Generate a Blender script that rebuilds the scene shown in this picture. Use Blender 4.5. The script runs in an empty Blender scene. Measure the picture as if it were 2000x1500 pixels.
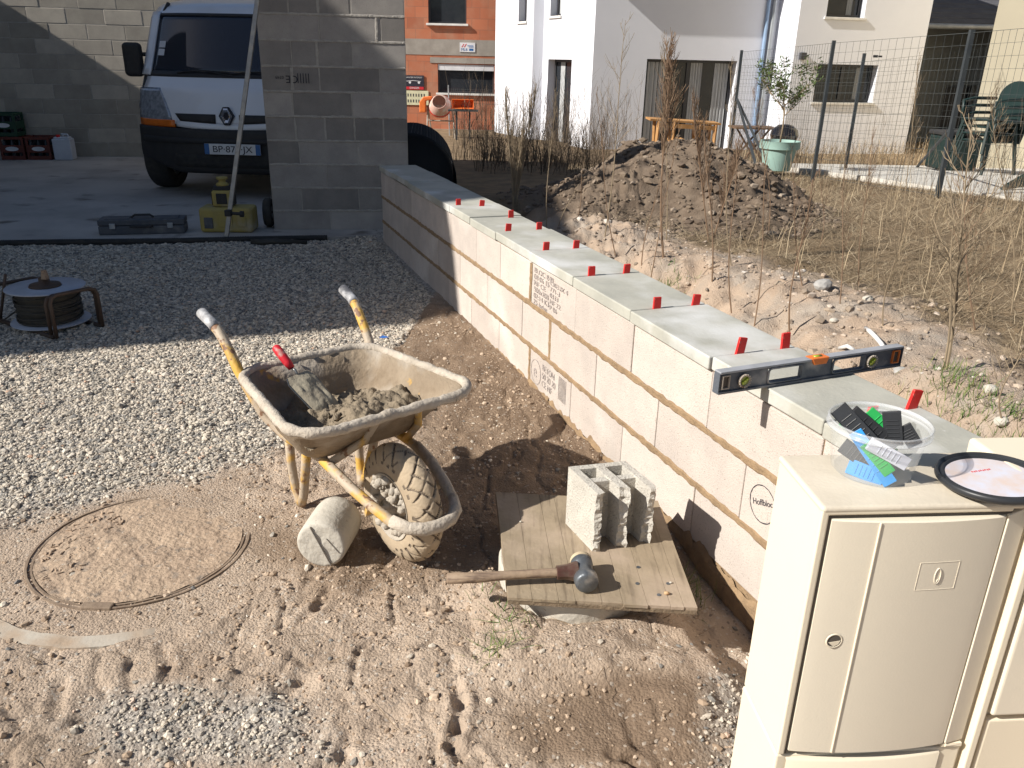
import bpy, bmesh, math, random
import numpy as np
from mathutils import Vector, Matrix, noise as mnoise
random.seed(7); RNG = np.random.default_rng(11)
S = bpy.context.scene; COL = S.collection
R_ = math.radians

# ------------------------------------------------------------------ camera
CF, CP, CR, CH = 1588.4, 0.3780, 0.0231, 1.480      # focal (px of a 2000 wide frame), pitch, roll, eye height
_f = np.array([0, math.cos(CP), -math.sin(CP)]); _r = np.array([1., 0, 0]); _u = np.cross(_r, _f)
CRt = math.cos(CR)*_r + math.sin(CR)*_u; CUp = -math.sin(CR)*_r + math.cos(CR)*_u
cam = bpy.data.objects.new('camera', bpy.data.cameras.new('camera')); COL.objects.link(cam)
cam.data.sensor_width = 36; cam.data.lens = CF/2000*36; cam.data.clip_start = .05; cam.data.clip_end = 400
M = Matrix.Identity(4)
for i in range(3):
    M[i][0] = CRt[i]; M[i][1] = CUp[i]; M[i][2] = -_f[i]
M[0][3], M[1][3], M[2][3] = 0, 0, CH
cam.matrix_world = M; S.camera = cam

# ------------------------------------------------------------------ light
SUN_AZ, SUN_EL = R_(21.0), R_(35.5)                    # direction of travel from +X towards +Y, elevation
sd = Vector((math.cos(SUN_AZ)*math.cos(SUN_EL), math.sin(SUN_AZ)*math.cos(SUN_EL), -math.sin(SUN_EL)))
sun = bpy.data.objects.new('sun', bpy.data.lights.new('sun', 'SUN')); COL.objects.link(sun)
sun.data.energy = 5.0; sun.data.angle = R_(0.53); sun.data.color = (1.0, .95, .87)
sun.rotation_euler = sd.to_track_quat('-Z', 'Y').to_euler()
W = bpy.data.worlds.new("World"); S.world = W; W.use_nodes = True
nt = W.node_tree; nt.nodes.clear()
sky = nt.nodes.new('ShaderNodeTexSky'); sky.sky_type = 'NISHITA'; sky.sun_disc = False
sky.sun_elevation = SUN_EL; sky.sun_rotation = math.atan2(-sd.x, -sd.y); sky.altitude = 200
sky.air_density = 1.0; sky.dust_density = 1.0
bg = nt.nodes.new('ShaderNodeBackground'); bg.inputs[1].default_value = .056
wo = nt.nodes.new('ShaderNodeOutputWorld'); nt.links.new(sky.outputs[0], bg.inputs[0]); nt.links.new(bg.outputs[0], wo.inputs[0])
S.view_settings.view_transform = 'Standard'; S.view_settings.look = 'None'
S.view_settings.exposure = 0.45; S.view_settings.gamma = 1

# ------------------------------------------------------------------ survey helpers
def ray(px, py): return _f + CRt*(px-1000)/CF - CUp*(py-750)/CF
def at(px, py, z=None, Y=None):
    d = ray(px, py); t = (z-CH)/d[2] if z is not None else Y/d[1]
    return Vector((d[0]*t, d[1]*t, CH+d[2]*t))
def onplane(px, py, P, u):        # vertical plane through P along u -> (distance along u, height)
    d = ray(px, py); n = (u[1], -u[0])
    t = (P[0]*n[0]+P[1]*n[1])/(d[0]*n[0]+d[1]*n[1])
    return ((d[0]*t-P[0])*u[0]+(d[1]*t-P[1])*u[1], CH+d[2]*t)

# ------------------------------------------------------------------ vectorised value noise
def _h(ix, iy, s):
    n = (ix.astype(np.int64)*374761393 + iy.astype(np.int64)*668265263 + s*974711) & 0x7fffffff
    n = ((n ^ (n >> 13))*1274126177) & 0x7fffffff
    return ((n ^ (n >> 16)) & 0xffff)/65535.0
def vn(x, y, s=0):
    x = np.asarray(x, float); y = np.asarray(y, float)
    xi = np.floor(x); yi = np.floor(y); fx = x-xi; fy = y-yi
    fx = fx*fx*(3-2*fx); fy = fy*fy*(3-2*fy)
    a = _h(xi, yi, s); b = _h(xi+1, yi, s); c = _h(xi, yi+1, s); d = _h(xi+1, yi+1, s)
    return (a*(1-fx)+b*fx)*(1-fy) + (c*(1-fx)+d*fx)*fy
def fbm(x, y, o=4, s=0):
    v = 0; a = .5; k = 1
    for i in range(o): v = v + a*vn(x*k+13.7*i, y*k-7.1*i, s+i); a *= .5; k *= 2.03
    return v
def sstep(a, b, x): t = np.clip((np.asarray(x, float)-a)/(b-a), 0, 1); return t*t*(3-2*t)

# ------------------------------------------------------------------ low wall frame + ground height
WA = .3658; WP = (-1.149, 6.939)                       # wall face: start point, direction (sin, -cos)
WD = Vector((math.sin(WA), -math.cos(WA), 0)); WN = Vector((math.cos(WA), math.sin(WA), 0))
def wu(x, y): return (x-WP[0])*WN.x + (y-WP[1])*WN.y
def wt(x, y): return (x-WP[0])*WD.x + (y-WP[1])*WD.y
def wpt(t, u, z=0): return Vector((WP[0], WP[1], 0)) + WD*t + WN*u + Vector((0, 0, z))
# scratches and heel marks scraped into the dirt (ground polylines, width, depth)
MARKS = [([(742,1145),(768,1160),(765,1185),(772,1215)],.011,.02), ([(700,1290),(688,1330),(715,1370),(760,1395)],.012,.014),
 ([(890,1345),(900,1380),(893,1425),(880,1460),(895,1478)],.02,.03), ([(640,1150),(620,1185),(590,1215)],.018,.02),
 ([(545,1150),(556,1185),(548,1230)],.012,.012), ([(735,1245),(700,1270),(690,1300)],.012,.02), ([(845,1270),(838,1330),(842,1395)],.006,.008),
 ([(680,1430),(672,1470),(690,1498)],.02,.02), ([(315,1260),(330,1300),(322,1330)],.02,.02), ([(120,1330),(110,1400)],.02,.02),
 ([(1200,1475),(1230,1480),(1255,1497)],.02,.03), ([(1200,1310),(1290,1280),(1370,1255)],.025,.015), ([(20,1390),(40,1440)],.02,.02),
 ([(950,1430),(1000,1425),(1050,1395)],.006,.006), ([(1160,1370),(1250,1345),(1330,1335)],.008,.008), ([(600,1120),(560,1130),(530,1120)],.012,.01)]
MK = [([at(*p, z=0) for p in pl], w, d) for pl, w, d in MARKS]
def seg_dist(x, y, a, b):
    dx, dy = b.x-a.x, b.y-a.y; t = np.clip(((x-a.x)*dx+(y-a.y)*dy)/(dx*dx+dy*dy), 0, 1)
    return np.hypot(x-a.x-t*dx, y-a.y-t*dy)
MH = (-1.185, 2.245)                                   # manhole centre
def gravel_mask(x, y):
    n = fbm(x*2.3, y*2.3, 4, 5)-.47; n2 = fbm(x*7, y*7, 3, 9)-.45
    # boundary line between the gravel drive (left, far) and the bare dirt
    edge = np.interp(x, [-3, -1.75, -1.35, -1.0, -.85, -.72, -.6, -.3], [2.3, 2.42, 2.72, 2.85, 3.2, 3.9, 4.6, 7.5])
    g = sstep(-.12, .16, y-edge+n*.7+n2*.25)
    g2 = sstep(.30, .12, np.hypot((x+.72)/1.35, (y-1.50)/.62)+n*.45+n2*.1)*.78
    g3 = sstep(.2, .1, np.hypot((x-.62)/1., (y-1.62)/1.3)+n*.4)*.6*(wu(x, y) < 0)
    return np.where(wu(x, y) > .1, 0, np.maximum(np.maximum(g, g2), g3))
def gh(x, y):
    x = np.asarray(x, float); y = np.asarray(y, float); u = wu(x, y); t = wt(x, y)
    near = sstep(16, 7, y)
    z = (fbm(x*1.3, y*1.3, 3, 1)-.45)*.035*near
    z = z + (fbm(x*6, y*6, 4, 2)-.47)*.020*near*(1-.55*sstep(.5, 1, gravel_mask(x, y))) + (fbm(x*15, y*15, 3, 22)-.45)*.016*near
    z = z + (fbm(x*28, y*28, 3, 3)-.45)*.010*near
    # footprints / heel pits in the dirt
    c = vn(x*9+3*vn(x*3, y*3, 8), y*6, 21); rg = 1-np.abs(2*fbm(x*4.3+2*vn(x*2, y*2, 91), y*4.3, 3, 92)-.9)*2.2; z = z + (sstep(.72, 1, rg)*.007 - sstep(.8, 1, 1-np.abs(2*fbm(x*6.1, y*3.2, 3, 93)-.93)*3)*.010)*near*(u < 0)*(1-sstep(.3, .8, gravel_mask(x, y)))
    z = z - sstep(.70, .95, c)*.008*near*(u < 0)*(1-sstep(.3, .8, gravel_mask(x, y)))
    for pl, w, d in MK:
        for a, b in zip(pl[:-1], pl[1:]):
            dd = seg_dist(x, y, a, b)+(fbm(x*45, y*45, 2, 4)-.4)*w*.7
            z = z - d*.40*sstep(w, w*.2, dd) + d*.18*sstep(w*2.4, w*1.2, dd)*sstep(w*.9, w*1.3, dd)
    # spoil piled against the foot of the wall near, trench farther toward the viewer
    fr = sstep(-.45, 0, u)*(u < .1)
    z = z + fr*.03*sstep(4.4, 2.5, t) - sstep(-.30, -.12, u)*(u < .15)*.10*sstep(4.6, 5.2, t)
    z = z + .05*np.exp(-(((x-.22)/.35)**2+((y-1.72)/.08)**2)) + .04*np.exp(-(((x-.42)/.10)**2+((y-1.55)/.12)**2))
    z = z + .045*np.exp(-((np.hypot(x-.20, y-2.09)-.27)/.07)**2)*(y < 2.1)
    # manhole bedded flat
    rr = np.hypot(x-MH[0], y-MH[1]); k = sstep(.55, .44, rr); z = z*(1-k) + k*(-.006)
    # --- behind the wall: trench, crumbly bank, field, spoil heap
    cr = np.interp(t, [0, 2.0, 3.5, 4.6, 6.2, 9], [1.5, 1.75, 1.95, 1.65, 1.15, .9]) + (fbm(t*1.7, t*0+3, 3, 6)-.45)*.35
    crz = .27 + (fbm(t*3.1, t*0+1, 3, 7)-.45)*.14
    bank = -.06 + (crz+.06)*sstep(.36, .98, u/cr+(fbm(x*5, y*5, 3, 17)-.45)*.35)
    fieldz = .20 - .13*sstep(6, 11, y) - .45*sstep(11.5, 19, y)
    bz = bank + (fieldz-crz)*sstep(.95, 1.5, u/cr)
    rough = (fbm(x*9, y*9, 4, 12)-.47)*.085*sstep(.1, .5, u/cr)*sstep(1.9, 1.1, u/cr) + (fbm(x*30, y*30, 3, 13)-.45)*.028*sstep(2.4, 1.2, u/cr)
    far = sstep(9, 7.0, y)
    bz = np.where(t > 0, bz + rough, bz)
    tb = sstep(-2.6, 0.2, t)
    bz = bz*tb + (fieldz-.05)*(1-tb)
    k2 = sstep(.18, .34, u)*sstep(-7, -1.5, wu(x, y)*0+u*0-.0+0*t) if False else sstep(.18, .34, u)
    z = np.where((u > .18) & (y < 60), z*(1-k2) + bz*k2, z)
    m = np.sqrt(((x-1.66)/np.where(x > 1.66, 1.42, 1.70))**2 + ((y-8.45)/1.85)**2) + (fbm(x*1.6, y*1.6, 3, 31)-.45)*.45
    mound = .64*sstep(1.05, .0, m)**.85
    z = z + mound*(1 + 0*x) + sstep(1.0, .7, m)*((fbm(x*7, y*7, 4, 33)-.47)*.16 + (fbm(x*17, y*17, 3, 34)-.45)*.07)
    # left and far: everything falls away gently behind the slab
    fall = .45*sstep(13, 18, y); z = np.where(u <= .18, z - fall*(x > -1.6) - fall*(x <= -1.6), z)
    # slab bed
    sl = (y > 6.60+(x+4.2)*.2) & (x < -1.0-0*y) & (y < 13.2) & (u < 0)
    z = np.where(sl, -.05, z)
    return z
def ghs(x, y): return float(gh(np.array([x]), np.array([y]))[0])
def gat(px, py, dz=0):
    z = .1
    for _ in range(14):
        p = at(px, py, z=z); z2 = ghs(p.x, p.y)+dz; z += (z2-z)*.6
    return Vector((p.x, p.y, z))

# ------------------------------------------------------------------ object bookkeeping
def tag(o, label=None, cat=None, group=None, kind=None):
    if label: o['label'] = label
    if cat: o['category'] = cat
    if group: o['group'] = group
    if kind: o['kind'] = kind
    return o
def empty(name, loc=(0, 0, 0), rz=0, label=None, cat=None, group=None):
    o = bpy.data.objects.new(name, None); COL.objects.link(o); o.empty_display_size = .1
    o.location = loc; o.rotation_euler = (0, 0, rz) if not hasattr(rz, '__len__') else rz
    return tag(o, label, cat, group)
def copy_thing(o, parent=None):
    c = o.copy(); COL.objects.link(c)
    if parent is not None: c.parent = parent
    for ch in list(o.children): copy_thing(ch, c)
    return c

class MB:
    """collects geometry; build() links it as one mesh object"""
    def __init__(s): s.v = []; s.f = []; s.mi = []; s.M = Matrix.Identity(4); s.m = 0; s.sm = []; s.smooth = False
    def add(s, vs, fs, T=None):
        b = len(s.v); T = s.M @ T if T is not None else s.M
        s.v += [tuple(T @ Vector(v)) for v in vs]
        for f in fs: s.f.append([b+i for i in f]); s.mi.append(s.m); s.sm.append(s.smooth)
        return s
    def box(s, c, d, T=None):
        x, y, z = d[0]/2, d[1]/2, d[2]/2
        vs = [(c[0]+i*x, c[1]+j*y, c[2]+k*z) for k in (-1, 1) for j in (-1, 1) for i in (-1, 1)]
        return s.add(vs, [(0, 2, 3, 1), (4, 5, 7, 6), (0, 1, 5, 4), (2, 6, 7, 3), (0, 4, 6, 2), (1, 3, 7, 5)], T)
    def bb(s, a, b, T=None): return s.box([(a[i]+b[i])/2 for i in range(3)], [abs(b[i]-a[i]) for i in range(3)], T)
    def bar(s, a, b, w, h=None, up=(0, 0, 1)):
        a = Vector(a); b = Vector(b); h = h or w; d = (b-a); L = d.length; d.normalize()
        x = d.cross(Vector(up)); x = x.normalized() if x.length > 1e-4 else Vector((1, 0, 0)); y = x.cross(d)
        T = Matrix((x, y, d)).transposed().to_4x4(); T.translation = (a+b)/2
        return s.box((0, 0, 0), (w, h, L), T)
    def tube(s, pts, r, n=8, caps=True):
        pts = [Vector(p) for p in pts]; rs = r if hasattr(r, '__len__') else [r]*len(pts)
        vs = []; up = None; K = len(pts)
        for i, p in enumerate(pts):
            d = (pts[min(i+1, K-1)]-pts[max(i-1, 0)]).normalized()
            if up is None:
                up = Vector((0, 0, 1)) if abs(d.z) < .9 else Vector((1, 0, 0))
            x = d.cross(up).normalized(); up = x.cross(d).normalized()
            for k in range(n):
                a = 2*math.pi*k/n; vs.append(p + (x*math.cos(a)+up*math.sin(a))*rs[i])
        fs = [(i*n+k, i*n+(k+1) % n, (i+1)*n+(k+1) % n, (i+1)*n+k) for i in range(K-1) for k in range(n)]
        if caps: fs += [tuple(range(n-1, -1, -1)), tuple((K-1)*n+k for k in range(n))]
        return s.add(vs, fs)
    def lathe(s, prof, n=32, T=None, a0=0, a1=2*math.pi):
        vs = []; full = abs(a1-a0-2*math.pi) < 1e-6; m = n if full else n+1
        for (r, z) in prof:
            for k in range(m):
                a = a0+(a1-a0)*k/n; vs.append((r*math.cos(a), r*math.sin(a), z))
        fs = [(i*m+k, i*m+(k+1) % m, (i+1)*m+(k+1) % m, (i+1)*m+k) for i in range(len(prof)-1) for k in range(n)]
        return s.add(vs, fs, T)
    def cyl(s, a, b, r, n=24, r2=None):
        a = Vector(a); b = Vector(b); d = b-a; T = d.to_track_quat('Z', 'Y').to_matrix().to_4x4(); T.translation = a; L = d.length
        r2 = r if r2 is None else r2
        return s.lathe([(1e-5, 0), (r, 0), (r2, L), (1e-5, L)], n, T)
    def prism(s, poly, a, b, T=None):     # polygon in XZ, extruded along Y from a to b
        n = len(poly); vs = [(p[0], a, p[1]) for p in poly]+[(p[0], b, p[1]) for p in poly]
        fs = [tuple(range(n)), tuple(range(2*n-1, n-1, -1))]+[(i, i+n, (i+1) % n+n, (i+1) % n) for i in range(n)]
        return s.add(vs, fs, T)
    def build(s, name, mat, parent=None, bevel=0, seg=2, smooth=None, recalc=True):
        me = bpy.data.meshes.new(name); me.from_pydata(s.v, [], s.f)
        for m in (mat if isinstance(mat, (list, tuple)) else [mat]): me.materials.append(m)
        me.polygons.foreach_set('material_index', s.mi)
        if smooth is None: me.polygons.foreach_set('use_smooth', s.sm)
        else: me.polygons.foreach_set('use_smooth', [smooth]*len(s.f))
        if recalc:
            bm = bmesh.new(); bm.from_mesh(me); bmesh.ops.recalc_face_normals(bm, faces=bm.faces); bm.to_mesh(me); bm.free()
        me.update()
        o = bpy.data.objects.new(name, me); COL.objects.link(o)
        if parent is not None: o.parent = parent
        if bevel:
            b = o.modifiers.new('b', 'BEVEL'); b.width = bevel; b.segments = seg; b.limit_method = 'ANGLE'; b.angle_limit = R_(35)
            b.harden_normals = False
            me.polygons.foreach_set('use_smooth', [False]*len(s.f))
        return o
def soup(name, V, Fc, mat, attr=None, smooth=False, parent=None):   # numpy verts and equal-size faces
    me = bpy.data.meshes.new(name); V = np.ascontiguousarray(V, np.float32); Fc = np.ascontiguousarray(Fc, np.int32)
    k = Fc.shape[1]; me.vertices.add(len(V)); me.vertices.foreach_set('co', V.ravel())
    me.loops.add(Fc.size); me.loops.foreach_set('vertex_index', Fc.ravel())
    me.polygons.add(len(Fc)); me.polygons.foreach_set('loop_start', np.arange(0, Fc.size, k, dtype=np.int32))
    me.polygons.foreach_set('loop_total', np.full(len(Fc), k, np.int32))
    me.polygons.foreach_set('use_smooth', np.full(len(Fc), smooth))
    for nme, arr in (attr or {}).items():
        at_ = me.attributes.new(nme, 'FLOAT', 'POINT'); at_.data.foreach_set('value', np.ascontiguousarray(arr, np.float32))
    me.materials.append(mat); me.update(calc_edges=True); me.validate()
    o = bpy.data.objects.new(name, me); COL.objects.link(o)
    if parent is not None: o.parent = parent
    return o
def text_obj(txt, size, T, mat, name, parent=None, depth=.0006, align='CENTER', sx=1.0):
    cu = bpy.data.curves.new('t', 'FONT'); cu.body = txt; cu.size = size; cu.extrude = depth; cu.align_x = align; cu.align_y = 'CENTER'
    ob = bpy.data.objects.new('t', cu); COL.objects.link(ob)
    dg = bpy.context.evaluated_depsgraph_get(); me = bpy.data.meshes.new_from_object(ob.evaluated_get(dg))
    bpy.data.objects.remove(ob); me.transform(Matrix.Diagonal((sx, 1, 1, 1))); me.transform(T); me.materials.clear(); me.materials.append(mat)
    o = bpy.data.objects.new(name, me); COL.objects.link(o)
    if parent is not None: o.parent = parent
    return o
def frame(o, x, y):     # matrix whose local X,Y are the given world directions (Z = X x Y)
    x = Vector(x).normalized(); y = Vector(y).normalized(); z = x.cross(y)
    T = Matrix((x, y, z)).transposed().to_4x4(); T.translation = o; return T

# ------------------------------------------------------------------ materials
def nd(nt, t, **k):
    n = nt.nodes.new(t)
    for a, b in k.items(): setattr(n, a, b)
    return n
def ramp(nt, pts):
    r = nd(nt, 'ShaderNodeValToRGB'); e = r.color_ramp.elements
    while len(e) < len(pts): e.new(.5)
    for i, (p, c) in enumerate(pts): e[i].position = p; e[i].color = (*c, 1) if len(c) == 3 else c
    return r
def mat(name, c1, c2=None, scale=8, rough=.7, bump=0, bscale=60, spots=None, metal=0, spec=.4, dust=None, streak=None, tone=0, bdist=.004, coat=0, emis=None):
    """c1/c2 mixed by noise; spots=(colour, scale, lo, hi) pits or stains; dust=(colour, scale, lo, hi); tone = strength of the per-part 'tone' attribute"""
    m = bpy.data.materials.new(name); m.use_nodes = True; nt = m.node_tree; p = nt.nodes['Principled BSDF']; L = nt.links.new
    p.inputs['Roughness'].default_value = rough; p.inputs['Metallic'].default_value = metal; p.inputs['Specular IOR Level'].default_value = spec
    if coat: p.inputs['Coat Weight'].default_value = coat; p.inputs['Coat Roughness'].default_value = .06
    tc = nd(nt, 'ShaderNodeTexCoord'); co = tc.outputs['Object']
    c2 = c2 or tuple(x*.85 for x in c1)
    n1 = nd(nt, 'ShaderNodeTexNoise'); n1.inputs['Scale'].default_value = scale; n1.inputs['Detail'].default_value = 6; n1.inputs['Roughness'].default_value = .62
    L(co, n1.inputs['Vector']); r = ramp(nt, [(.36, c1), (.64, c2)]); L(n1.outputs[0], r.inputs[0]); out = r.outputs[0]
    def layer(out, col, sc, lo, hi, stretch=None, detail=5):
        v = co
        if stretch:
            mp = nd(nt, 'ShaderNodeMapping'); mp.inputs['Scale'].default_value = stretch; L(co, mp.inputs['Vector']); v = mp.outputs[0]
        n = nd(nt, 'ShaderNodeTexNoise'); n.inputs['Scale'].default_value = sc; n.inputs['Detail'].default_value = detail; L(v, n.inputs['Vector'])
        rr = ramp(nt, [(lo, (0, 0, 0)), (hi, (1, 1, 1))]); L(n.outputs[0], rr.inputs[0])
        mx = nd(nt, 'ShaderNodeMix', data_type='RGBA'); L(rr.outputs[0], mx.inputs[0]); L(out, mx.inputs[6]); mx.inputs[7].default_value = (*col, 1)
        return mx.outputs[2]
    if streak: out = layer(out, *streak[:4], stretch=streak[4])
    if dust: out = layer(out, *dust)
    if spots: out = layer(out, *spots)
    if tone:
        a = nd(nt, 'ShaderNodeAttribute'); a.attribute_name = 'tone'
        mr = nd(nt, 'ShaderNodeMapRange'); mr.inputs[3].default_value = 1-tone; mr.inputs[4].default_value = 1+tone; L(a.outputs['Fac'], mr.inputs[0])
        vm = nd(nt, 'ShaderNodeVectorMath', operation='SCALE'); L(out, vm.inputs[0]); L(mr.outputs[0], vm.inputs['Scale']); out = vm.outputs[0]
    L(out, p.inputs['Base Color'])
    if bump:
        nb = nd(nt, 'ShaderNodeTexNoise'); nb.inputs['Scale'].default_value = bscale; nb.inputs['Detail'].default_value = 6; L(co, nb.inputs['Vector'])
        b = nd(nt, 'ShaderNodeBump'); b.inputs['Strength'].default_value = bump; b.inputs['Distance'].default_value = bdist
        L(nb.outputs[0], b.inputs['Height']); L(b.outputs[0], p.inputs['Normal'])
    if emis: p.inputs['Emission Color'].default_value = (*emis, 1); p.inputs['Emission Strength'].default_value = 1
    return m
def glassy(name, col, rough=.05, alpha=.35, trans=0):
    m = bpy.data.materials.new(name); m.use_nodes = True; nt = m.node_tree; p = nt.nodes['Principled BSDF']
    p.inputs['Base Color'].default_value = (*col, 1); p.inputs['Roughness'].default_value = rough; p.inputs['Alpha'].default_value = alpha
    p.inputs['Specular IOR Level'].default_value = .8
    if trans:
        tc = nd(nt, 'ShaderNodeTexCoord'); n = nd(nt, 'ShaderNodeTexNoise'); n.inputs['Scale'].default_value = 12; nt.links.new(tc.outputs['Object'], n.inputs['Vector'])
        mr = nd(nt, 'ShaderNodeMapRange'); mr.inputs[3].default_value = alpha*.7; mr.inputs[4].default_value = alpha*1.4; nt.links.new(n.outputs[0], mr.inputs[0]); nt.links.new(mr.outputs[0], p.inputs['Alpha'])
    return m
K = {}
K['pillar'] = mat('grey concrete block', (.335, .31, .285), (.265, .245, .23), 5, .95, .5, 160, spots=((.14, .125, .115), 240, .62, .72), tone=.28, bdist=.003)
K['backblk'] = mat('beige concrete block', (.42, .38, .32), (.34, .305, .26), 4, .95, .5, 120, spots=((.2, .18, .15), 200, .62, .74), tone=.22, bdist=.003)
K['gmortar'] = mat('grey mortar', (.42, .39, .35), (.32, .295, .265), 14, .95, .6, 90)
K['wallblk'] = mat('pale pink block', (.585, .51, .455), (.51, .45, .405), 7, .95, .75, 230, spots=((.30, .25, .215), 210, .60, .70), dust=((.72, .66, .60), 2.4, .55, .8), tone=.12, bdist=.0035)
K['bmortar'] = mat('brown sand mortar', (.33, .225, .13), (.24, .165, .098), 22, .95, .9, 110, bdist=.006)
K['coping'] = mat('grey green coping concrete', (.46, .45, .39), (.37, .365, .32), 5, .8, .25, 90, dust=((.60, .60, .58), 3.6, .50, .70), spots=((.62, .62, .60), 38, .70, .75))
K['slab'] = mat('dusty slab', (.50, .47, .435), (.36, .335, .31), 1.6, .9, .3, 40, dust=((.50, .47, .43), .9, .5, .7), spots=((.19, .165, .14), 2.7, .60, .72))
K['render'] = mat('white render', (.73, .745, .80), (.70, .715, .77), 1.2, .9, .25, 130, bdist=.002)
K['cream'] = mat('cream render', (.86, .76, .56), (.82, .72, .53), 1.5, .9, .2, 100, bdist=.002)
K['greyrender'] = mat('grey render', (.15, .155, .155), (.13, .135, .135), 1.5, .9, .2, 90)
K['roof'] = mat('dark roof tile', (.10, .10, .11), (.075, .075, .085), 4, .7, .3, 30)
K['frame'] = mat('anthracite frame', (.045, .045, .05), None, 5, .45)
K['glass'] = mat('window glass', (.02, .024, .03), (.03, .034, .04), 3, .08, spec=.3)
K['curtain'] = mat('pale curtain', (.42, .43, .44), (.36, .37, .38), 3, .9)
K['sill'] = mat('sill stone', (.74, .72, .68), None, 6, .7)
K['zinc'] = mat('zinc', (.42, .44, .46), (.34, .36, .38), 6, .4, metal=.5)
K['white'] = mat('van white', (.74, .76, .80), (.70, .72, .77), 2, .32, coat=.5, dust=((.60, .58, .55), 2.2, .58, .9))
K['blackpl'] = mat('black plastic', (.024, .024, .026), (.034, .033, .033), 12, .62, .15, 200)
K['rubber'] = mat('rubber', (.03, .03, .031), (.05, .047, .043), 16, .85, .2, 120)
K['chrome'] = mat('chrome', (.7, .7, .72), None, 5, .2, metal=1)
K['orange'] = mat('orange lens', (.72, .17, .02), None, 20, .25)
K['lens'] = mat('headlight lens', (.42, .45, .50), (.22, .24, .28), 22, .1, metal=.35)
K['plate'] = mat('plate white', (.72, .73, .74), None, 5, .4)
K['blue'] = mat('plate blue', (.03, .14, .38), None, 5, .4)
K['ink'] = mat('dark ink', (.035, .035, .045), None, 5, .8)
K['stamp'] = mat('stamp ink on block', (.20, .18, .19), (.54, .47, .42), 130, .95)
K['alu'] = mat('aluminium', (.34, .33, .32), (.26, .25, .24), 20, .45, metal=.7, dust=((.42, .38, .33), 12, .5, .7))
K['yellow'] = mat('dusty yellow', (.40, .31, .085), (.33, .265, .10), 8, .6, dust=((.42, .36, .25), 7, .52, .75))
K['darkbox'] = mat('dark blue grey plastic', (.062, .07, .085), (.09, .095, .105), 7, .6, .2, 60, dust=((.20, .19, .18), 9, .55, .8))
K['barrowyel'] = mat('worn yellow paint', (.64, .38, .07), (.52, .33, .10), 14, .6, .5, 60, dust=((.45, .37, .28), 13, .42, .54), spots=((.22, .12, .07), 34, .58, .64))
K['barrowgry'] = mat('cement crusted steel', (.42, .37, .31), (.34, .285, .23), 13, .9, 1, 70, dust=((.55, .51, .45), 10, .5, .66), spots=((.22, .15, .10), 22, .62, .70), bdist=.005)
K['tray'] = mat('crusted tray', (.31, .245, .175), (.225, .17, .115), 9, .9, 1, 55, dust=((.42, .37, .31), 5, .5, .66), spots=((.50, .30, .08), 7, .70, .73), bdist=.006)
K['crust'] = mat('dried cement rim', (.52, .46, .385), (.40, .345, .28), 16, .95, 1, 75, bdist=.006)
K['wetmort'] = mat('wet mortar', (.27, .215, .15), (.20, .16, .11), 12, .8, 1, 85, bdist=.008)
K['grip'] = mat('worn grip', (.10, .10, .11), (.55, .55, .56), 20, .5)
K['tyre'] = mat('muddy tyre', (.42, .335, .235), (.35, .275, .19), 12, .95, .4, 110); K['groove'] = mat('tread groove', (.13, .10, .075), (.19, .15, .11), 30, .95)
K['rim'] = mat('muddy rim', (.44, .40, .34), (.36, .31, .25), 18, .95, 1, 60, bdist=.008)
K['lightcon'] = mat('pale concrete', (.55, .51, .44), (.47, .44, .38), 8, .95, .8, 60, dust=((.44, .36, .28), 5, .55, .75), spots=((.30, .26, .22), 90, .66, .72))
K['wood'] = mat('weathered board', (.34, .27, .185), (.26, .205, .14), 5, .9, .5, 60, dust=((.42, .33, .25), 3.5, .48, .66), streak=((.20, .155, .105), 6, .52, .66, (9, .7, 9)))
K['woodedge'] = mat('board edge', (.24, .18, .12), (.16, .12, .08), 30, .95, .9, 120)
K['handle'] = mat('ash handle', (.34, .25, .17), (.24, .17, .12), 9, .7, .4, 90, streak=((.16, .11, .08), 10, .5, .65, (.8, 14, 14)))
K['steel'] = mat('worn dark steel', (.17, .185, .20), (.11, .12, .135), 22, .42, .4, 80, metal=.5, dust=((.40, .38, .35), 14, .54, .66))
K['shaleblk'] = mat('broken block', (.56, .53, .47), (.46, .43, .38), 12, .95, 1, 150, spots=((.26, .24, .21), 150, .6, .7), bdist=.005)
K['cabinet'] = mat('cream cabinet plastic', (.80, .71, .555), (.765, .68, .53), 1.7, .42, .06, 250, spec=.4, dust=((.66, .58, .45), 4, .66, .95))
K['cabtop'] = mat('weathered cabinet top', (.70, .62, .50), (.60, .53, .42), 6, .7, .15, 120, dust=((.50, .43, .34), 9, .60, .8))
K['seal'] = mat('dark seal', (.10, .085, .07), None, 8, .8)
K['bucket'] = glassy('clear plastic', (.80, .82, .84), .12, .17, 1)
K['red'] = mat('red plastic', (.68, .022, .02), (.58, .022, .02), 30, .45, dust=((.50, .25, .21), 90, .60, .76))
K['pblack'] = mat('black wedge plastic', (.03, .032, .036), None, 20, .4)
K['pgreen'] = mat('green wedge plastic', (.03, .42, .10), None, 20, .4)
K['pblue'] = mat('blue wedge plastic', (.03, .30, .72), None, 20, .4)
K['pwhite'] = glassy('milky wedge plastic', (.80, .82, .92), .3, .8)
K['lidlabel'] = mat('lid label', (.64, .65, .74), (.66, .54, .48), 20, .35)
K['levelblue'] = mat('dusty level paint', (.085, .098, .12), (.12, .13, .15), 16, .6, .4, 90, dust=((.40, .39, .38), 10, .52, .72))
K['leveltop'] = mat('dusty level top', (.36, .37, .40), (.28, .29, .31), 14, .7)
K['levelor'] = mat('orange vial housing', (.78, .20, .04), None, 30, .45)
K['vial'] = mat('vial fluid', (.30, .36, .04), None, 9, .15)
K['brick'] = None
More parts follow.
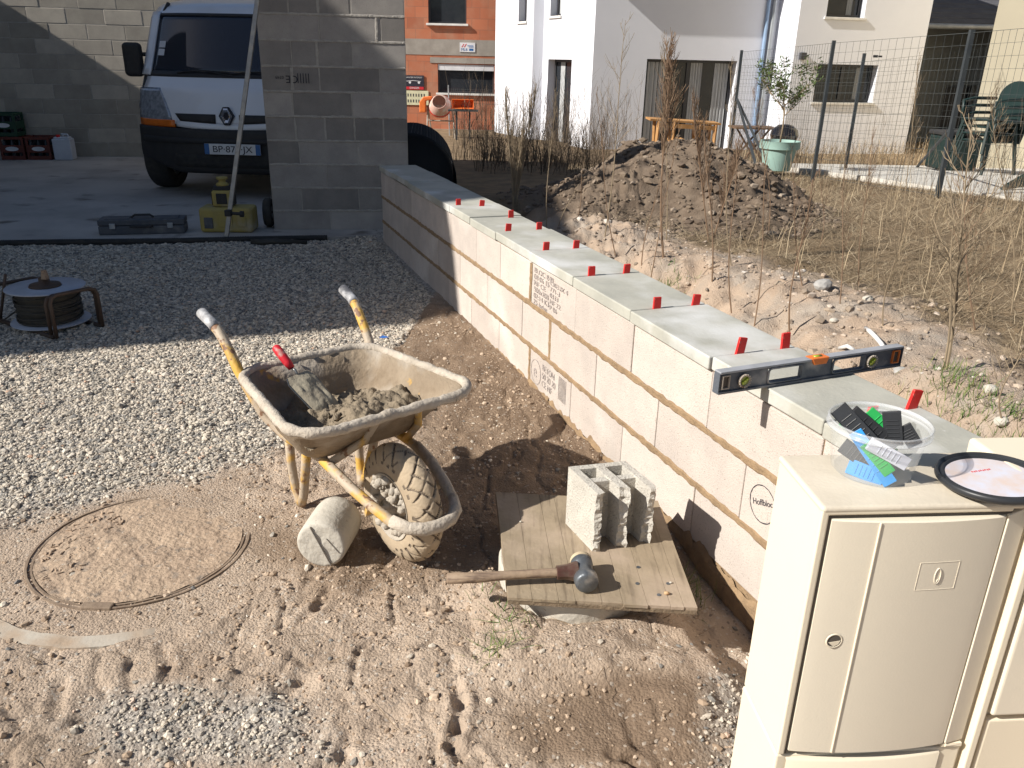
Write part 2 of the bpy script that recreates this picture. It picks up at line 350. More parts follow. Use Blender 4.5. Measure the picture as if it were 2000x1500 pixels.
K['wire'] = mat('green grey wire', (.09, .10, .10), None, 9, .5, metal=.3)
K['post'] = mat('grey steel post', (.032, .038, .044), (.045, .052, .056), 8, .7)
K['pot'] = mat('pale green pot', (.31, .46, .41), (.27, .41, .37), 3, .6)
K['soil'] = mat('soil', (.10, .07, .05), None, 20, .95, 1, 60)
K['olive'] = mat('olive leaf', (.10, .16, .045), (.16, .21, .08), 9, .6)
K['bark'] = mat('bark', (.24, .19, .14), None, 20, .9)
K['bbq'] = mat('black enamel', (.012, .012, .015), None, 5, .12, coat=.6)
K['chair'] = mat('dark green chair plastic', (.010, .024, .022), (.014, .030, .028), 6, .4)
K['pine'] = mat('orange pine', (.50, .27, .10), (.40, .20, .07), 8, .7)
K['darkwood'] = mat('dark teak', (.17, .10, .06), None, 8, .7)
K['orangepl'] = mat('orange plastic', (.80, .20, .04), (.70, .16, .04), 6, .5)
K['drum'] = mat('mixer drum', (.62, .42, .36), (.50, .30, .24), 7, .6, dust=((.60, .57, .52), 7, .5, .65))
K['stem'] = mat('dry stem', (.27, .18, .115), (.20, .13, .085), 12, .9)
K['stempale'] = mat('pale dry stem', (.31, .24, .16), (.235, .18, .12), 12, .9)
K['weeddark'] = mat('dead weeds', (.17, .125, .085), (.11, .085, .055), 9, .9)
K['grassgreen'] = mat('green blade', (.10, .20, .04), (.20, .24, .08), 9, .7)
K['crateR'] = mat('brown red crate', (.14, .028, .018), (.10, .022, .016), 5, .5)
K['crateG'] = mat('dark green crate', (.012, .055, .03), None, 5, .5)
K['can'] = mat('white canister', (.55, .58, .64), (.48, .50, .56), 4, .5)
K['reelwhite'] = mat('reel disc', (.40, .44, .52), (.33, .36, .42), 8, .5)
K['rust'] = mat('brown tube', (.085, .055, .04), (.06, .042, .032), 14, .6)
K['cable'] = mat('black cable', (.03, .03, .028), (.05, .045, .035), 30, .6)
K['pvc'] = mat('white conduit', (.75, .74, .72), None, 9, .5)
K['bluescrap'] = mat('blue scrap', (.05, .16, .50), None, 9, .5)
K['bluefilm'] = mat('blue downpipe', (.30, .42, .60), None, 5, .4)
K['signw'] = mat('sign white', (.70, .70, .72), None, 5, .5)
K['signk'] = mat('sign black', (.03, .03, .045), None, 5, .5)
K['signy'] = mat('sign cream', (.68, .66, .45), None, 5, .5)
K['signr'] = mat('sign red', (.60, .03, .04), None, 5, .5)
K['bandcon'] = mat('lintel concrete', (.34, .31, .27), (.27, .24, .21), 3, .9)
K['net'] = mat('black net', (.012, .012, .013), None, 9, .7)
K['straw'] = None
# ================================================================== GROUND
def axis(parts):
    out = [parts[0][0]]
    for a, b, st in parts:
        n = max(1, int(round((b-a)/st))); out += list(np.linspace(a, b, n+1)[1:])
    return np.array(out)
gx = axis([(-90, -20, 10), (-20, -9, 1.), (-9, -4.5, .25), (-4.5, -2.3, .05), (-2.3, 1.15, .0085), (1.15, 3.2, .03), (3.2, 5, .08), (5, 9, .25), (9, 20, 1), (20, 90, 10)])
gy = axis([(-20, 0, 4), (0, .9, .1), (.9, 3.3, .0085), (3.3, 5.2, .02), (5.2, 8, .04), (8, 12.5, .06), (12.5, 20, .25), (20, 40, 2), (40, 120, 10)])
X, Y = np.meshgrid(gx, gy); Z = gh(X, Y)
U = wu(X, Y); T = wt(X, Y)
Gm = gravel_mask(X, Y)
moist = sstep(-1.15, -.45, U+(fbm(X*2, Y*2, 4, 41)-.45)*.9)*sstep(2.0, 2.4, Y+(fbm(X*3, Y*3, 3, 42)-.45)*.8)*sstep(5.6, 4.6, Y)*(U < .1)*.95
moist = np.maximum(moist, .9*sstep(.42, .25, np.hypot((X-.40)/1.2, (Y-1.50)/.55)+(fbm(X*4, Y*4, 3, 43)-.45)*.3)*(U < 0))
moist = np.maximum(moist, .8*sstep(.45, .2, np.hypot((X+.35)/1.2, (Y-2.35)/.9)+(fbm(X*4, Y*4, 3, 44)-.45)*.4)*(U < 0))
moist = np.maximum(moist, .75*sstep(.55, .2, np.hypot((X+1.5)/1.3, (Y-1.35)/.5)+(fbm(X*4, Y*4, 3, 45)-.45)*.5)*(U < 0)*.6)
crn = np.interp(T, [0, 2.0, 3.5, 4.6, 6.2, 9], [1.5, 1.75, 1.95, 1.65, 1.15, .9])
bankm = sstep(.2, .34, U)*sstep(1.28, 1.0, U/crn+(fbm(X*4, Y*4, 3, 46)-.45)*.3)*sstep(0, 1, T)
moundm = sstep(1.12, .95, np.sqrt(((X-1.66)/np.where(X > 1.66, 1.42, 1.70))**2 + ((Y-8.45)/1.85)**2)+(fbm(X*2.5, Y*2.5, 3, 47)-.45)*.5)
field = (U > .2)*(1-bankm)
nx, ny = len(gx), len(gy); I = np.arange(nx*ny).reshape(ny, nx)
Fq = np.stack([I[:-1, :-1], I[:-1, 1:], I[1:, 1:], I[1:, :-1]], -1).reshape(-1, 4)
def groundmat():
    m = bpy.data.materials.new('earth'); m.use_nodes = True; nt = m.node_tree; p = nt.nodes['Principled BSDF']; L = nt.links.new
    p.inputs['Roughness'].default_value = .97; p.inputs['Specular IOR Level'].default_value = .15
    tc = nd(nt, 'ShaderNodeTexCoord'); co = tc.outputs['Object']
    def noise(sc, det=6, rough=.6):
        n = nd(nt, 'ShaderNodeTexNoise'); n.inputs['Scale'].default_value = sc; n.inputs['Detail'].default_value = det; n.inputs['Roughness'].default_value = rough
        L(co, n.inputs['Vector']); return n.outputs[0]
    def rmp(src, a, b, lo=.35, hi=.65):
        r = ramp(nt, [(lo, a), (hi, b)]); L(src, r.inputs[0]); return r.outputs[0]
    def mix(f, a, b):
        mx = nd(nt, 'ShaderNodeMix', data_type='RGBA')
        L(f, mx.inputs[0]) if not isinstance(f, float) else None
        if isinstance(f, float): mx.inputs[0].default_value = f
        for s, i in ((a, 6), (b, 7)):
            if isinstance(s, tuple): mx.inputs[i].default_value = (*s, 1)
            else: L(s, mx.inputs[i])
        return mx.outputs[2]
    def att(n): a = nd(nt, 'ShaderNodeAttribute'); a.attribute_name = n; return a.outputs['Fac']
    n5 = noise(5, 8, .65)
    dirt = mix(rmp(noise(1.6), (0, 0, 0), (1, 1, 1), .35, .62), rmp(n5, (.565, .45, .35), (.45, .35, .265)), rmp(n5, (.48, .38, .29), (.365, .28, .21)))
    # fine grit: light and dark specks
    v = nd(nt, 'ShaderNodeTexVoronoi'); v.inputs['Scale'].default_value = 130; L(co, v.inputs['Vector'])
    sep = nd(nt, 'ShaderNodeSeparateColor'); L(v.outputs['Color'], sep.inputs[0])
    lt = rmp(sep.outputs[0], (0, 0, 0), (.7, .7, .7), .955, .97); dk = rmp(sep.outputs[1], (0, 0, 0), (.7, .7, .7), .965, .975)
    dirt = mix(lt, dirt, (.56, .50, .43)); dirt = mix(dk, dirt, (.17, .14, .12))
    v2 = nd(nt, 'ShaderNodeTexVoronoi'); v2.inputs['Scale'].default_value = 95; L(co, v2.inputs['Vector'])
    sp = nd(nt, 'ShaderNodeSeparateColor'); L(v2.outputs['Color'], sp.inputs[0])
    grav = rmp(sp.outputs[0], (.24, .22, .20), (.58, .54, .48), .1, .9)
    grav = mix(.35, grav, dirt) if False else mix(rmp(noise(3), (0, 0, 0), (.55, .55, .55), .5, .7), grav, (.42, .345, .27))
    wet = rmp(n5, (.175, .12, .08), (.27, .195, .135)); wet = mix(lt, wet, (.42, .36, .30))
    bk = mix(rmp(noise(3.1), (0, 0, 0), (1, 1, 1), .42, .6), rmp(n5, (.50, .385, .29), (.38, .285, .21)), rmp(n5, (.33, .265, .21), (.44, .375, .31)))
    md = rmp(noise(7, 8), (.135, .10, .073), (.215, .165, .122))
    fd = rmp(noise(4, 8), (.27, .195, .12), (.175, .13, .083)); 
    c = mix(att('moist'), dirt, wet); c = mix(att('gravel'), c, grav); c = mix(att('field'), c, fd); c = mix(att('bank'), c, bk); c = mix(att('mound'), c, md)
    L(c, p.inputs['Base Color'])
    b = nd(nt, 'ShaderNodeBump'); b.inputs['Strength'].default_value = .9; b.inputs['Distance'].default_value = .012
    mth = nd(nt, 'ShaderNodeMath', operation='MULTIPLY_ADD'); L(v.outputs['Distance'], mth.inputs[0]); mth.inputs[1].default_value = -.35; L(noise(55, 8, .7), mth.inputs[2])
    L(mth.outputs[0], b.inputs['Height']); L(b.outputs[0], p.inputs['Normal'])
    return m
K['earth'] = groundmat()
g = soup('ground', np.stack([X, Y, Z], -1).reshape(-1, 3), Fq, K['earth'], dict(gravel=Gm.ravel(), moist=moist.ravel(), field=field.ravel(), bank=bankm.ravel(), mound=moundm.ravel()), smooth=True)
tag(g, 'tan building site dirt with brown damp patches', None, None, 'structure')

# ------------------------------------------------------------------ stones
def stonemat(name, stops):
    m = bpy.data.materials.new(name); m.use_nodes = True; nt = m.node_tree; p = nt.nodes['Principled BSDF']
    p.inputs['Roughness'].default_value = .9; p.inputs['Specular IOR Level'].default_value = .25
    a = nd(nt, 'ShaderNodeAttribute'); a.attribute_name = 'tone'; r = ramp(nt, stops); nt.links.new(a.outputs['Fac'], r.inputs[0]); nt.links.new(r.outputs[0], p.inputs['Base Color'])
    return m
bmI = bmesh.new(); bmesh.ops.create_icosphere(bmI, subdivisions=1, radius=1); bmI.verts.ensure_lookup_table()
ICV = np.array([v.co[:] for v in bmI.verts]); ICF = np.array([[v.index for v in f.verts] for f in bmI.faces]); bmI.free()
OCV = np.array([(1, 0, 0), (-1, 0, 0), (0, 1, 0), (0, -1, 0), (0, 0, 1), (0, 0, -1)], float); OCF = np.array([(0, 2, 4), (2, 1, 4), (1, 3, 4), (3, 0, 4), (2, 0, 5), (1, 2, 5), (3, 1, 5), (0, 3, 5)])
def stones(name, px, py, r, matl, label, cat, sink=.35, flat=.7, BV=ICV, BF=ICF, tone=None, zf=None, jit=.22, parent=None):
    n = len(px); z = gh(px, py) if zf is None else zf(px, py); nv = len(BV)
    sc = r[:, None]*np.stack([RNG.uniform(.75, 1.3, n), RNG.uniform(.6, 1.0, n), RNG.uniform(flat*.6, flat*1.15, n)], -1)
    V = BV[None]*(1+RNG.uniform(-jit, jit, (n, nv, 1)))*sc[:, None, :]
    a = RNG.uniform(0, 6.283, n); b = RNG.uniform(-.5, .5, n)
    y2 = V[..., 1]*np.cos(b)[:, None]-V[..., 2]*np.sin(b)[:, None]; z2 = V[..., 1]*np.sin(b)[:, None]+V[..., 2]*np.cos(b)[:, None]
    x3 = V[..., 0]*np.cos(a)[:, None]-y2*np.sin(a)[:, None]; y3 = V[..., 0]*np.sin(a)[:, None]+y2*np.cos(a)[:, None]
    V = np.stack([x3+px[:, None], y3+py[:, None], z2+(z+r*sink)[:, None]], -1).reshape(-1, 3)
    Fc = (BF[None]+np.arange(n)[:, None, None]*nv).reshape(-1, 3)
    tone = RNG.uniform(0, 1, n) if tone is None else tone
    o = soup(name, V, Fc, matl, dict(tone=np.repeat(tone, nv)), parent=parent)
    if label: tag(o, label, cat, None, 'stuff')
    return o
GS = stonemat('gravel stone', [(0, (.17, .165, .16)), (.12, (.24, .225, .20)), (.35, (.42, .37, .305)), (.6, (.54, .475, .39)), (.85, (.63, .555, .455)), (.97, (.70, .64, .55)), (1, (.50, .32, .22))])
K['gravel'] = GS
N = 520000
qx = RNG.uniform(-5.4, .9, N); qy = RNG.uniform(1.1, 7.1, N)**1.0
mk = gravel_mask(qx, qy); keep = (RNG.uniform(0, 1, N) < mk**1.3*np.interp(qy, [1.1, 4.6, 7.1], [1, .85, .5])) & (wu(qx, qy) < -.05) & (qy < 6.5+(qx+4.2)*.2) & (np.hypot(qx-MH[0], qy-MH[1]) > .36) & (np.abs(qx) < qy*.72+1.0)
qx, qy = qx[keep], qy[keep]; rr = RNG.lognormal(math.log(.0050), .38, len(qx))*np.interp(qy, [1.5, 3, 7], [.85, 1.1, 1.5])
stones('gravel', qx, qy, np.clip(rr, .002, .021), GS, 'pale crushed stone gravel spread over the left side of the yard', 'gravel', .25)
n = 3000; qx = RNG.uniform(-2.0, 1.0, n); qy = RNG.uniform(1.1, 4.9, n); k = (wu(qx, qy) < -.02) & (np.hypot(qx-.2, qy-2.09) > .3) & (vn(qx*5, qy*5, 77)+RNG.uniform(0, .5, n) > .55); qx, qy = qx[k], qy[k]
stones('pebbles', qx, qy, np.clip(RNG.lognormal(math.log(.0036), .55, len(qx)), .002, .016), GS, 'loose small stones scattered over the tan dirt', 'pebbles', .1)
DC = stonemat('dirt crumb', [(0, (.25, .18, .125)), (.5, (.42, .315, .225)), (1, (.56, .44, .33))])
n = 26000; qx = RNG.uniform(-2.0, 1.0, n); qy = RNG.uniform(1.1, 5.0, n); k = (wu(qx, qy) < -.02) & (np.hypot(qx-.2, qy-2.09) > .24) & (vn(qx*4, qy*4, 78)+.5*vn(qx*11, qy*11, 79)+RNG.uniform(0, .4, n) > .85) & (gravel_mask(qx, qy) < .6); qx, qy = qx[k], qy[k]
stones('dirt_crumbs', qx, qy, np.clip(RNG.lognormal(math.log(.0036), .5, len(qx)), .0015, .013), DC, 'small dry crumbs of the tan dirt all over the yard', 'dirt crumbs', .1)
CS = stonemat('clod', [(0, (.135, .10, .075)), (.5, (.19, .145, .105)), (.9, (.235, .18, .135)), (1, (.33, .27, .21))])
a = RNG.uniform(0, 6.283, 3600); d = np.sqrt(RNG.uniform(0, 1.2, 3600)); qx = 1.66+np.where(np.cos(a) > 0, 1.40, 1.70)*d*np.cos(a); qy = 8.45+1.85*d*np.sin(a); k = wu(qx, qy) > .45
stones('spoil_clods', qx[k], qy[k], np.clip(RNG.lognormal(math.log(.017), .5, k.sum()), .006, .055), CS, 'dark earth clods covering the spoil heap', 'clods', .15)
BS = stonemat('bank rubble', [(0, (.22, .18, .145)), (.45, (.38, .30, .225)), (.9, (.47, .385, .31)), (1, (.62, .58, .53))])
n = 3000; t = RNG.uniform(.8, 8.5, n); cc = np.interp(t, [0, 2.0, 3.5, 4.6, 6.2, 9], [1.5, 1.75, 1.95, 1.65, 1.15, .9]); uu = cc*(.95+RNG.normal(0, .17, n)); k = uu > .4; t, uu = t[k], uu[k]
qx = WP[0]+WD.x*t+WN.x*uu; qy = WP[1]+WD.y*t+WN.y*uu
stones('bank_rubble', qx, qy, np.clip(RNG.lognormal(math.log(.0075), .6, len(qx)), .003, .035), BS, 'crumbled stones and lumps along the top of the dug bank', 'rubble', .15)
# ------------------------------------------------------------------ straw, weeds as ground cover
def blades(name, px, py, L, wdt, lean, matl, label, cat, zf=gh, tone=None, az=None):
    n = len(px); a = RNG.uniform(0, 6.283, n) if az is None else az; z = zf(px, py)
    el = RNG.uniform(*lean, n); d = np.stack([np.cos(a)*np.cos(el), np.sin(a)*np.cos(el), np.sin(el)], -1)
    s = np.stack([-np.sin(a), np.cos(a), np.zeros(n)], -1)*(wdt*RNG.uniform(.6, 1.4, n))[:, None]*.5
    p0 = np.stack([px, py, z-.005], -1); bend = RNG.uniform(-.25, .35, n); p1 = p0+d*(L*.55)[:, None]; d2 = d.copy(); d2[:, 2] -= bend; d2[:, 0] += RNG.uniform(-.3, .3, n); p2 = p1+d2*(L*.45)[:, None]
    p2[:, 2] = np.maximum(p2[:, 2], z+.004)
    V = np.stack([p0-s, p0+s, p1-s*.8, p1+s*.8, p2-s*.25, p2+s*.25], 1).reshape(-1, 3)
    F1 = np.array([(0, 1, 3, 2), (2, 3, 5, 4)]); Fc = (F1[None]+np.arange(n)[:, None, None]*6).reshape(-1, 4)
    o = soup(name, V, Fc, matl, dict(tone=np.repeat(RNG.uniform(0, 1, n) if tone is None else tone, 6)))
    return tag(o, label, cat, None, 'stuff')
ST = stonemat('dry straw', [(0, (.13, .095, .06)), (.4, (.27, .20, .125)), (.75, (.41, .32, .205)), (1, (.56, .455, .31))])
n = 190000; qx = RNG.uniform(.8, 8.5, n); qy = RNG.uniform(2.2, 12.6, n); u = wu(qx, qy); t = wt(qx, qy)
cc = np.interp(t, [0, 2.0, 3.5, 4.6, 6.2, 9], [1.5, 1.75, 1.95, 1.65, 1.15, .9])
k = (u > cc*1.12+RNG.uniform(-.1, .3, n)) & (np.sqrt(((qx-1.66)/1.35)**2+((qy-8.45)/1.7)**2)+RNG.uniform(-.15, .15, n) > 1) & (qx < qy*.75+.4) & (RNG.uniform(0, 1, n) < .45+1.1*vn(qx*2.2, qy*2.2, 55)-.2)
k &= ~((qy > 11.2+(qx-5.2)*-1.25) & (qx > 4.0))
qx, qy = qx[k], qy[k]
blades('dry_grass', qx, qy, RNG.uniform(.07, .32, len(qx)), np.interp(qy, [2, 12], [.0022, .0055]), (-.08, .30), ST, 'flattened straw coloured grass on the field beyond the bank', 'dry grass')
n = 1500; qx = RNG.uniform(1.6, 8, n); qy = RNG.uniform(3, 12, n); u = wu(qx, qy); k = (u > 2.1) & (qx < qy*.72+.3) & (np.hypot((qx-1.8)/1.8, (qy-8.45)/1.9) > 1) & ~((qy > 11.2+(qx-5.2)*-1.25) & (qx > 4.0)); qx, qy = qx[k], qy[k]
blades('standing_stalks', qx, qy, RNG.uniform(.15, .5, len(qx)), np.full(len(qx), .004), (1.1, 1.55), ST, 'thin upright dead stalks rising from the dry grass', 'stalks')
GG = stonemat('green blades', [(0, (.06, .12, .025)), (.5, (.12, .20, .05)), (1, (.26, .25, .10))])
n = 800; c = [(1290, 610), (1330, 640), (1880, 790), (1930, 800), (1960, 830), (1850, 740), (1900, 770), (1300, 560), (1985, 850)]
pts = [gat(*c[RNG.integers(len(c))]) for _ in range(60)]; sel = RNG.integers(0, 60, n); qx = np.array([pts[i].x for i in sel])+RNG.normal(0, .07, n); qy = np.array([pts[i].y for i in sel])+RNG.normal(0, .09, n)
k = wu(qx, qy) > .36
blades('bank_grass', qx[k], qy[k], RNG.uniform(.03, .10, k.sum()), np.full(k.sum(), .003), (.5, 1.4), GG, 'short green grass sprouting along the bank', 'grass')
n = 800; c = [((975, 1290), .03), ((985, 1180), .035), ((1000, 1230), .03), ((1330, 1095), .02), ((1350, 1130), .03), ((1020, 1215), .03)]
qx = []; qy = []
for i in range(n):
    (p, s) = c[i % len(c)]; q = at(*p, z=0); qx.append(q.x+random.gauss(0, s)); qy.append(q.y+random.gauss(0, s))
qx = np.array(qx); qy = np.array(qy); k = (wu(qx, qy) < -.01) & ((np.hypot(qx-.2, qy-2.09) > .28)); qx = qx[k]; qy = qy[k]
blades('yard_grass', qx[:170], qy[:170], RNG.uniform(.03, .09, 170), np.full(170, .0024), (.1, 1.2), GG, 'sparse green and straw blades around the wooden board', 'grass')
n = 520; qx = RNG.uniform(-1.9, .6, n); qy = RNG.uniform(1.15, 3.4, n); k = (wu(qx, qy) < -.05); qx, qy = qx[k], qy[k]
TW = stonemat('twig', [(0, (.12, .085, .06)), (1, (.34, .25, .16))])
blades('litter', qx, qy, RNG.uniform(.02, .09, len(qx)), np.full(len(qx), .0022), (-.02, .12), TW, 'bits of straw and twig lying on the dirt', 'twigs')

n = 90; qx = RNG.uniform(-1.7, .5, n); qy = RNG.uniform(1.2, 3.2, n); k = (wu(qx, qy) < -.1) & (np.hypot(qx-.2, qy-2.1) > .4); qx, qy = qx[k], qy[k]
blades('dry_twigs', qx, qy, RNG.uniform(.08, .2, len(qx)), np.full(len(qx), .0032), (-.01, .06), TW, 'longer dry twigs lying here and there on the tan dirt', 'twigs')
# ================================================================== SLAB, PATIO
m = MB(); a = at(0, 474, z=.03); b = at(645, 463, z=.03)
sl = [(-30, 1.6), (a.x-.0, a.y), (b.x, b.y), (-.99, 7.24), (-1.0, 13.0), (-30, 13.0)]
dv = (b-a).normalized(); sl[0] = (a.x-dv.x*12, a.y-dv.y*12); sl[5] = (sl[0][0], 13.)
vs = [(x, y, .03) for x, y in sl]+[(x, y, -.09) for x, y in sl]; n6 = 6
m.add(vs, [tuple(range(6)), tuple(range(11, 5, -1))]+[(i, i+6, (i+1) % 6+6, (i+1) % 6) for i in range(6)])
tag(m.build('driveway_slab', K['slab']), 'dusty grey concrete slab under the van', None, None, 'structure')
p1 = [gat(1424, 316, .03), gat(1500, 345, .03), gat(1620, 365, .03), gat(1760, 385, .03), gat(1880, 420, .03), gat(2080, 470, .03)]
PZ = lambda x, y: .21 - .13*float(sstep(6, 11, y)) - .45*float(sstep(11.5, 19, y))
near = [(3.75, 14.3), (4.25, 12.6), (4.85, 11.55), (5.35, 10.6), (5.9, 9.5), (6.8, 7.6), (8.6, 5.0)]
m = MB(); vs = []
NS = 14
for (x, y) in near:
    xe, ye = x+6.5*math.cos(.12), 0
    for j in range(NS+1):
        f = j/NS; xx = x+f*9.5; yy = min(y + f*2.4, 16.0) if y > 9 else y+f*2.4
        vs.append((xx, yy, PZ(xx, yy)+.02))
w_ = NS+1
m.add(vs, [(i*w_+j, i*w_+j+1, (i+1)*w_+j+1, (i+1)*w_+j) for i in range(len(near)-1) for j in range(NS)])
n0 = len(near)*w_
K['patio'] = mat('pale patio slab', (.62, .59, .53), (.54, .51, .46), 2, .9, .2, 40)
po = m.build('patio', K['patio']); s_ = po.modifiers.new('s', 'SOLIDIFY'); s_.thickness = .14; s_.offset = -1 if po.data.polygons[0].normal.z > 0 else 1
tag(po, 'pale concrete terrace in front of the white and cream houses', None, None, 'structure')

# ================================================================== BLOCK WALLS
def boxes(name, boxes_, matl, parent, bevel=.004, tones=None):      # boxes_: list of (o, x, y, z vectors)
    vs = []; fs = []; tn = []
    for bi, (o, a, b, c) in enumerate(boxes_):
        k = len(vs)
        for w3 in (0, 1):
            for v3 in (0, 1):
                for u3 in (0, 1): vs.append(tuple(o+a*u3+b*v3+c*w3))
        fs += [[k+i for i in f] for f in [(0, 2, 3, 1), (4, 5, 7, 6), (0, 1, 5, 4), (2, 6, 7, 3), (0, 4, 6, 2), (1, 3, 7, 5)]]
        tn += [random.random() if tones is None else tones[bi]]*8
    o = soup(name, np.array(vs), np.array(fs), matl, dict(tone=np.array(tn)), parent=parent)
    bm = bmesh.new(); bm.from_mesh(o.data); bmesh.ops.recalc_face_normals(bm, faces=bm.faces); bm.to_mesh(o.data); bm.free()
    if bevel: b_ = o.modifiers.new('b', 'BEVEL'); b_.width = bevel; b_.segments = 2; b_.limit_method = 'NONE'
    return o
def block_run(name, parent, P, d, length, courses, thick, z0, blk, mor, first, bl=.5, ch=.2, gap=.010, jit=.0025):
    d = Vector(d).normalized(); nrm = Vector((d.y, -d.x, 0)); P = Vector((P[0], P[1], 0)); bx = []      # nrm = visible side
    up = Vector((0, 0, 1))
    for c in range(courses):
        s = -first[c % len(first)]
        while s < length:
            a = max(s, 0); b = min(s+bl, length)
            if b-a > .03:
                j = random.uniform(-jit, jit)
                g2 = random.choice([gap*.5, gap*.3, gap*.8])
                bx.append((P+d*(a+g2)-nrm*thick+nrm*j+up*(z0+c*ch+gap/2), d*(b-a-2*g2), nrm*thick, up*(ch-gap)))
            s += bl
    boxes('blocks', bx, blk, parent)
    m = MB(); T = frame(P-nrm*(thick-.004), d, nrm*-1 if False else nrm); 
    m.add([tuple(P+d*a-nrm*(thick-.005)*b+nrm*-.003*(1-b)+up*z) for z in (z0, z0+courses*ch) for b in (0, 1) for a in (.004, length-.004)], [(0, 1, 3, 2), (4, 6, 7, 5), (0, 4, 5, 1), (2, 3, 7, 6), (0, 2, 6, 4), (1, 5, 7, 3)])
    m.build('mortar', mor, parent)
def smear(parent, P, d, runs, mor, w=.011, proud=.003, name='mortar_joint'):    # ragged proud ribbons; runs: (s0,z0,s1,z1,width)
    d = Vector(d).normalized(); nrm = Vector((d.y, -d.x, 0)); P = Vector((P[0], P[1], 0)); m = MB()
    for (s0, z0, s1, z1, wd) in runs:
        n = max(4, int(math.hypot(s1-s0, z1-z0)/.012)); vs = []
        hor = abs(s1-s0) > abs(z1-z0)
        for i in range(n+1):
            f = i/n; s = s0+(s1-s0)*f; z = z0+(z1-z0)*f
            a = wd*(.75+.7*vn(s*37+z*31, z0*9+1, 61)-.1*(random.random())); b = wd*(.75+.8*vn(s*33+z*37, z0*7+9, 62)-.1*random.random())
            pr = proud*(1+.8*random.random())
            for k, (o, q) in enumerate(((-a, .0006), (-a*.6, pr), (b*.6, pr*.9), (b, .0006))):
                p = P+d*(s if hor else s+o)+Vector((0, 0, z+(o if hor else 0)))+nrm*q
                vs.append(tuple(p))
        m.add(vs, [(i*4+k, i*4+k+1, (i+1)*4+k+1, (i+1)*4+k) for i in range(n) for k in range(3)])
    return m.build(name, mor, parent)
# --- back wall of the yard
bw = empty('block_wall', (0, 0, 0), 0, 'long beige concrete block wall behind the white van', 'wall')
B0 = Vector((-7.52, 12.138, 0)); B1 = Vector((-5.626, 12.531, 0)); bd = (B1-B0).normalized()
PB = B0-bd*5.0
block_run('w', bw, PB, bd, 9.9, 17, .2, .03, K['backblk'], K['gmortar'], [0, .25, .05, .3, .12, .36])
# --- pillar
pil = empty('block_pillar', (0, 0, 0), 0, 'free standing wall of dark grey concrete blocks right of the van', 'wall')
P0 = Vector((-2.158, 7.254, 0)); P1 = Vector((-.961, 7.417, 0)); pd = (P1-P0).normalized(); PL = (P1-P0).length
block_run('p', pil, P0, pd, PL, 13, .2, 0.0, K['pillar'], K['gmortar'], [.0, .24, .01, .23, .0, .26, .02, .24])
pn = Vector((pd.y, -pd.x, 0))
smear(pil, P0+pn*.0005, pd, [(.01, .2*k, PL-.01, .2*k, .009) for k in range(1, 13)]+[(.47, 1.405, .47, 1.59, .011), (.25, 1.21, .25, 1.39, .012), (.97, 1.605, .97, 1.79, .010), (.25, .81, .25, .99, .008), (.75, .81, .75, .99, .008), (.5, 1.81, .5, 1.99, .01)], K['gmortar'], proud=.003)
def mirror_text(T): return T
Tp = frame(P0+pd*.27+Vector((0, 0, 1.30))+pn*.004, -pd, Vector((0, 0, -1)))
st = text_obj('CE', .085, Tp @ Matrix.Translation((.02, 0, 0)), K['ink'], 'printed_stamp', pil, .0004)
text_obj('0749', .035, Tp @ Matrix.Translation((.12, -.012, 0)), K['ink'], 'printed_stamp', pil, .0004)
text_obj('|||||', .085, Tp @ Matrix.Translation((-.075, 0, 0)), K['ink'], 'printed_stamp', pil, .0004)
# --- low wall
lw = empty('low_block_wall', (0, 0, 0), 0, 'low wall of three pale pink block courses with grey green coping', 'wall')
def tz(px, py): return onplane(px, py, WP, WD)
courses = [
 (0.0, [.08, .58, 1.05, 1.55, 2.05, 2.52, 3.0, tz(1034, 720)[0], tz(1113, 796)[0], tz(1213, 872)[0], tz(1353, 988)[0], 5.5, 6.0, 6.5], {7}),
 (.2, [.08, .36, .86, 1.32, 1.8, 2.3, 2.8, tz(1074, 668)[0]-.35, tz(1074, 668)[0], tz(1163, 736)[0], tz(1282, 828)[0], tz(1446, 988)[0], 5.8, 6.5], {8}),
 (.4, [.08, .6, 1.1, 1.6, 2.1, 2.6, 3.0, 3.43, 3.93, 4.43, 4.93, 5.43, 5.93, 6.5], {7})]
bx = []; runs = []; up = Vector((0, 0, 1)); tns = []
WZ = .205
for z0, js, mj in courses:
    z0 = z0/.2*WZ
    js = sorted(js)
    for i in range(len(js)-1):
        a, b = js[i], js[i+1]; ga = .008 if i in mj else .0022; gb = .008 if i+1 in mj else .0022
        if b-a < .05: continue
        bx.append((wpt(a+ga, .0+random.uniform(-.0015, .0015), z0+.008), WD*(b-a-ga-gb), WN*.2, up*(WZ-.014))); tns.append(random.random())
    for i in mj: runs.append((js[i], z0+.008, js[i], z0+WZ-.008, .0115))
boxes('blocks', bx, K['wallblk'], lw, .0035, tns)
m = MB(); m.add([tuple(wpt(a, b, z)) for z in (-.2, .61) for b in (.006, .194) for a in (.085, 6.495)], [(0, 1, 3, 2), (4, 6, 7, 5), (0, 4, 5, 1), (2, 3, 7, 6), (0, 2, 6, 4), (1, 5, 7, 3)])
m.build('mortar_core', K['bmortar'], lw)
sm = smear(lw, wpt(0, 0), WD, [(.08, WZ, 6.5, WZ, .0125), (.08, 2*WZ, 6.5, 2*WZ, .0125)]+runs, K['bmortar'], proud=.003)
smear(lw, wpt(0, 0), WD, [(2.0, -.01, 3.7, .0, .028), (3.6, -.035, 6.5, -.075, .06)], K['bmortar'], proud=.006, name='mortar_footing')
cj = [.06, .56, 1.08, 1.6, 2.12, 2.52, 2.95, 3.42, 3.92, 4.42, 4.93, 5.43, 5.93, 6.45]
CT = []
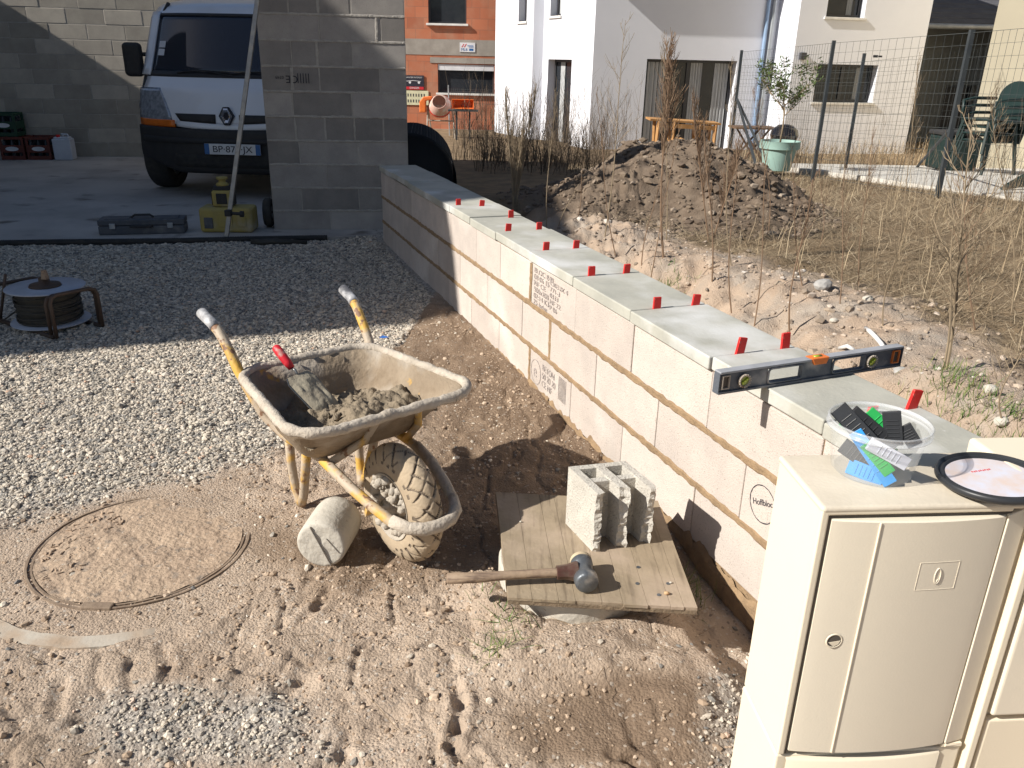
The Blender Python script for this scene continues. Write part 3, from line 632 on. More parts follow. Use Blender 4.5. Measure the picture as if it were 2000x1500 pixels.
for i in range(len(cj)-1):
    a, b = cj[i]+.0032, cj[i+1]-.0032; dz = random.uniform(-.003, .004); CT.append(dz)
    m = MB(); tl = random.uniform(-.002, .002)
    u0 = -.014+random.uniform(-.004, .004); u1 = .300+random.uniform(-.004, .004)
    zt = .660+dz; zb = .617+dz
    V = [wpt(t, u, z+(tl if t == a else 0)) for z in (zb, zt) for u in (u0, u1) for t in (a, b)]
    m.add([tuple(v) for v in V], [(0, 1, 3, 2), (4, 6, 7, 5), (0, 4, 5, 1), (2, 3, 7, 6), (0, 2, 6, 4), (1, 5, 7, 3)])
    m.build('coping_slab', K['coping'], lw, bevel=.005, seg=3)
# stamps printed on the blocks of the low wall
def onwall(t, z, off=.0045): return frame(wpt(t, -off, z), WD, Vector((0, 0, 1)))
random.seed(5)
def rows(tt, zz, lines, size, gap, sx=1.0):
    for i, s in enumerate(lines): text_obj(s, size, onwall(tt, zz-i*gap, .0022), K['stamp'], 'printed_stamp', lw, .0003, 'LEFT', sx)
rows(3.47, .585, ['BLOC B40', '08 06 15', 'NF CE', '500x200', '02:14 K3', '25 kg/m'], .034, .030, 1.5)
rows(3.66, .57, ['CREUX 4', '771-3', '0333', 'NF 22', 'P 06'], .030, .028, 1.6)
def ring(parent, T, r, w, matl, name, n=40):
    m = MB(); vs = []
    for k in range(n):
        a = 2*math.pi*k/n; ww = w*(.6+.8*random.random())
        vs += [(r*math.cos(a), r*math.sin(a), 0), ((r-ww)*math.cos(a), (r-ww)*math.sin(a), 0)]
    m.add([tuple(T @ Vector(v)) for v in vs], [(2*k, 2*k+1, (2*((k+1) % n))+1, 2*((k+1) % n)) for k in range(n)])
    return m.build(name, matl, parent)
tb = tz(1034, 720)[0]
ring(lw, onwall(tb+.085, .10, .0022), .062, .004, K['stamp'], 'printed_stamp'); rows(tb+.055, .10, ['e'], .09, .03)
rows(tb+.16, .15, ['BETON', '50 20 20', 'CE NF'], .045, .04, 1.0)
rows(tb+.35, .155, ['|||||||', '|||||||'], .06, .055, .8)
t5, z5 = tz(1490, 985)
ring(lw, onwall(t5, z5, .0022), .058, .003, K['ink'], 'printed_stamp'); text_obj('Hoffbloc', .026, onwall(t5, z5+.005, .0022) @ Matrix.Rotation(.35, 4, 'Z'), K['ink'], 'printed_stamp', lw, .0003)
random.seed(9)
# --- red spacer wedges standing in the coping joints
WEDGE = [((901, 405), 'red wedge on the coping just past the shadow edge, left one of the farthest pair'), ((941, 404), 'red wedge at the back edge of the coping, right one of the farthest pair'),
 ((998, 425), 'red wedge standing alone on the back edge between the two farthest wedge pairs'), ((997, 455), 'red wedge at the front side of the second farthest coping pair'),
 ((1058, 452), 'red wedge at the back side of the second farthest coping pair'), ((1069, 491), 'red wedge above the block with printed text, front one of its joint'),
 ((1131, 489), 'red wedge behind the joint above the printed block, back one of its pair'), ((1153, 538), 'red wedge in the middle of the wall on the front side of its coping joint'),
 ((1229, 537), 'red wedge in the middle of the wall on the back side of its coping joint'), ((1278, 600), 'front red wedge of the second pair behind the spirit level'),
 ((1355, 594), 'back red wedge of the second pair behind the spirit level'), ((1443, 690), 'red wedge right behind the left end of the spirit level'),
 ((1536, 682), 'red wedge right behind the orange vial of the spirit level'), ((1692, 803), 'red wedge seen just above the rim of the clear bucket'), ((1803, 808), 'tall tilted red wedge on the coping nearest to the camera')]
for i, (p, lab) in enumerate(WEDGE):
    q = at(*p, z=.658); t = wt(q.x, q.y); u = wu(q.x, q.y)
    tj = min(cj, key=lambda c: abs(c-t)) if i != 2 else t
    if abs(tj-t) > .06: tj = t
    m = MB(); h = .038+.010*(i in (11, 12, 14))+.002*random.random()
    if i == 13: h = .018
    m.prism([(-.0155, -.02), (.0155, -.02), (.0145, h), (-.0145, h)], -.0045, .0045)
    for k in range(5): m.box((.0152, 0, .006+k*h/6), (.0016, .007, .0022))
    o = m.build('plastic_wedge', K['red'], None, bevel=.0007, seg=1)
    q = wpt(tj, u, .6605); o.location = q
    o.rotation_euler = (random.uniform(-.06, .12), random.uniform(-.03, .1) + (.14 if i in (11, 14) else 0), WA+random.uniform(-.08, .08))
    tag(o, lab, 'wedge', 'red plastic wedges along the coping joints')
# ================================================================== NEIGHBOUR HOUSE LEFT OF THE FRAME (its roofline shades the yard)
cst = empty('neighbour_house', (0, 0, 0), 0, 'tall grey house just left of the yard that throws the big shadow', 'house')
m = MB(); SH = [(1.46, -.6), (1.46, 6.6), (1.62, 7.0), (1.95, 7.45), (4.3, 7.5), (5.3, 7.9), (7.2, 8.2), (8.3, 8.0), (11.2, 3.65), (12.6, 3.1), (12.6, -.6)]
m.add([(-9, y, z) for y, z in SH]+[(-13, y, z) for y, z in SH], [tuple(range(11)), tuple(range(21, 10, -1))]+[(i, i+11, (i+1) % 11+11, (i+1) % 11) for i in range(11)])
m.build('house_wall', K['greyrender'], cst)

# ================================================================== VAN
van = empty('delivery_van', (at(442, 233, Y=8.82).x, 8.82, .14), R_(-1.5), 'white delivery van parked nose out in the shade, windscreen dark', 'van')
def vprof(z):        # setback of the nose at height z
    return float(np.interp(z, [.05, .40, .62, .80, 1.05, 1.24, 1.86, 1.95, 2.0, 2.07], [.06, .0, .02, .04, .12, .32, .74, .86, 1.0, 1.5]))
def vhalf(z): return float(np.interp(z, [.2, .5, .9, 1.3, 1.86, 1.98, 2.07], [.96, .985, .99, .985, .985, .965, .92]))
def vS(x, z, off=0):
    w = vhalf(z); k = min(1, abs(x)/w); return Vector((x, vprof(z) + .30*k**3.2+.04*k**2 - off, z))
def panel(name, matl, pts_fn, nu=16, nv=8, off=0.0, parent=van, thick=.02):
    vs = []
    for j in range(nv+1):
        for i in range(nu+1):
            x, z = pts_fn(i/nu, j/nv); vs.append(tuple(vS(x, z, off)))
    w = nu+1; m = MB(); m.smooth = True
    m.add(vs, [(j*w+i, j*w+i+1, (j+1)*w+i+1, (j+1)*w+i) for j in range(nv) for i in range(nu)])
    o = m.build(name, matl, parent, recalc=False)
    s = o.modifiers.new('s', 'SOLIDIFY'); s.thickness = thick; s.offset = -1
    return o
lerp = lambda a, b, t: a+(b-a)*t
# bonnet / nose
panel('bonnet', K['white'], lambda u, v: (lerp(-1, 1, u)*lerp(.955*vhalf(.75), .94*vhalf(1.25), v)*.99, lerp(.70, 1.255-.0*abs(u-.5), v)), 24, 14)
# roof cap and pillars
panel('roof_front', K['white'], lambda u, v: (lerp(-1, 1, u)*vhalf(lerp(1.865, 2.07, v)), lerp(1.865, 2.07, v)), 24, 10)
for s in (-1, 1):
    panel('windscreen_pillar', K['white'], lambda u, v: (s*lerp(.885, 1.0, u if s > 0 else u)*vhalf(lerp(1.20, 1.885, v)), lerp(1.20, 1.885, v)), 4, 10, .001)
m = MB(); ys = [(.42, .36), (.5, .36), (.9, .36), (1.25, .62), (1.86, 1.1), (1.98, 1.2), (2.07, 1.8)]
for s in (-1, 1):
    vs = []
    for z, y0 in ys:
        vs += [(s*vhalf(z), vS(vhalf(z), z).y if z > .15 else y0, z), (s*vhalf(z), 5.4, z)]
    m.add(vs, [(2*i, 2*i+1, 2*i+3, 2*i+2) for i in range(len(ys)-1)])
m.add([(-.92, 1.8, 2.07), (.92, 1.8, 2.07), (.92, 5.4, 2.07), (-.92, 5.4, 2.07)], [(0, 1, 2, 3)])
m.add([(-.98, 5.4, .2), (.98, 5.4, .2), (.92, 5.4, 2.07), (-.92, 5.4, 2.07)], [(0, 1, 2, 3)])
bo = m.build('body', K['white'], van, recalc=False)
m = MB(); m.bb((-.9, 2.1, .3), (.9, 2.15, 2.04)); m.build('bulkhead', K['blackpl'], van)
m = MB(); m.bb((-.92, .5, .5), (.92, 1.0, 1.16)); m.build('dashboard', K['blackpl'], van)
g1 = panel('windscreen', glassy('tinted windscreen', (.015, .022, .04), .04, .72), lambda u, v: (lerp(-1, 1, u)*.905*vhalf(lerp(1.21, 1.86, v)), lerp(1.245, 1.862, v)), 24, 10, .004, thick=.006)
panel('windscreen_seal', K['blackpl'], lambda u, v: (lerp(-1, 1, u)*.93*vhalf(1.2), lerp(1.195, 1.25, v)), 24, 2, .008, thick=.008)
panel('windscreen_seal', K['blackpl'], lambda u, v: (lerp(-1, 1, u)*.915*vhalf(1.86), lerp(1.85, 1.878, v)), 24, 2, .008, thick=.008)
for s in (-1, 1): panel('windscreen_seal', K['blackpl'], lambda u, v: (s*lerp(.888, .912, u if s > 0 else 1-u)*vhalf(lerp(1.24, 1.86, v)), lerp(1.24, 1.86, v)), 2, 8, .008, thick=.008)
for x in (-.55, .12, .5):
    m = MB(); m.smooth = True; m.lathe([(1e-4, -.11), (.09, -.10), (.125, -.04), (.13, .05), (.10, .11), (1e-4, .13)], 16, Matrix.Translation((x, 1.55, 1.66)) @ Matrix.Diagonal((1, .55, 1, 1)))
    m.cyl((x-.05, 1.55, 1.4), (x-.05, 1.55, 1.6), .012, 8); m.cyl((x+.05, 1.55, 1.4), (x+.05, 1.55, 1.6), .012, 8)
    st_ = m.build('headrest', mat('seat cloth', (.05, .055, .07), None, 9, .9) if x < -.5 else bpy.data.materials['seat cloth'], van)
    m = MB(); m.box((x, 1.58, 1.12), (.46, .14, .66)); m.build('seat', bpy.data.materials['seat cloth'], van, bevel=.05, seg=3)
m = MB(); m.smooth = True; m.lathe([(.175, -.014), (.192, 0), (.175, .014), (.162, 0), (.175, -.014)], 28, Matrix.Translation((.42, 1.12, 1.30)) @ Matrix.Rotation(R_(55), 4, 'X')); m.build('steering_wheel', K['blackpl'], van)
# wipers
for x0, x1 in ((-.55, .02), (.0, .62)):
    m = MB(); m.tube([vS(lerp(x0, x1, t), 1.235+.03*math.sin(t*3.1), .022) for t in (0, .25, .5, .75, 1)], .009, 6); m.tube([vS(x1, 1.215, .03), vS(lerp(x0, x1, .5), 1.262, .035)], .007, 6); m.build('wiper', K['blackpl'], van)
# vehicle papers stuck in the screen corner
m = MB()
for z in (1.50, 1.415):
    c = vS(-.82, z, .012); c2 = vS(-.74, z, .012); c3 = vS(-.74, z+.07, .012); c4 = vS(-.82, z+.07, .012); m.add([tuple(c), tuple(c2), tuple(c3), tuple(c4)], [(0, 1, 2, 3)])
m.build('window_sticker', K['signw'], van)
# lower nose: slit grilles, white band, bumper
panel('front_band', K['white'], lambda u, v: (lerp(-.50, .50, u)*1.02, lerp(.645+.03*abs(2*u-1)**2, .71+.04*abs(2*u-1)**2, v)), 20, 3, .012)
for s in (-1, 1):
    panel('grille', K['blackpl'], lambda u, v: (s*lerp(.115, lerp(.47, .52, v), u if s > 0 else 1-u), lerp(.715+.02*(u if s > 0 else 1-u), .815, v)), 8, 3, .014, thick=.01)
    hl = panel('headlight', K['lens'], lambda u, v: (s*lerp(.985*vhalf(1)*1.0, lerp(.56, .70, v**1.3), (1-u) if s > 0 else u), lerp(.745, 1.075+.02*(0), v)-(.0+.035*(1-abs(2*u-1)))*(1-v)), 10, 8, .006, thick=.02)
    o2 = panel('indicator_lens', K['orange'], lambda u, v: (s*lerp(.985*vhalf(.8), .535, (1-u) if s > 0 else u), lerp(.665, .742, v)-.02*((1-u) if s < 0 else (1-u))*0), 8, 3, .007, parent=van, thick=.02)
panel('bumper', K['blackpl'], lambda u, v: (lerp(-1, 1, u)*1.0*vhalf(.5), lerp(.17+.16*max(0, abs(2*u-1)-.55)/.45, .655+.012*abs(2*u-1), v)), 28, 10, .03, thick=.05)
panel('bumper_step', K['blackpl'], lambda u, v: (lerp(-1, 1, u)*.97*vhalf(.5), lerp(.50, .56, v)), 28, 2, .05, thick=.03)
panel('lower_intake', K['rubber'], lambda u, v: (lerp(-.55, .55, u), lerp(.24, .38, v)), 12, 3, .034, thick=.01)
# rhombus badge
bd_ = MB(); c = vS(0, .80, .03)
rh = [(0, .083), (.058, .0), (0, -.083), (-.058, 0)]; ri = [(0, .045), (.026, 0), (0, -.045), (-.026, 0)]
hexo = [(-.022, .083), (.022, .083), (.06, 0), (.022, -.083), (-.022, -.083), (-.06, 0)]; hexi = [(x*.48, z*.5) for x, z in hexo]
vs = [(c.x+x, c.y-.012, c.z+z) for x, z in hexo]+[(c.x+x, c.y-.024, c.z+z) for x, z in [(q[0]*.75, q[1]*.8) for q in hexo]]+[(c.x+x, c.y-.010, c.z+z) for x, z in hexi]
bd_.add(vs, [(i, (i+1) % 6, (i+1) % 6+6, i+6) for i in range(6)]+[(i+6, (i+1) % 6+6, (i+1) % 6+12, i+12) for i in range(6)])
bg_ = bd_.build('badge', K['chrome'], van)
m = MB(); m.prism([(c.x+x*1.2, c.z+z*1.15) for x, z in hexo], c.y-.008, c.y+.03); m.build('badge_plate', K['ink'], bg_)
# plate
pc = Vector((.055, -.075, .452)); m = MB(); m.box(pc, (.54, .012, .115)); pl = m.build('number_plate', K['plate'], van, bevel=.003)
for sx_ in (-1, 1): m = MB(); m.box(pc+Vector((sx_*.247, -.0068, 0)), (.045, .002, .113)); m.build('plate_band', K['blue'], pl)
text_obj('BP·870·JX', .098, frame(pc+Vector((0, -.0075, -.002)), (1, 0, 0), (0, 0, 1)), K['ink'], 'plate_lettering', pl, .0006, sx=.98)
# mirrors
for s in (-1, 1):
    m = MB(); m.box((s*1.17, .86, 1.36), (.19, .12, .38)); mi = m.build('wing_mirror', K['blackpl'], van, bevel=.05, seg=4)
    for z_ in (1.42, 1.24): m = MB(); m.tube([(s*.94, .95, z_), (s*1.10, .88, z_)], .024, 8); m.build('mirror_arm', K['blackpl'], mi)
for (x, y) in ((-.955, .86), (.955, .86), (-.88, 4.3), (.88, 4.3)):
    m = MB(); m.smooth = True; T = Matrix.Translation((x, y, .237)) @ Matrix.Rotation(R_(90), 4, 'Y')
    m.lathe([(.20, -.11), (.32, -.118), (.346, -.095), (.355, 0), (.346, .095), (.32, .118), (.20, .11)], 40, T); wh = m.build('wheel', K['rubber'], van)
    m = MB(); m.lathe([(1e-4, -.03), (.06, -.05), (.09, -.02), (.20, -.09), (.21, .0), (.20, .09), (.09, .02), (1e-4, .03)], 30, T); m.build('rim', K['zinc'], wh)
m = MB(); m.bb((-.8, .3, .22), (.8, 4.9, .34)); m.build('underbody', K['rubber'], van)
m = MB(); b0 = vS(-.85, 1.93, .02); m.tube([b0+Vector((0, 0, -.03)), b0+Vector((.02, .08, .06))], .02, 8); m.build('roof_rail', K['blackpl'], van)

van.scale = (1.085, .93, .93)
# ================================================================== THINGS ON THE SLAB
def crate(loc, rz, matl, lab, lidmat, grp='stacked bottle crates'):
    e = empty('bottle_crate', loc, rz, lab, 'crate', None); w, d, h = .31, .36, .31; m = MB()
    for (x0, x1, y0, y1) in ((-w/2, w/2, -d/2, -d/2+.012), (-w/2, w/2, d/2-.012, d/2), (-w/2, -w/2+.012, -d/2, d/2), (w/2-.012, w/2, -d/2, d/2)):
        m.bb((x0, y0, 0), (x1, y1, .055)); m.bb((x0, y0, .10), (x1, y1, .20)); m.bb((x0, y0, h-.035), (x1, y1, h))
    for sx in (-1, 1):
        for sy in (-1, 1): m.bb((sx*w/2-sx*.03, sy*d/2-sy*.03, 0), (sx*(w/2+.002), sy*(d/2+.002), h+.001))
    m.bb((-w/2+.01, -d/2+.01, .01), (w/2-.01, d/2-.01, .025)); m.build('crate_body', matl, e, bevel=.003)
    m = MB()
    for i in range(3):
        for j in range(4): m.cyl((-.10+i*.10, -.13+j*.087, .03), (-.10+i*.10, -.13+j*.087, .20), .034, 10); m.cyl((-.10+i*.10, -.13+j*.087, .20), (-.10+i*.10, -.13+j*.087, .29), .03, 10, .013)
    m.build('bottles', K['glass'], e)
    m = MB(); m.lathe([(1e-4, 0), (1, 0)], 20, Matrix.Translation((0, -d/2-.002, .15)) @ Matrix.Rotation(R_(90), 4, 'X') @ Matrix.Diagonal((.085, .03, 1, 1))); m.build('printed_oval', lidmat, e)
    return e
cb = Vector((bd.y, -bd.x, 0)); ca = math.atan2(bd.y, bd.x)
c1 = at(24, 312, z=.03); c2 = at(75, 312, z=.03)
crate(c1+Vector((0, .16, 0)), ca, K['crateR'], 'brown red bottle crate under the dark green crate', K['signw'])
crate(c2+Vector((0, .16, 0)), ca, K['crateR'], 'brown red bottle crate between the crate stack and the white canister', K['signw'])
crate(c1+Vector((-.06, .16, .315)), ca, K['crateG'], 'dark green bottle crate stacked on a brown red crate', K['signw'])
c3 = at(122, 313, z=.03)
e = empty('jerrycan', c3+Vector((0, .1, 0)), ca, 'white plastic jerrycan with red cap against the block wall', 'jerrycan')
m = MB(); m.bb((-.12, -.10, 0), (.12, .12, .29)); m.bb((-.10, -.07, .285), (.10, .09, .315)); m.build('canister_body', K['can'], e, bevel=.028, seg=4)
m = MB(); m.cyl((-.04, -.04, .31), (-.04, -.04, .345), .026, 16); m.build('cap', K['red'], e); m = MB(); m.tube([(.09, 0, .30), (.07, 0, .345), (0, 0, .35), (-.0, .05, .31)], .014, 8); m.build('carry_handle', K['can'], e)
# long dark case
a, b = at(184, 460, z=.03), at(360, 456, z=.03); ax = (b-a).normalized(); L = (b-a).length*.96
e = empty('tool_case', (a+b)/2+Vector((0, .10, 0)), math.atan2(ax.y, ax.x), 'long dark blue grey plastic tool case lying on the slab', 'tool case')
m = MB(); m.bb((-L/2, -.10, 0), (L/2, .11, .075)); m.build('case_bottom', K['darkbox'], e, bevel=.012, seg=3)
m = MB(); m.bb((-L/2, -.10, .079), (L/2, .11, .125)); m.bb((-L/2+.05, -.07, .12), (-.10, .08, .132)); m.bb((.10, -.07, .12), (L/2-.05, .08, .132)); m.build('case_lid', K['darkbox'], e, bevel=.010, seg=3)
for x in (-.23, .23): m = MB(); m.box((x, -.104, .075), (.045, .012, .045)); m.build('latch', K['zinc'], e, bevel=.003)
m = MB(); m.tube([(-.085, -.095, .07), (-.085, -.135, .075), (.085, -.135, .075), (.085, -.095, .07)], .011, 8); m.build('carry_handle', K['blackpl'], e)
m = MB(); m.tube([(-.09, .0, .13), (-.06, .0, .152), (.06, 0, .152), (.09, 0, .13)], .009, 8); m.build('top_handle', K['blackpl'], e)
# yellow laser level on yellow case
q = at(441, 455, z=.03)
e = empty('yellow_case', q+Vector((0, .12, 0)), R_(4), 'dusty yellow plastic case on the slab carrying the laser level', 'case')
m = MB(); m.bb((-.225, -.12, 0), (.225, .13, .215)); m.build('case_body', K['yellow'], e, bevel=.03, seg=4)
for x in (-.145, .14): m = MB(); m.box((x, -.122, .085+.02*(x > 0)), (.075, .014, .095)); m.build('latch', K['darkbox'] if x < 0 else K['yellow'], e, bevel=.006)
m = MB(); m.bb((-.06, -.128, .05), (.06, -.116, .17)); m.build('case_panel', K['yellow'], e, bevel=.006)
e = empty('laser_level', q+Vector((-.03, .13, .215)), R_(4), 'yellow and black rotating laser level on top of the yellow case', 'laser level')
m = MB(); m.bb((-.085, -.075, 0), (.085, .08, .14)); m.build('housing', K['yellow'], e, bevel=.02, seg=3)
m = MB(); m.bb((-.045, -.084, .025), (.045, -.07, .115)); m.bb((-.095, -.05, .01), (-.083, .05, .12)); m.bb((.083, -.05, .01), (.095, .05, .12)); m.bb((-.07, -.06, .138), (.07, .065, .175)); m.build('control_panel', K['blackpl'], e, bevel=.008)
m = MB(); m.smooth = True; m.lathe([(1e-4, 0), (.055, 0), (.05, .02), (.03, .03), (.03, .05), (.048, .055), (.048, .075), (1e-4, .08)], 24, Matrix.Translation((0, 0, .173))); m.build('rotating_head', K['yellow'], e)
# aluminium staff with clamp
a = at(441, 472, z=.0); b = at(500, 22, Y=7.10); 
e = empty('levelling_staff', a, 0, 'long dusty aluminium staff leaning against the grey block wall', 'staff')
d = (b-a); m = MB(); m.bar((0, 0, 0), d*1.12, .022, .036, up=(1, 0, 0)); m.build('staff_rail', K['alu'], e, bevel=.003)
cpt = d*.135+Vector((.0, -.03, 0)); m = MB(); m.box(cpt, (.05, .06, .05)); m.tube([cpt+Vector((0, 0, 0)), cpt+Vector((.11, -.01, -.005))], .014, 8); m.cyl(cpt+Vector((.10, -.01, -.005)), cpt+Vector((.13, -.01, -.005)), .026, 12); m.build('clamp', K['blackpl'], e, bevel=.002)
# small wheel peeking out behind the pillar
q = at(522, 446, z=.03); e = empty('hand_truck', q+Vector((.10, .10, 0)), R_(8), 'hand truck mostly hidden behind the grey block wall, black wheel showing', 'hand truck')
m = MB(); m.smooth = True; T = Matrix.Translation((-.10, 0, .13)) @ Matrix.Rotation(R_(90), 4, 'Y'); m.lathe([(.08, -.035), (.11, -.04), (.13, -.02), (.13, .02), (.11, .04), (.08, .035)], 28, T); m.build('wheel', K['rubber'], e)
m = MB(); m.lathe([(1e-4, -.03), (.08, -.02), (.08, .02), (1e-4, .03)], 20, T); m.build('rim', K['zinc'], e)
m = MB(); m.tube([(-.05, .0, .13), (-.045, .08, 1.15)], .014, 8); m.tube([(.3, .0, .13), (.3, .08, 1.15)], .014, 8); m.tube([(-.12, 0, .13), (.38, 0, .13)], .01, 8); m.tube([(-.045, .08, 1.15), (.3, .08, 1.15)], .014, 8); m.build('truck_frame', K['post'], e)
# black corrugated conduit along the slab edge
m = MB(); m.smooth = True; a = at(-60, 478, z=.015); b = at(640, 466, z=.015); n = 420; ps = []; rs = []
for i in range(n+1):
    f = i/n; p = a.lerp(b, f)+Vector((0, .012*math.sin(f*9)-.02, .008)); ps.append(p); rs.append(.030 if i % 2 else .023)
m.tube(ps, rs, 8); o = m.build('corrugated_conduit', K['rubber'], None); tag(o, 'black corrugated conduit lying along the edge of the concrete slab', 'conduit')
m = MB(); m.smooth = True; m.tube([at(490, 474, z=.025), at(540, 472, z=.03), at(600, 474, z=.02)], [.03, .028, .02], 8); o = m.build('rubber_hose', K['cable'], None); tag(o, 'short piece of black hose end lying in front of the grey pillar', 'hose')

# ================================================================== CABLE REEL
q = Vector((-2.66, 4.47, 0)); e = empty('cable_reel', q, 0, 'cable reel with pale discs and brown tube frame standing in the shade', 'cable reel')
gz = ghs(q.x, q.y)
m = MB(); m.smooth = True; m.lathe([(1e-4, 0), (.205, 0), (.208, .004), (.205, .008), (1e-4, .008)], 48, Matrix.Translation((0, 0, gz+.225))); m.build('disc', K['reelwhite'], e)
m = MB(); m.smooth = True; m.lathe([(1e-4, 0), (.205, 0), (.208, .004), (.205, .008), (1e-4, .008)], 48, Matrix.Translation((0, 0, gz+.03))); m.build('disc', K['reelwhite'], e)
m = MB(); m.smooth = True; pr = [(.10, .04)]
for k in range(9): pr += [(.150+.010*(k % 2)+.006*random.random(), .042+k*.021), (.162, .052+k*.021)]
pr += [(.10, .225)]; m.lathe(pr, 48, Matrix.Translation((0, 0, gz))); 
for k in range(7):
    z0 = gz+.06+k*.022; m.tube([((.166+.004*random.random())*math.cos(t), .166*math.sin(t), z0+.012*math.sin(t+k*1.3)) for t in np.linspace(0, 6.28, 26)], .006, 6, False)
m.build('wound_cable', K['cable'], e)
m = MB(); m.smooth = True; m.lathe([(1e-4, 0), (.085, 0), (.08, .012), (.03, .018), (.028, .05), (1e-4, .055)], 24, Matrix.Translation((0, 0, gz+.233))); m.build('hub', K['rust'], e)
m = MB(); m.cyl((.02, -.02, gz+.28), (.02, -.02, gz+.33), .022, 10, .014); m.build('crank_knob', K['handle'], e)
def uloop(p0, p1, h, name='frame_tube'):
    m = MB(); m.smooth = True; p0 = Vector(p0)-q; p1 = Vector(p1)-q; d = (p1-p0).normalized()*.04; t = Vector((0, 0, h)); c = Vector((0, 0, .04))
    m.tube([p0, p0+t-c, p0+t-c*.3+d*.3, p0+t+d, p1+t-d, p1+t-c*.3-d*.3, p1+t-c, p1], .0105, 8); m.build(name, K['rust'], e)
uloop((-2.50, 4.215, gz+.01), (-2.35, 4.43, gz+.01), .235); uloop((-2.535, 4.23, gz+.01), (-2.375, 4.45, gz+.01), .225)
uloop((-2.98, 4.50, gz+.01), (-2.83, 4.72, gz+.01), .21)
m = MB(); m.smooth = True
for a_, b_ in (((-2.52, 4.22), (-2.98, 4.50)), ((-2.36, 4.44), (-2.83, 4.72))): m.tube([Vector((*a_, gz+.012))-q, Vector((*b_, gz+.012))-q], .0125, 8)
m.tube([Vector((-2.98, 4.5, gz+.01))-q, Vector((-2.86, 4.45, gz+.30))-q], .008, 6); m.build('frame_tube', K['rust'], e)
m = MB(); m.smooth = True; m.tube([(-.17, .02, gz+.10), (-.30, .02, gz+.012), (-.42, -.03, gz+.008), (-.6, .0, gz+.008)], .005, 6); m.build('cable_end', K['cable'], e)

# ================================================================== MANHOLE
e = empty('manhole', (MH[0], MH[1], 0), 0, 'round manhole cover buried in tan dirt with thin iron rim', 'manhole cover')
def bury(a): return -.014*float(sstep(.5, .95, math.cos(a-R_(62))))-.006*float(vn(np.array(a*5), np.array(3.), 4))
def endbury(a): return -.02*float(sstep(R_(285), R_(314), a))-.004*float(vn(np.array(a*14), np.array(1.), 8))
def ringm(r0, r1, z0, z1, n=96, a0=0, a1=2*math.pi, jit=0, zf=bury):
    m = MB(); m.smooth = False; full = a1-a0 > 6.28; k = n if full else n+1; vs = []
    for i in range(k):
        a = a0+(a1-a0)*i/n; j = jit*(random.random()-.5)
        z2 = z1+zf(a); vs += [((r0+j)*math.cos(a), (r0+j)*math.sin(a), z0+min(0, z2-z1)), ((r0+j)*math.cos(a), (r0+j)*math.sin(a), z2), ((r1+j)*math.cos(a), (r1+j)*math.sin(a), z2), ((r1+j)*math.cos(a), (r1+j)*math.sin(a), z0+min(0, z2-z1))]
    m.add(vs, [(4*i+q_, 4*i+(q_+1) % 4, 4*((i+1) % k)+(q_+1) % 4, 4*((i+1) % k)+q_) for i in range(n) for q_ in range(4)]); return m
K['iron'] = mat('dirt caked iron', (.20, .145, .105), (.30, .225, .16), 9, .9, .5, 80)
K['dirtlid'] = mat('dirt over lid', (.46, .345, .245), (.36, .265, .19), 7, .97, 1, 55, spots=((.56, .49, .40), 90, .64, .70), dust=((.28, .22, .17), 22, .58, .66), bdist=.01)
T_ = ringm(.311, .317, -.02, .001, 120, jit=.0012); T_.build('rim_ring', K['iron'], e); ringm(.326, .333, -.02, .002, 120, jit=.0015).build('rim_ring', K['iron'], e)
m = MB(); vs = [(0, 0, .0015)]; nr, na = 26, 90
for i in range(1, nr+1):
    for k in range(na):
        r = .309*i/nr; a = 2*math.pi*k/na; x, y = r*math.cos(a), r*math.sin(a)
        vs.append((x, y, -.001+bury(a)*.8*(r/.309)**3+.008*(float(vn(x*26, y*26, 71))-.4)+.006*float(vn(x*60, y*60, 72))*(1 if x < -.05 else .5)))
m.smooth = True; m.add(vs, [(0, 1+k, 1+(k+1) % na) for k in range(na)]+[(1+(i-1)*na+k, 1+i*na+k, 1+i*na+(k+1) % na, 1+(i-1)*na+(k+1) % na) for i in range(1, nr) for k in range(na)])
m.build('lid', K['dirtlid'], e)
m = MB()
for i in range(110):
    a = random.uniform(2.3, 4.0); r = random.uniform(.17, .29); x, y = r*math.cos(a), r*math.sin(a); t = random.uniform(0, 3.14)
    m.bar((x-.009*math.cos(t), y-.009*math.sin(t), .001), (x+.009*math.cos(t), y+.009*math.sin(t), .001), .005, .006)
m.build('tread_pattern', K['dirtlid'], e, bevel=.0015)
m = ringm(.452, .500, -.03, .004, 60, R_(205), R_(318), .003, endbury); K['arc'] = mat('pale worn concrete ring', (.50, .455, .385), (.44, .375, .30), 6, .9, .3, 80, dust=((.42, .32, .23), 7, .46, .62)); m.build('concrete_collar', K['arc'], e)
m = MB(); q = at(190, 1183, z=0); m.box((q.x-MH[0], q.y-MH[1], -.006), (.09, .028, .02)); m.build('lifting_notch', K['iron'], e, bevel=.004)
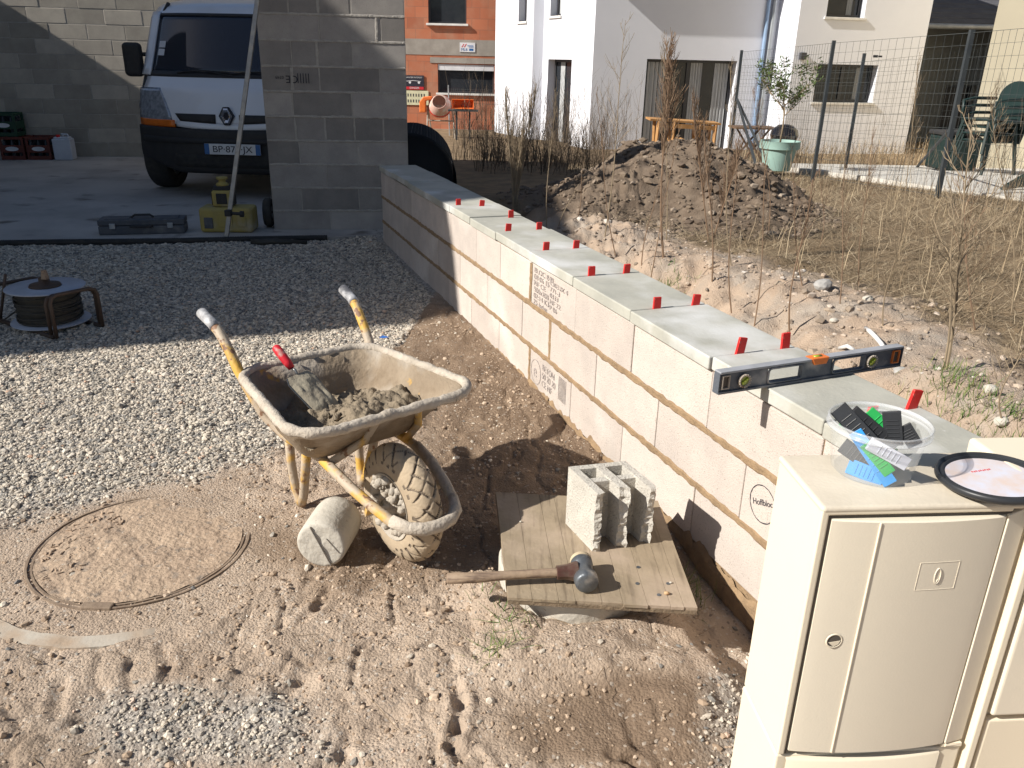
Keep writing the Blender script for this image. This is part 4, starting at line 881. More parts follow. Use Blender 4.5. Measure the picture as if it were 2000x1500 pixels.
# ================================================================== WHEELBARROW
FA = R_(-50); wb = empty('wheelbarrow', (-.300, 2.185, 0), FA, 'cement crusted wheelbarrow with yellow tube frame and mortar in its tray', 'wheelbarrow')
def rrect(x0, x1, wb_, wf, rc, n=10):          # rounded outline, back half width wb_, front half width wf
    pts = []; cs = [(x1-rc, wf-rc, 0), (x0+rc, wb_-rc, 90), (x0+rc, -wb_+rc, 180), (x1-rc, -wf+rc, 270)]
    for cx, cy, a0 in cs:
        for k in range(n+1): a = R_(a0+90*k/n); pts.append((cx+rc*math.cos(a), cy+rc*math.sin(a)))
    return pts
def loft(levels, n=10):
    m = MB(); m.smooth = True; vs = []; k = 4*(n+1)
    for (x0, x1, b_, f_, rc, z) in levels: vs += [(x, y, z) for x, y in rrect(x0, x1, b_, f_, rc, n)]
    m.add(vs, [(i*k+j, i*k+(j+1) % k, (i+1)*k+(j+1) % k, (i+1)*k+j) for i in range(len(levels)-1) for j in range(k)]); return m, k
out = [(-.58, -.285, .17, .185, .06, .295), (-.60, -.255, .19, .205, .07, .315), (-.635, -.16, .225, .265, .09, .42), (-.665, -.075, .255, .305, .10, .488)]
inn = [(-.655, -.088, .243, .292, .10, .488), (-.622, -.17, .213, .253, .09, .42), (-.59, -.262, .18, .195, .07, .322), (-.50, -.33, .10, .12, .05, .312)]
m, k = loft(out+inn)
m.add([(x, y, .295) for x, y in rrect(-.58, -.285, .17, .185, .06)], [tuple(range(k-1, -1, -1))]); m.add([(x, y, .312) for x, y in rrect(-.50, -.33, .10, .12, .05)], [tuple(range(k))])
tr = m.build('tray', K['tray'], wb, smooth=True)
m = MB(); m.smooth = True; rp = rrect(-.672, -.066, .262, .312, .105, 12); rp = rp+rp[:2]
dense = []
for a, b in zip(rp[:-1], rp[1:]):
    s = max(1, int(math.hypot(b[0]-a[0], b[1]-a[1])/.012))
    for q in range(s): dense.append((a[0]+(b[0]-a[0])*q/s, a[1]+(b[1]-a[1])*q/s))
m.tube([(x, y, .490+.006*(float(vn(x*30, y*30, 3))-.5)) for x, y in dense], [.0135+.0045*float(vn(x*45, y*45, 4))+.0015*random.random() for x, y in dense], 10, False)
m.build('rolled_rim', K['crust'], tr)
for s in (-1, 1):
    m = MB(); m.smooth = True
    m.tube([(-.80, s*.266, .628), (-.77, s*.262, .615), (-.74, s*.258, .592), (-.70, s*.254, .553), (-.66, s*.25, .508), (-.62, s*.24, .455), (-.57, s*.21, .36), (-.50, s*.17, .295), (-.40, s*.145, .283)], .0170, 12)
    h = m.build('handle_tube', K['barrowyel'], wb)
    m = MB(); m.smooth = True; m.tube([(-.885, s*.272, .652), (-.88, s*.272, .651), (-.80, s*.266, .630), (-.785, s*.264, .622)], [.012, .0195, .0185, .0195], 14); m.build('grip', K['grip'], h)
    m = MB(); m.smooth = True
    m.tube([(-.56, s*.135, .285), (-.565, s*.133, .16), (-.555, s*.13, .07), (-.545, s*.125, .018), (-.53, s*.122, .008)], .0160, 10)
    m.tube([(-.42, s*.135, .288), (-.46, s*.13, .17), (-.50, s*.125, .06), (-.53, s*.122, .008)], .0160, 10)
    m.build('leg', K['barrowyel'], wb)
    m = MB(); m.smooth = True; m.tube([(-.25, s*.14, .29), (-.20, s*.10+.06, .36), (-.145, s*.075+.05, .445)], .013, 10); m.build('tray_strut', K['barrowyel'], wb)
m = MB(); m.smooth = True
fr = [(-.42, -.145, .288), (-.28, -.148, .290), (-.20, -.150, .283), (-.10, -.144, .262), (0, -.126, .235), (.06, -.110, .215), (.11, -.085, .205), (.140, -.048, .202), (.148, 0, .201)]
m.tube(fr+[(x, -y, z) for x, y, z in fr[-2::-1]], .0165, 12); m.build('frame_hoop', K['barrowyel'], wb)
m = MB(); m.smooth = True
hp = [p for p in fr if p[0] > .04]; pts = hp+[(x, -y, z) for x, y, z in hp[-2::-1]]
m.tube([(p[0]+.002, p[1], p[2]+.003) for p in pts], [.0185+.003*random.random() for _ in pts], 10); m.tube([(x, -y, z+.002) for x, y, z in fr[2:6]], [.0185]*4, 10)
m.build('dried_cement', K['crust'], wb)
wx, wz, wr, ww = -.055, .190, .192, .050
whl = MB(); whl.smooth = True
# tyre with a diamond tread pressed into the tan mud film
na, nl = 560, 56; vs = []; TT = lambda a, y, r: (wx+r*math.cos(a), y, wz+r*math.sin(a))
prof = []; GR = []
for j in range(nl+1):
    t = -1+2*j/nl; ang = t*2.15; y = ww*math.sin(max(-1.57, min(1.57, ang))) if abs(ang) < 1.57 else math.copysign(ww*(1-.25*(abs(ang)-1.57)**2), ang)
    r = wr-.060+.060*math.cos(ang) if abs(ang) < 1.57 else wr-.060-.055*(abs(ang)-1.57)
    prof.append((t, y, r))
for i in range(na):
    a = 2*math.pi*i/na; s = a*wr/.030
    for (t, y, r) in prof:
        q = y/.024; groove = 0
        if abs(t) < .56:
            for sg in (1, -1):
                f = abs(((s+sg*q*1.0) % 2)-1); g1_ = 1.0 if f < .12 else max(0, 1-(f-.12)/.08); groove = max(groove, g1_)
            st2 = abs(((s*.5+.25) % 1)-.5)*2
            if abs(abs(t)-.42) < .1: groove = max(groove, 0)
        if abs(abs(t)-.60) < .045 and int(a*wr/.022) % 2: groove = max(groove, .8)
        gg = min(1, groove)*(.35+.65*float(sstep(.30, .55, vn(a*7, y*50, 5)))); rr_ = r-.0065*gg+.0012*(float(vn(a*40, y*200, 6))-.5)
        vs.append(TT(a, y, rr_)); GR.append(gg)
w_ = nl+1
whl.add(vs, [(i*w_+j, i*w_+j+1, ((i+1) % na)*w_+j+1, ((i+1) % na)*w_+j) for i in range(na) for j in range(nl)])
wheel = empty('wheel', (0, 0, 0)); wheel.parent = wb
whl.mi = [1 if sum(GR[i_] for i_ in f_)/4 > .55 else 0 for f_ in whl.f]
ty = whl.build('tyre', [K['tyre'], K['groove']], wheel)
m = MB(); m.smooth = True; T = Matrix.Translation((wx, 0, wz)) @ Matrix.Rotation(R_(-90), 4, 'X')
m.lathe([(.108, -.05), (.098, -.046), (.085, -.02), (.035, -.018), (.028, -.048), (1e-4, -.048)], 36, T); m.lathe([(.108, .05), (.098, .046), (.085, .02), (.035, .018), (.028, .048), (1e-4, .048)], 36, T); m.lathe([(.11, -.05), (.105, 0), (.11, .05)], 36, T)
m.build('rim', K['rim'], wheel)
m = MB()
for i in range(60):
    a = random.uniform(0, 6.28); r = random.uniform(.02, .11); x, z = wx+r*math.cos(a), wz+r*math.sin(a); s = random.uniform(.006, .018)
    m.add([tuple(Vector((x, -.035-random.random()*.012, z))+Vector(v)*s) for v in ICV], [tuple(f) for f in ICF])
m.build('mud_lumps', K['rim'], wheel, smooth=True)
m = MB(); m.cyl((wx, -.122, wz), (wx, .122, wz), .009, 12); m.build('axle', K['barrowgry'], wb)
for s in (-1, 1):
    m = MB(); m.bar((wx, s*.118, wz), (-.02, s*.128, .24), .012, .03, up=(0, 1, 0)); m.build('axle_bracket', K['barrowyel'], wb)
# --- mortar in the tray
mo = empty('mortar', (-.300, 2.185, 0), FA, 'brown grey wet mortar heaped in the wheelbarrow tray', 'mortar')
def inside(x, y, z):       # tray interior half extents at height z
    zs = [.312, .322, .42, .488]; x0 = np.interp(z, zs, [-.50, -.59, -.622, -.655]); x1 = np.interp(z, zs, [-.33, -.262, -.17, -.088])
    hb = np.interp(z, zs, [.10, .18, .213, .243]); hf = np.interp(z, zs, [.12, .195, .253, .292]); h = hb+(hf-hb)*(x-x0)/(x1-x0)
    return min(x-x0, x1-x, h-abs(y))
nxm, nym = 110, 110; xs = np.linspace(-.66, -.08, nxm); ys = np.linspace(-.30, .30, nym); vs = []; ok = {}
for i, x in enumerate(xs):
    for j, y in enumerate(ys):
        heap = .352+.055*math.exp(-(((x+.33)/.13)**2+((y-.02)/.17)**2))+.09*float(sstep(.03, .24, y))*float(sstep(-.60, -.35, x))*.5
        z = heap+.075*(float(fbm(np.array(x*15), np.array(y*15), 4, 81))-.47)+.050*(abs(float(fbm(np.array(x*38), np.array(y*38), 3, 82))-.45))
        ok[i, j] = inside(x, y, z) > -.004
        vs.append((x, y, z))
m = MB(); m.smooth = True; m.add(vs, [(i*nym+j, (i+1)*nym+j, (i+1)*nym+j+1, i*nym+j+1) for i in range(nxm-1) for j in range(nym-1) if ok[i, j] and ok[i+1, j] and ok[i, j+1] and ok[i+1, j+1]])
for i in range(60):
    x = random.gauss(-.33, .075); y = random.gauss(.0, .085); z = .365+.05*math.exp(-(((x+.33)/.13)**2+((y-.02)/.17)**2)); s = random.uniform(.005, .013)
    if inside(x, y, z) < .01: continue
    z -= .012
    m.add([tuple(Vector((x, y, z+random.uniform(-.012, .012)))+Vector(v)*s*random.uniform(.7, 1.3)) for v in ICV], [tuple(f) for f in ICF])
m.build('mortar_bed', K['wetmort'], mo, recalc=False, smooth=True)
# --- trowel
twl = empty('trowel', (-.300, 2.185, 0), FA, 'mortar covered trowel with worn red handle stuck in the mortar', 'trowel')
A = Vector((-.655, -.115, .560)); B = Vector((-.592, -.090, .495)); D = (B-A).normalized()
m = MB(); m.smooth = True; m.tube([A-D*.002, A+D*.004, A+D*.03, A+D*.07, B], [.008, .0145, .0165, .0150, .012], 12); K['redh'] = mat('worn red handle', (.62, .02, .035), (.50, .02, .03), 12, .5, dust=((.52, .42, .36), 22, .55, .66)); m.build('handle', K['redh'], twl)
m = MB(); m.smooth = True; m.tube([B, B+D*.02+Vector((0, 0, .01)), B+D*.045], .0045, 8); m.build('tang', K['steel'], twl)
b0 = B+D*.03; ax = (Vector((-.44, -.035, .372))-b0); L = ax.length; ax.normalize(); sd_ = ax.cross(Vector((0, 0, 1))).normalized(); nn = sd_.cross(ax)
m = MB(); P4 = [(0, -.048), (L*.15, -.062), (L*.75, -.058), (L, -.045), (L, .045), (L*.75, .058), (L*.15, .062), (0, .048)]
def slab_poly(m, P, o, a, s, n_, th): 
    k = len(P); vs = [tuple(o+a*p[0]+s*p[1]) for p in P]+[tuple(o+a*p[0]+s*p[1]+n_*th) for p in P]
    m.add(vs, [tuple(range(k)), tuple(range(2*k-1, k-1, -1))]+[(i, i+k, (i+1) % k+k, (i+1) % k) for i in range(k)])
slab_poly(m, P4, b0, ax, sd_, nn, .002); m.build('blade', K['steel'], twl)
m = MB(); m.smooth = True; vs = []; g_ = 20
for i in range(g_+1):
    for j in range(g_+1):
        f, h = i/g_, j/g_*2-1; w_x = float(np.interp(f, [0, .15, .75, 1], [.045, .058, .056, .05])); edge = min(1, 4*min(f, 1-f)+.25)*min(1, 3*(1-abs(h))+.2)
        vs.append(tuple(b0+ax*(f*L*1.02)+sd_*(h*w_x)+nn*(.003+.012*edge*(.4+float(vn(f*6, h*4, 91)))*(.5+.8*f))))
m.add(vs, [(i*(g_+1)+j, i*(g_+1)+j+1, (i+1)*(g_+1)+j+1, (i+1)*(g_+1)+j) for i in range(g_) for j in range(g_)])
K['drymort'] = mat('drying mortar', (.36, .32, .24), (.28, .24, .18), 14, .9, .8, 70, bdist=.004); m.build('mortar_skin', K['drymort'], twl)

# ================================================================== CONCRETE CYLINDER
c0 = at(626, 1064, z=.082); ax = Vector((.12, .99, 0)).normalized(); c0.z = .078
e = empty('concrete_cylinder', (c0.x, c0.y, 0), math.atan2(ax.y, ax.x), 'pale concrete test cylinder lying on its side by the wheelbarrow', 'concrete cylinder')
m = MB(); m.smooth = True; T = Matrix.Translation((0, 0, .078)) @ Matrix.Rotation(R_(90), 4, 'Y'); n = 64; vs = []; LV = [(0.0, .050), (0, .066), (.001, .073), (.006, .0775), (.03, .0785), (.09, .079), (.15, .0785), (.172, .077), (.177, .072), (.178, .0001)]
LV = [(0.0, .0001), (0.0, .025)]+LV
for x, r in LV:
    for k in range(n):
        a = 2*math.pi*k/n; rr_ = r*(1+.02*(float(vn(3*math.cos(a)+9, 3*math.sin(a)+x*30, 5))-.5)) ; xx = x+.004*(float(vn(r*60*math.cos(a)+40, r*60*math.sin(a)+40, 8))-.5)*(r < .075 and x < .01)
        vs.append((xx, rr_*math.cos(a), .078+rr_*math.sin(a)))
m.add(vs, [(i*n+k, i*n+(k+1) % n, (i+1)*n+(k+1) % n, (i+1)*n+k) for i in range(len(LV)-1) for k in range(n)])
cy = m.build('cylinder_body', K['lightcon'], e); es = cy.modifiers.new('e', 'EDGE_SPLIT'); es.split_angle = R_(50)
m = MB(); m.bar((-.0035, .028, .078+.066), (-.0035, -.030, .078-.064), .0018, .0075, up=(1, 0, 0)); m.bar((-.003, -.02, .078+.03), (-.003, -.06, .078-.02), .0012, .003, up=(1, 0, 0)); m.build('scored_line', K['gmortar'], e)

# ================================================================== BOARD ON THE CONCRETE RING
e = empty('concrete_ring', (.20, 2.09, 0), 0, 'pale concrete pipe ring sunk in the ground under the wooden board', 'concrete ring')
m = MB(); m.smooth = True; m.lathe([(.185, -.25), (.187, .088), (.192, .094), (.222, .094), (.228, .088), (.230, -.25)], 64); o = m.build('ring_wall', K['lightcon'], e); es = o.modifiers.new('e', 'EDGE_SPLIT'); es.split_angle = R_(40)
m = MB(); m.lathe([(1e-4, -.12), (.186, -.12)], 40); m.build('ring_bottom', K['soil'], e)
BZ = .118; bq = [at(968, 961, z=BZ), at(992, 1166, z=BZ), at(1363, 1187, z=BZ)]; br = at(1303, 1025, z=BZ)
# right edge runs on past the block to the back corner
d = (br-bq[2]).normalized(); back = bq[2]+d*.60; bq.append(Vector((min(back.x, .50), 2.40, BZ)))
e = empty('wooden_board', bq[1], 0, 'weathered wooden board lying over the concrete ring', 'board'); o0 = Vector(bq[1])
NP = 9; m = MB(); tones = []
for i in range(NP):
    f0, f1 = [0, .13, .27, .36, .50, .61, .74, .86, .93, 1][i:i+2]; g_ = .0004
    a0, a1 = bq[1].lerp(bq[2], f0), bq[1].lerp(bq[2], f1); b0_, b1 = bq[0].lerp(bq[3], f0), bq[0].lerp(bq[3], f1)
    dd = (a1-a0).normalized()*g_; dz = Vector((0, 0, random.uniform(-.0004, .0004)))
    j = random.uniform(-.002, .004); a0 = a0+(a0-b0_).normalized()*j; a1 = a1+(a1-b1).normalized()*j
    vs = [a0+dd, a1-dd, b1-dd, b0_+dd]; m.add([tuple(v-o0+dz) for v in vs]+[tuple(v-o0+dz-Vector((0, 0, .010))) for v in vs], [(0, 1, 2, 3), (7, 6, 5, 4)]+[(q_, q_+4, (q_+1) % 4+4, (q_+1) % 4) for q_ in range(4)])
m.build('planks', K['wood'], e, bevel=.0004, seg=1)
m = MB(); vs = [bq[1], bq[2], bq[3], bq[0]]; m.add([tuple(v-o0-Vector((0, 0, .0105))) for v in vs]+[tuple(v-o0-Vector((0, 0, .024))) for v in vs], [(0, 1, 2, 3), (7, 6, 5, 4)]+[(q_, q_+4, (q_+1) % 4+4, (q_+1) % 4) for q_ in range(4)]); m.build('underlayer', K['woodedge'], e, bevel=.001, seg=1)
m = MB(); 
for p in ((1247, 1108), (1287, 1162), (1305, 1140), (1245, 1140)): 
    q = at(*p, z=BZ); m.cyl(q-o0+Vector((0, 0, -.002)), q-o0+Vector((0, 0, .0012)), .006, 12)
m.build('nail_head', K['steel'], e)
for pxy, lab, s in (((1302, 1161), 'small orange tan pebble near the right corner of the wooden board', .0075), ((1310, 1139), 'tiny pale pebble on the wooden board above the orange tan pebble', .004), ((1017, 1020), 'tiny pale pebble on the left part of the wooden board', .004)):
    q = at(*pxy, z=BZ+.001); m = MB(); m.add([tuple(Vector((v[0]*s*1.2, v[1]*s*.8, v[2]*s*.8+s*.6))*1.0) for v in ICV], [tuple(f) for f in ICF])
    o = m.build('pebble', K['lightcon'] if s < .005 else K['pebo'] if 'pebo' in K else K.setdefault('pebo', mat('tan pebble', (.55, .36, .20), None, 20, .7)), None, smooth=True); o.location = q; tag(o, lab, 'pebble')
# --- broken hollow block
bz = BZ; p0 = at(1157, 1078, z=bz); ang = R_(15); bx_ = Vector((math.cos(ang), math.sin(ang), 0)); by_ = Vector((-math.sin(ang)-.18, math.cos(ang), 0)).normalized()
e = empty('broken_hollow_block', p0, 0, 'broken half of a hollow concrete block standing on the wooden board', 'concrete block')
Wb, Db, Hb, tw = .188, .175, .202, .020
def jag(z, s, amp=.012): return amp*(float(fbm(np.array(z*60.), np.array(s*7.1), 3, 3))-.45)*2
m = MB()
def pt(x, y, z): return tuple(bx_*x+by_*y+Vector((0, 0, z)))
nz = 22; cellw = (Wb-3*tw)/2; wl = [(0, tw), (tw+cellw, 2*tw+cellw), (Wb-tw, Wb)]
yfront = lambda x, z, s: .0+jag(z, s)+jag(z*2.7+3, s+5, .006)+(.02*math.sin(z*15+1) if s == 2 else 0)+(.012 if s == 1 else 0)+.0
for si, (x0, x1) in enumerate(wl):       # three webs from the front (broken edge) to the back
    vs = []
    for k in range(nz+1):
        z = Hb*k/nz; fl = .004*abs(2*k/nz-1)
        vs += [pt(x0-(fl if si else 0), yfront(x0, z, si), z), pt((x0+x1)/2, yfront(x0, z, si)-.005*random.random(), z), pt(x1+(fl if si < 2 else 0), yfront(x1, z+.03, si+.3), z), pt(x1+(fl if si < 2 else 0), Db, z), pt(x0-(fl if si else 0), Db, z)]
    m.add(vs, [(5*k+q_, 5*k+(q_+1) % 5, 5*k+5+(q_+1) % 5, 5*k+5+q_) for k in range(nz) for q_ in range(5)]+[(4, 3, 2, 1, 0), tuple(5*nz+q_ for q_ in range(5))])
for (y0, y1) in ((Db-tw, Db), (.075, .095)):    # cross webs
    for (x0, x1) in ((tw+.0005, tw+cellw-.0005), (2*tw+cellw+.0005, Wb-tw-.0005)):
        vs = []
        for k in range(9):
            z = .0015+(Hb-.003-.004*(y0 < .1))*k/8; w2 = .003*abs(k/4-1); vs += [pt(x0-.004, y0-w2, z), pt(x1+.004, y0-w2, z), pt(x1+.004, y1+w2-.0006, z), pt(x0-.004, y1+w2-.0006, z)]
        m.add(vs, [(4*k+q_, 4*k+(q_+1) % 4, 4*k+4+(q_+1) % 4, 4*k+4+q_) for k in range(8) for q_ in range(4)]+[(3, 2, 1, 0), (32, 33, 34, 35)])
m.build('block_shell', K['shaleblk'], e)
# --- club hammer
hb = at(1131, 1084, z=BZ+.036); hf = at(1147, 1141, z=BZ+.036); hd = (hf-hb).normalized(); hb = hf-hd*.118
e = empty('club_hammer', (hb+hf)/2, 0, 'long handled lump hammer with round blue grey face lying on the board', 'hammer'); o0 = (hb+hf)/2
m = MB(); m.smooth = True; T = hd.to_track_quat('Z', 'Y').to_matrix().to_4x4(); T.translation = hb-o0
m.lathe([(1e-4, .118), (.026, .118), (.0305, .115), (.033, .108), (.033, .088), (.027, .080), (.026, .045), (.029, .038), (.031, .030), (.031, .008), (.028, .001), (1e-4, 0)], 40, T); hh = m.build('hammer_head', K['steel'], e); es = hh.modifiers.new('e', 'EDGE_SPLIT'); es.split_angle = R_(40)
m = MB(); m.smooth = True; m.lathe([(1e-4, -.0012), (.027, -.0012), (.0313, .004), (.0316, .018)], 40, T); K['hmwood'] = mat('pale hammer back', (.62, .52, .36), (.52, .42, .28), 20, .6); m.build('back_face', K['hmwood'], hh)
g0 = at(1092, 1118, z=BZ+.035); g1_ = at(872, 1130, z=BZ+.030); mid = (hb+hf)/2; hdir = (g0-g1_).normalized()
m = MB(); m.smooth = True; ps = [g1_, g1_+hdir*.004, g1_.lerp(g0, .25)+Vector((0, -.003, 0)), g1_.lerp(g0, .6), g0, mid]; m.tube([p-o0 for p in ps], [.011, .0155, .0150, .0125, .0135, .0135], 14); m.build('handle', K['handle'], e)
m = MB(); m.smooth = False; T = hdir.to_track_quat('Z', 'Y').to_matrix().to_4x4(); T.translation = g0-o0-hdir*.008
m.lathe([(.017, 0), (.020, .002), (.022, .03), (.028, .052), (.030, .06)], 8, T); K['sock'] = mat('dark red brown socket', (.10, .045, .035), (.16, .12, .09), 20, .35, metal=.3, dust=((.45, .36, .25), 14, .55, .7)); m.build('socket', K['sock'], e)

# ================================================================== METER CABINETS
CA = R_(5); ce = empty('meter_cabinet', (0.487, 1.112, 0), CA, 'cream plastic utility cabinet with arched door and keyhole', 'utility cabinet')
CW, CD, CZ = .342, .168, .85; ZB = .345
m = MB()
# shell: sides, top, back; open front frame
m.bb((0, 0, ZB), (.012, CD, CZ-.004)); m.bb((CW-.012, .0, ZB), (CW, CD, CZ-.004)); m.bb((.012, CD-.01, ZB), (CW-.012, CD-.0005, CZ-.004)); m.bb((.012, .006, ZB), (CW-.012, CD-.01, ZB+.01))
cbx = m.build('cabinet_shell', K['cabinet'], ce, bevel=.002)
m = MB(); m.bb((-.004, -.012, CZ-.012), (CW+.002, CD+.002, CZ)); m.build('cabinet_top', K['cabtop'], ce, bevel=.006, seg=4)
# raised rim round the front
m = MB(); m.prism([(-.003, ZB+.002), (-.003, CZ-.006), (CW-.03, CZ-.006), (CW-.03, CZ-.016), (.010, CZ-.016), (.010, ZB+.002)], -.011, .001); m.build('front_rim', K['cabinet'], ce, bevel=.003, seg=3)
m = MB(); m.prism([(.0105, ZB+.003), (.0105, CZ-.0165), (CW-.03, CZ-.0165), (CW-.03, CZ-.021), (.0145, CZ-.021), (.0145, ZB+.003)], -.008, -.001); m.build('door_seal', K['seal'], ce)
# bowed door: curved in plan, with an arched top edge
dx0, dx1 = .0155, CW-.040; nD = 30; m = MB(); m.smooth = True; dz0, dz1 = ZB+.012, CZ-.0225
bow = lambda f: -.011-.012*math.sin(math.pi*min(1, max(0, f)))**.8
vs = []
for i in range(nD+1):
    f = i/nD; x = dx0+(dx1-dx0)*f; y = bow(f); zt = dz1
    vs += [(x, y, dz0), (x, y, zt-.002), (x, y+.003, zt), (x, 0.004, zt-.001+0.0), (x, .004, dz0)]
m.add(vs, [(5*i+q_, 5*i+5+q_, 5*i+6+q_, 5*i+1+q_) for i in range(nD) for q_ in range(4)]+[(0, 1, 2, 3, 4), tuple(5*nD+q_ for q_ in (4, 3, 2, 1, 0))])
K['door'] = mat('aged door plastic', (.76, .69, .56), (.72, .65, .53), 1.8, .45, .06, 250)
dr = m.build('door', K['door'], ce); es = dr.modifiers.new('e', 'EDGE_SPLIT'); es.split_angle = R_(35)
# long ridge, embossed plate with leaf shape, hinge strip
m = MB(); f = .26; x = dx0+(dx1-dx0)*f; m.bb((x-.0014, bow(f)-.0022, dz0+.001), (x+.0014, bow(f)+.002, dz1-.002)); m.build('door_ridge', K['cabinet'], dr, bevel=.0008, seg=2)
m = MB(); f = .655; x = dx0+(dx1-dx0)*f; zc = .725; 
for a, b in (((x-.034, zc-.026), (x+.034, zc-.026)), ((x+.034, zc-.026), (x+.034, zc+.026)), ((x+.034, zc+.026), (x-.034, zc+.026)), ((x-.034, zc+.026), (x-.034, zc-.026))):
    for s_ in range(6):
        xa, xb = a[0]+(b[0]-a[0])*s_/6, a[0]+(b[0]-a[0])*(s_+1)/6; za, zb_ = a[1]+(b[1]-a[1])*s_/6, a[1]+(b[1]-a[1])*(s_+1)/6
        m.bar((xa, bow((xa-dx0)/(dx1-dx0))-.0002, za), (xb, bow((xb-dx0)/(dx1-dx0))-.0002, zb_), .0007, .0007, up=(0, 1, 0))
m.build('embossed_plate', K['door'], dr)
m = MB(); m.smooth = True; pts = [(x+.0048*math.cos(t), bow(f)-.0006, zc+.0145*math.sin(t)) for t in np.linspace(0, 2*math.pi, 28)]; m.tube(pts, .0009, 6, False); m.tube([(x-.001, bow(f)-.0006, zc-.0145), (x+.0015, bow(f)-.0008, zc-.006)], .0008, 6); m.build('embossed_emblem', K['door'], dr)
m = MB(); f = .135; x = dx0+(dx1-dx0)*f; T = Matrix.Translation((x, bow(f)-.0012, .600)) @ Matrix.Rotation(R_(90), 4, 'X'); m.smooth = True
m.lathe([(.0145, 0), (.0140, .0012), (.0120, .0014), (.0115, -.0005)], 32, T); lk = m.build('keyhole_rim', K['cabinet'], dr)
m = MB(); m.lathe([(1e-4, .0), (.0125, .0)], 28, T @ Matrix.Translation((0, 0, .0006))); m.build('keyhole', K['seal'], lk)
m = MB(); m.prism([(-.001, -.010), (.010, -.004), (.009, .0045), (.003, .0100)], -.0006, 0, Matrix.Translation((x, bow(f)-.0022, .600)) @ Matrix.Rotation(R_(70), 4, 'Y')); m.build('lock_cylinder', K['cabinet'], lk)
m = MB(); vs = [(dx1+.003, -.013, dz0), (CW+.001, -.004, dz0), (CW+.001, -.004, dz1+.010), (dx1+.003, -.013, dz1+.002)]; m.add(vs+[(v[0], .004, v[2]) for v in vs], [(0, 1, 2, 3), (7, 6, 5, 4)]+[(i, i+4, (i+1) % 4+4, (i+1) % 4) for i in range(4)]); m.build('hinge_strip', K['door'], ce, bevel=.0015)
m = MB(); m.bb((dx1+.0, -.010, ZB+.002), (CW-.002, .002, ZB+.009)); m.cyl((dx1+.006, -.009, ZB+.006), (CW-.004, -.006, ZB+.006), .0035, 8); m.build('hinge', K['cabinet'], ce)
# plinth
m = MB(); m.bb((-.002, -.006, -.1), (CW+.001, CD+.001, ZB-.003)); m.build('plinth', K['cabinet'], ce, bevel=.004, seg=3)
m = MB(); m.smooth = True; vs = []
for i in range(nD+1):
    f = i/nD; x = dx0+(dx1-dx0)*f; y = bow(f)+.001; vs += [(x, y, -.05), (x, y, ZB-.012), (x, y+.004, ZB-.008), (x, -.004, ZB-.008)]
m.add(vs, [(4*i+q_, 4*i+4+q_, 4*i+5+q_, 4*i+1+q_) for i in range(nD) for q_ in range(3)]); m.build('plinth_panel', K['cabinet'], ce)
# second cabinet on the right, a little taller
c2 = empty('meter_cabinet', (0.487+math.cos(CA)*(CW+.008), 1.112+math.sin(CA)*(CW+.008), 0), CA, 'second cream utility cabinet at the right edge, slightly taller, only its corner showing', 'utility cabinet')
m = MB(); m.bb((0, .004, -.1), (.50, .185, .872)); m.build('cabinet_shell', K['cabinet'], c2, bevel=.008, seg=4)
m = MB(); m.prism([(.002, -.05), (.002, .860), (.016, .860), (.016, -.05)], -.016, .003); m.build('front_rim', K['cabinet'], c2, bevel=.003, seg=3)
m = MB(); m.bb((.024, -.018, .42), (.46, .003, .845)); m.build('door', K['door'], c2, bevel=.006, seg=3)
m = MB(); m.bb((.024, -.013, -.05), (.46, .003, .408)); m.build('plinth_panel', K['cabinet'], c2, bevel=.005, seg=3)

# ================================================================== BUCKET, WEDGES, LID
bc = at(1719, 925, z=.851); bc.x -= .012; bc.y += .012
e = empty('clear_bucket', (bc.x, bc.y, .851), 0, 'clear round plastic tub full of levelling wedges on the cream cabinet', 'bucket')
rb, rt, hbk = .064, .079, .092
m = MB(); m.smooth = True; m.lathe([(1e-4, .001), (rb-.004, .001), (rb, .005), (rt-.003, hbk-.012), (rt-.002, hbk)], 64); b_ = m.build('tub', K['bucket'], e)
m = MB(); m.smooth = True; m.lathe([(rt-.002, hbk-.013), (rt+.0035, hbk-.013), (rt+.0035, hbk-.010), (rt, hbk-.009), (rt+.0005, hbk-.002), (rt+.003, hbk), (rt-.001, hbk+.001), (rt-.002, hbk-.004)], 64); K['rimpl'] = glassy('tub rim plastic', (.80, .82, .85), .15, .28); m.build('tub_rim', K['rimpl'], e)
vd = Vector((bc.x, bc.y, 0)).normalized(); vr = Vector((vd.y, -vd.x, 0)); up = Vector((0, 0, 1))
def wedge(mk, lab, a, b, w=.022, th=.0055, face=None, grp='loose wedges in the clear tub', cat='wedge', taper=.3):
    A_ = Vector((bc.x, bc.y, .853))+vr*a[0]+vd*a[1]+up*a[2]; B_ = Vector((bc.x, bc.y, .853))+vr*b[0]+vd*b[1]+up*b[2]
    d = (B_-A_); L = d.length; d.normalize(); fz = Vector(face) if face else (vd*-1+up*.35); y = d.cross(fz).normalized(); n_ = y.cross(d)*-1
    T = Matrix((d, n_, y)).transposed().to_4x4(); T.translation = A_
    m = MB(); m.prism([(0, -w/2), (L, -w/2), (L, w/2), (0, w/2)], 0, th)
    for k in range(5): m.box((L*.25+k*L*.12, -.0006, 0), (.0015, .0012, w*.7))
    o = m.build('levelling_wedge', K[mk], None, bevel=.0012, seg=2); o.matrix_world = T; return tag(o, lab, cat, grp)
wedge('pgreen', 'green wedge leaning against the left rim of the tub behind the black ones', (-.055, .01, .075), (.030, .03, .020), .026, .005)
wedge('pblack', 'black wedge at the far left inside the tub poking out above the rim', (-.068, .0, .098), (.0, -.012, .045), .030, .010)
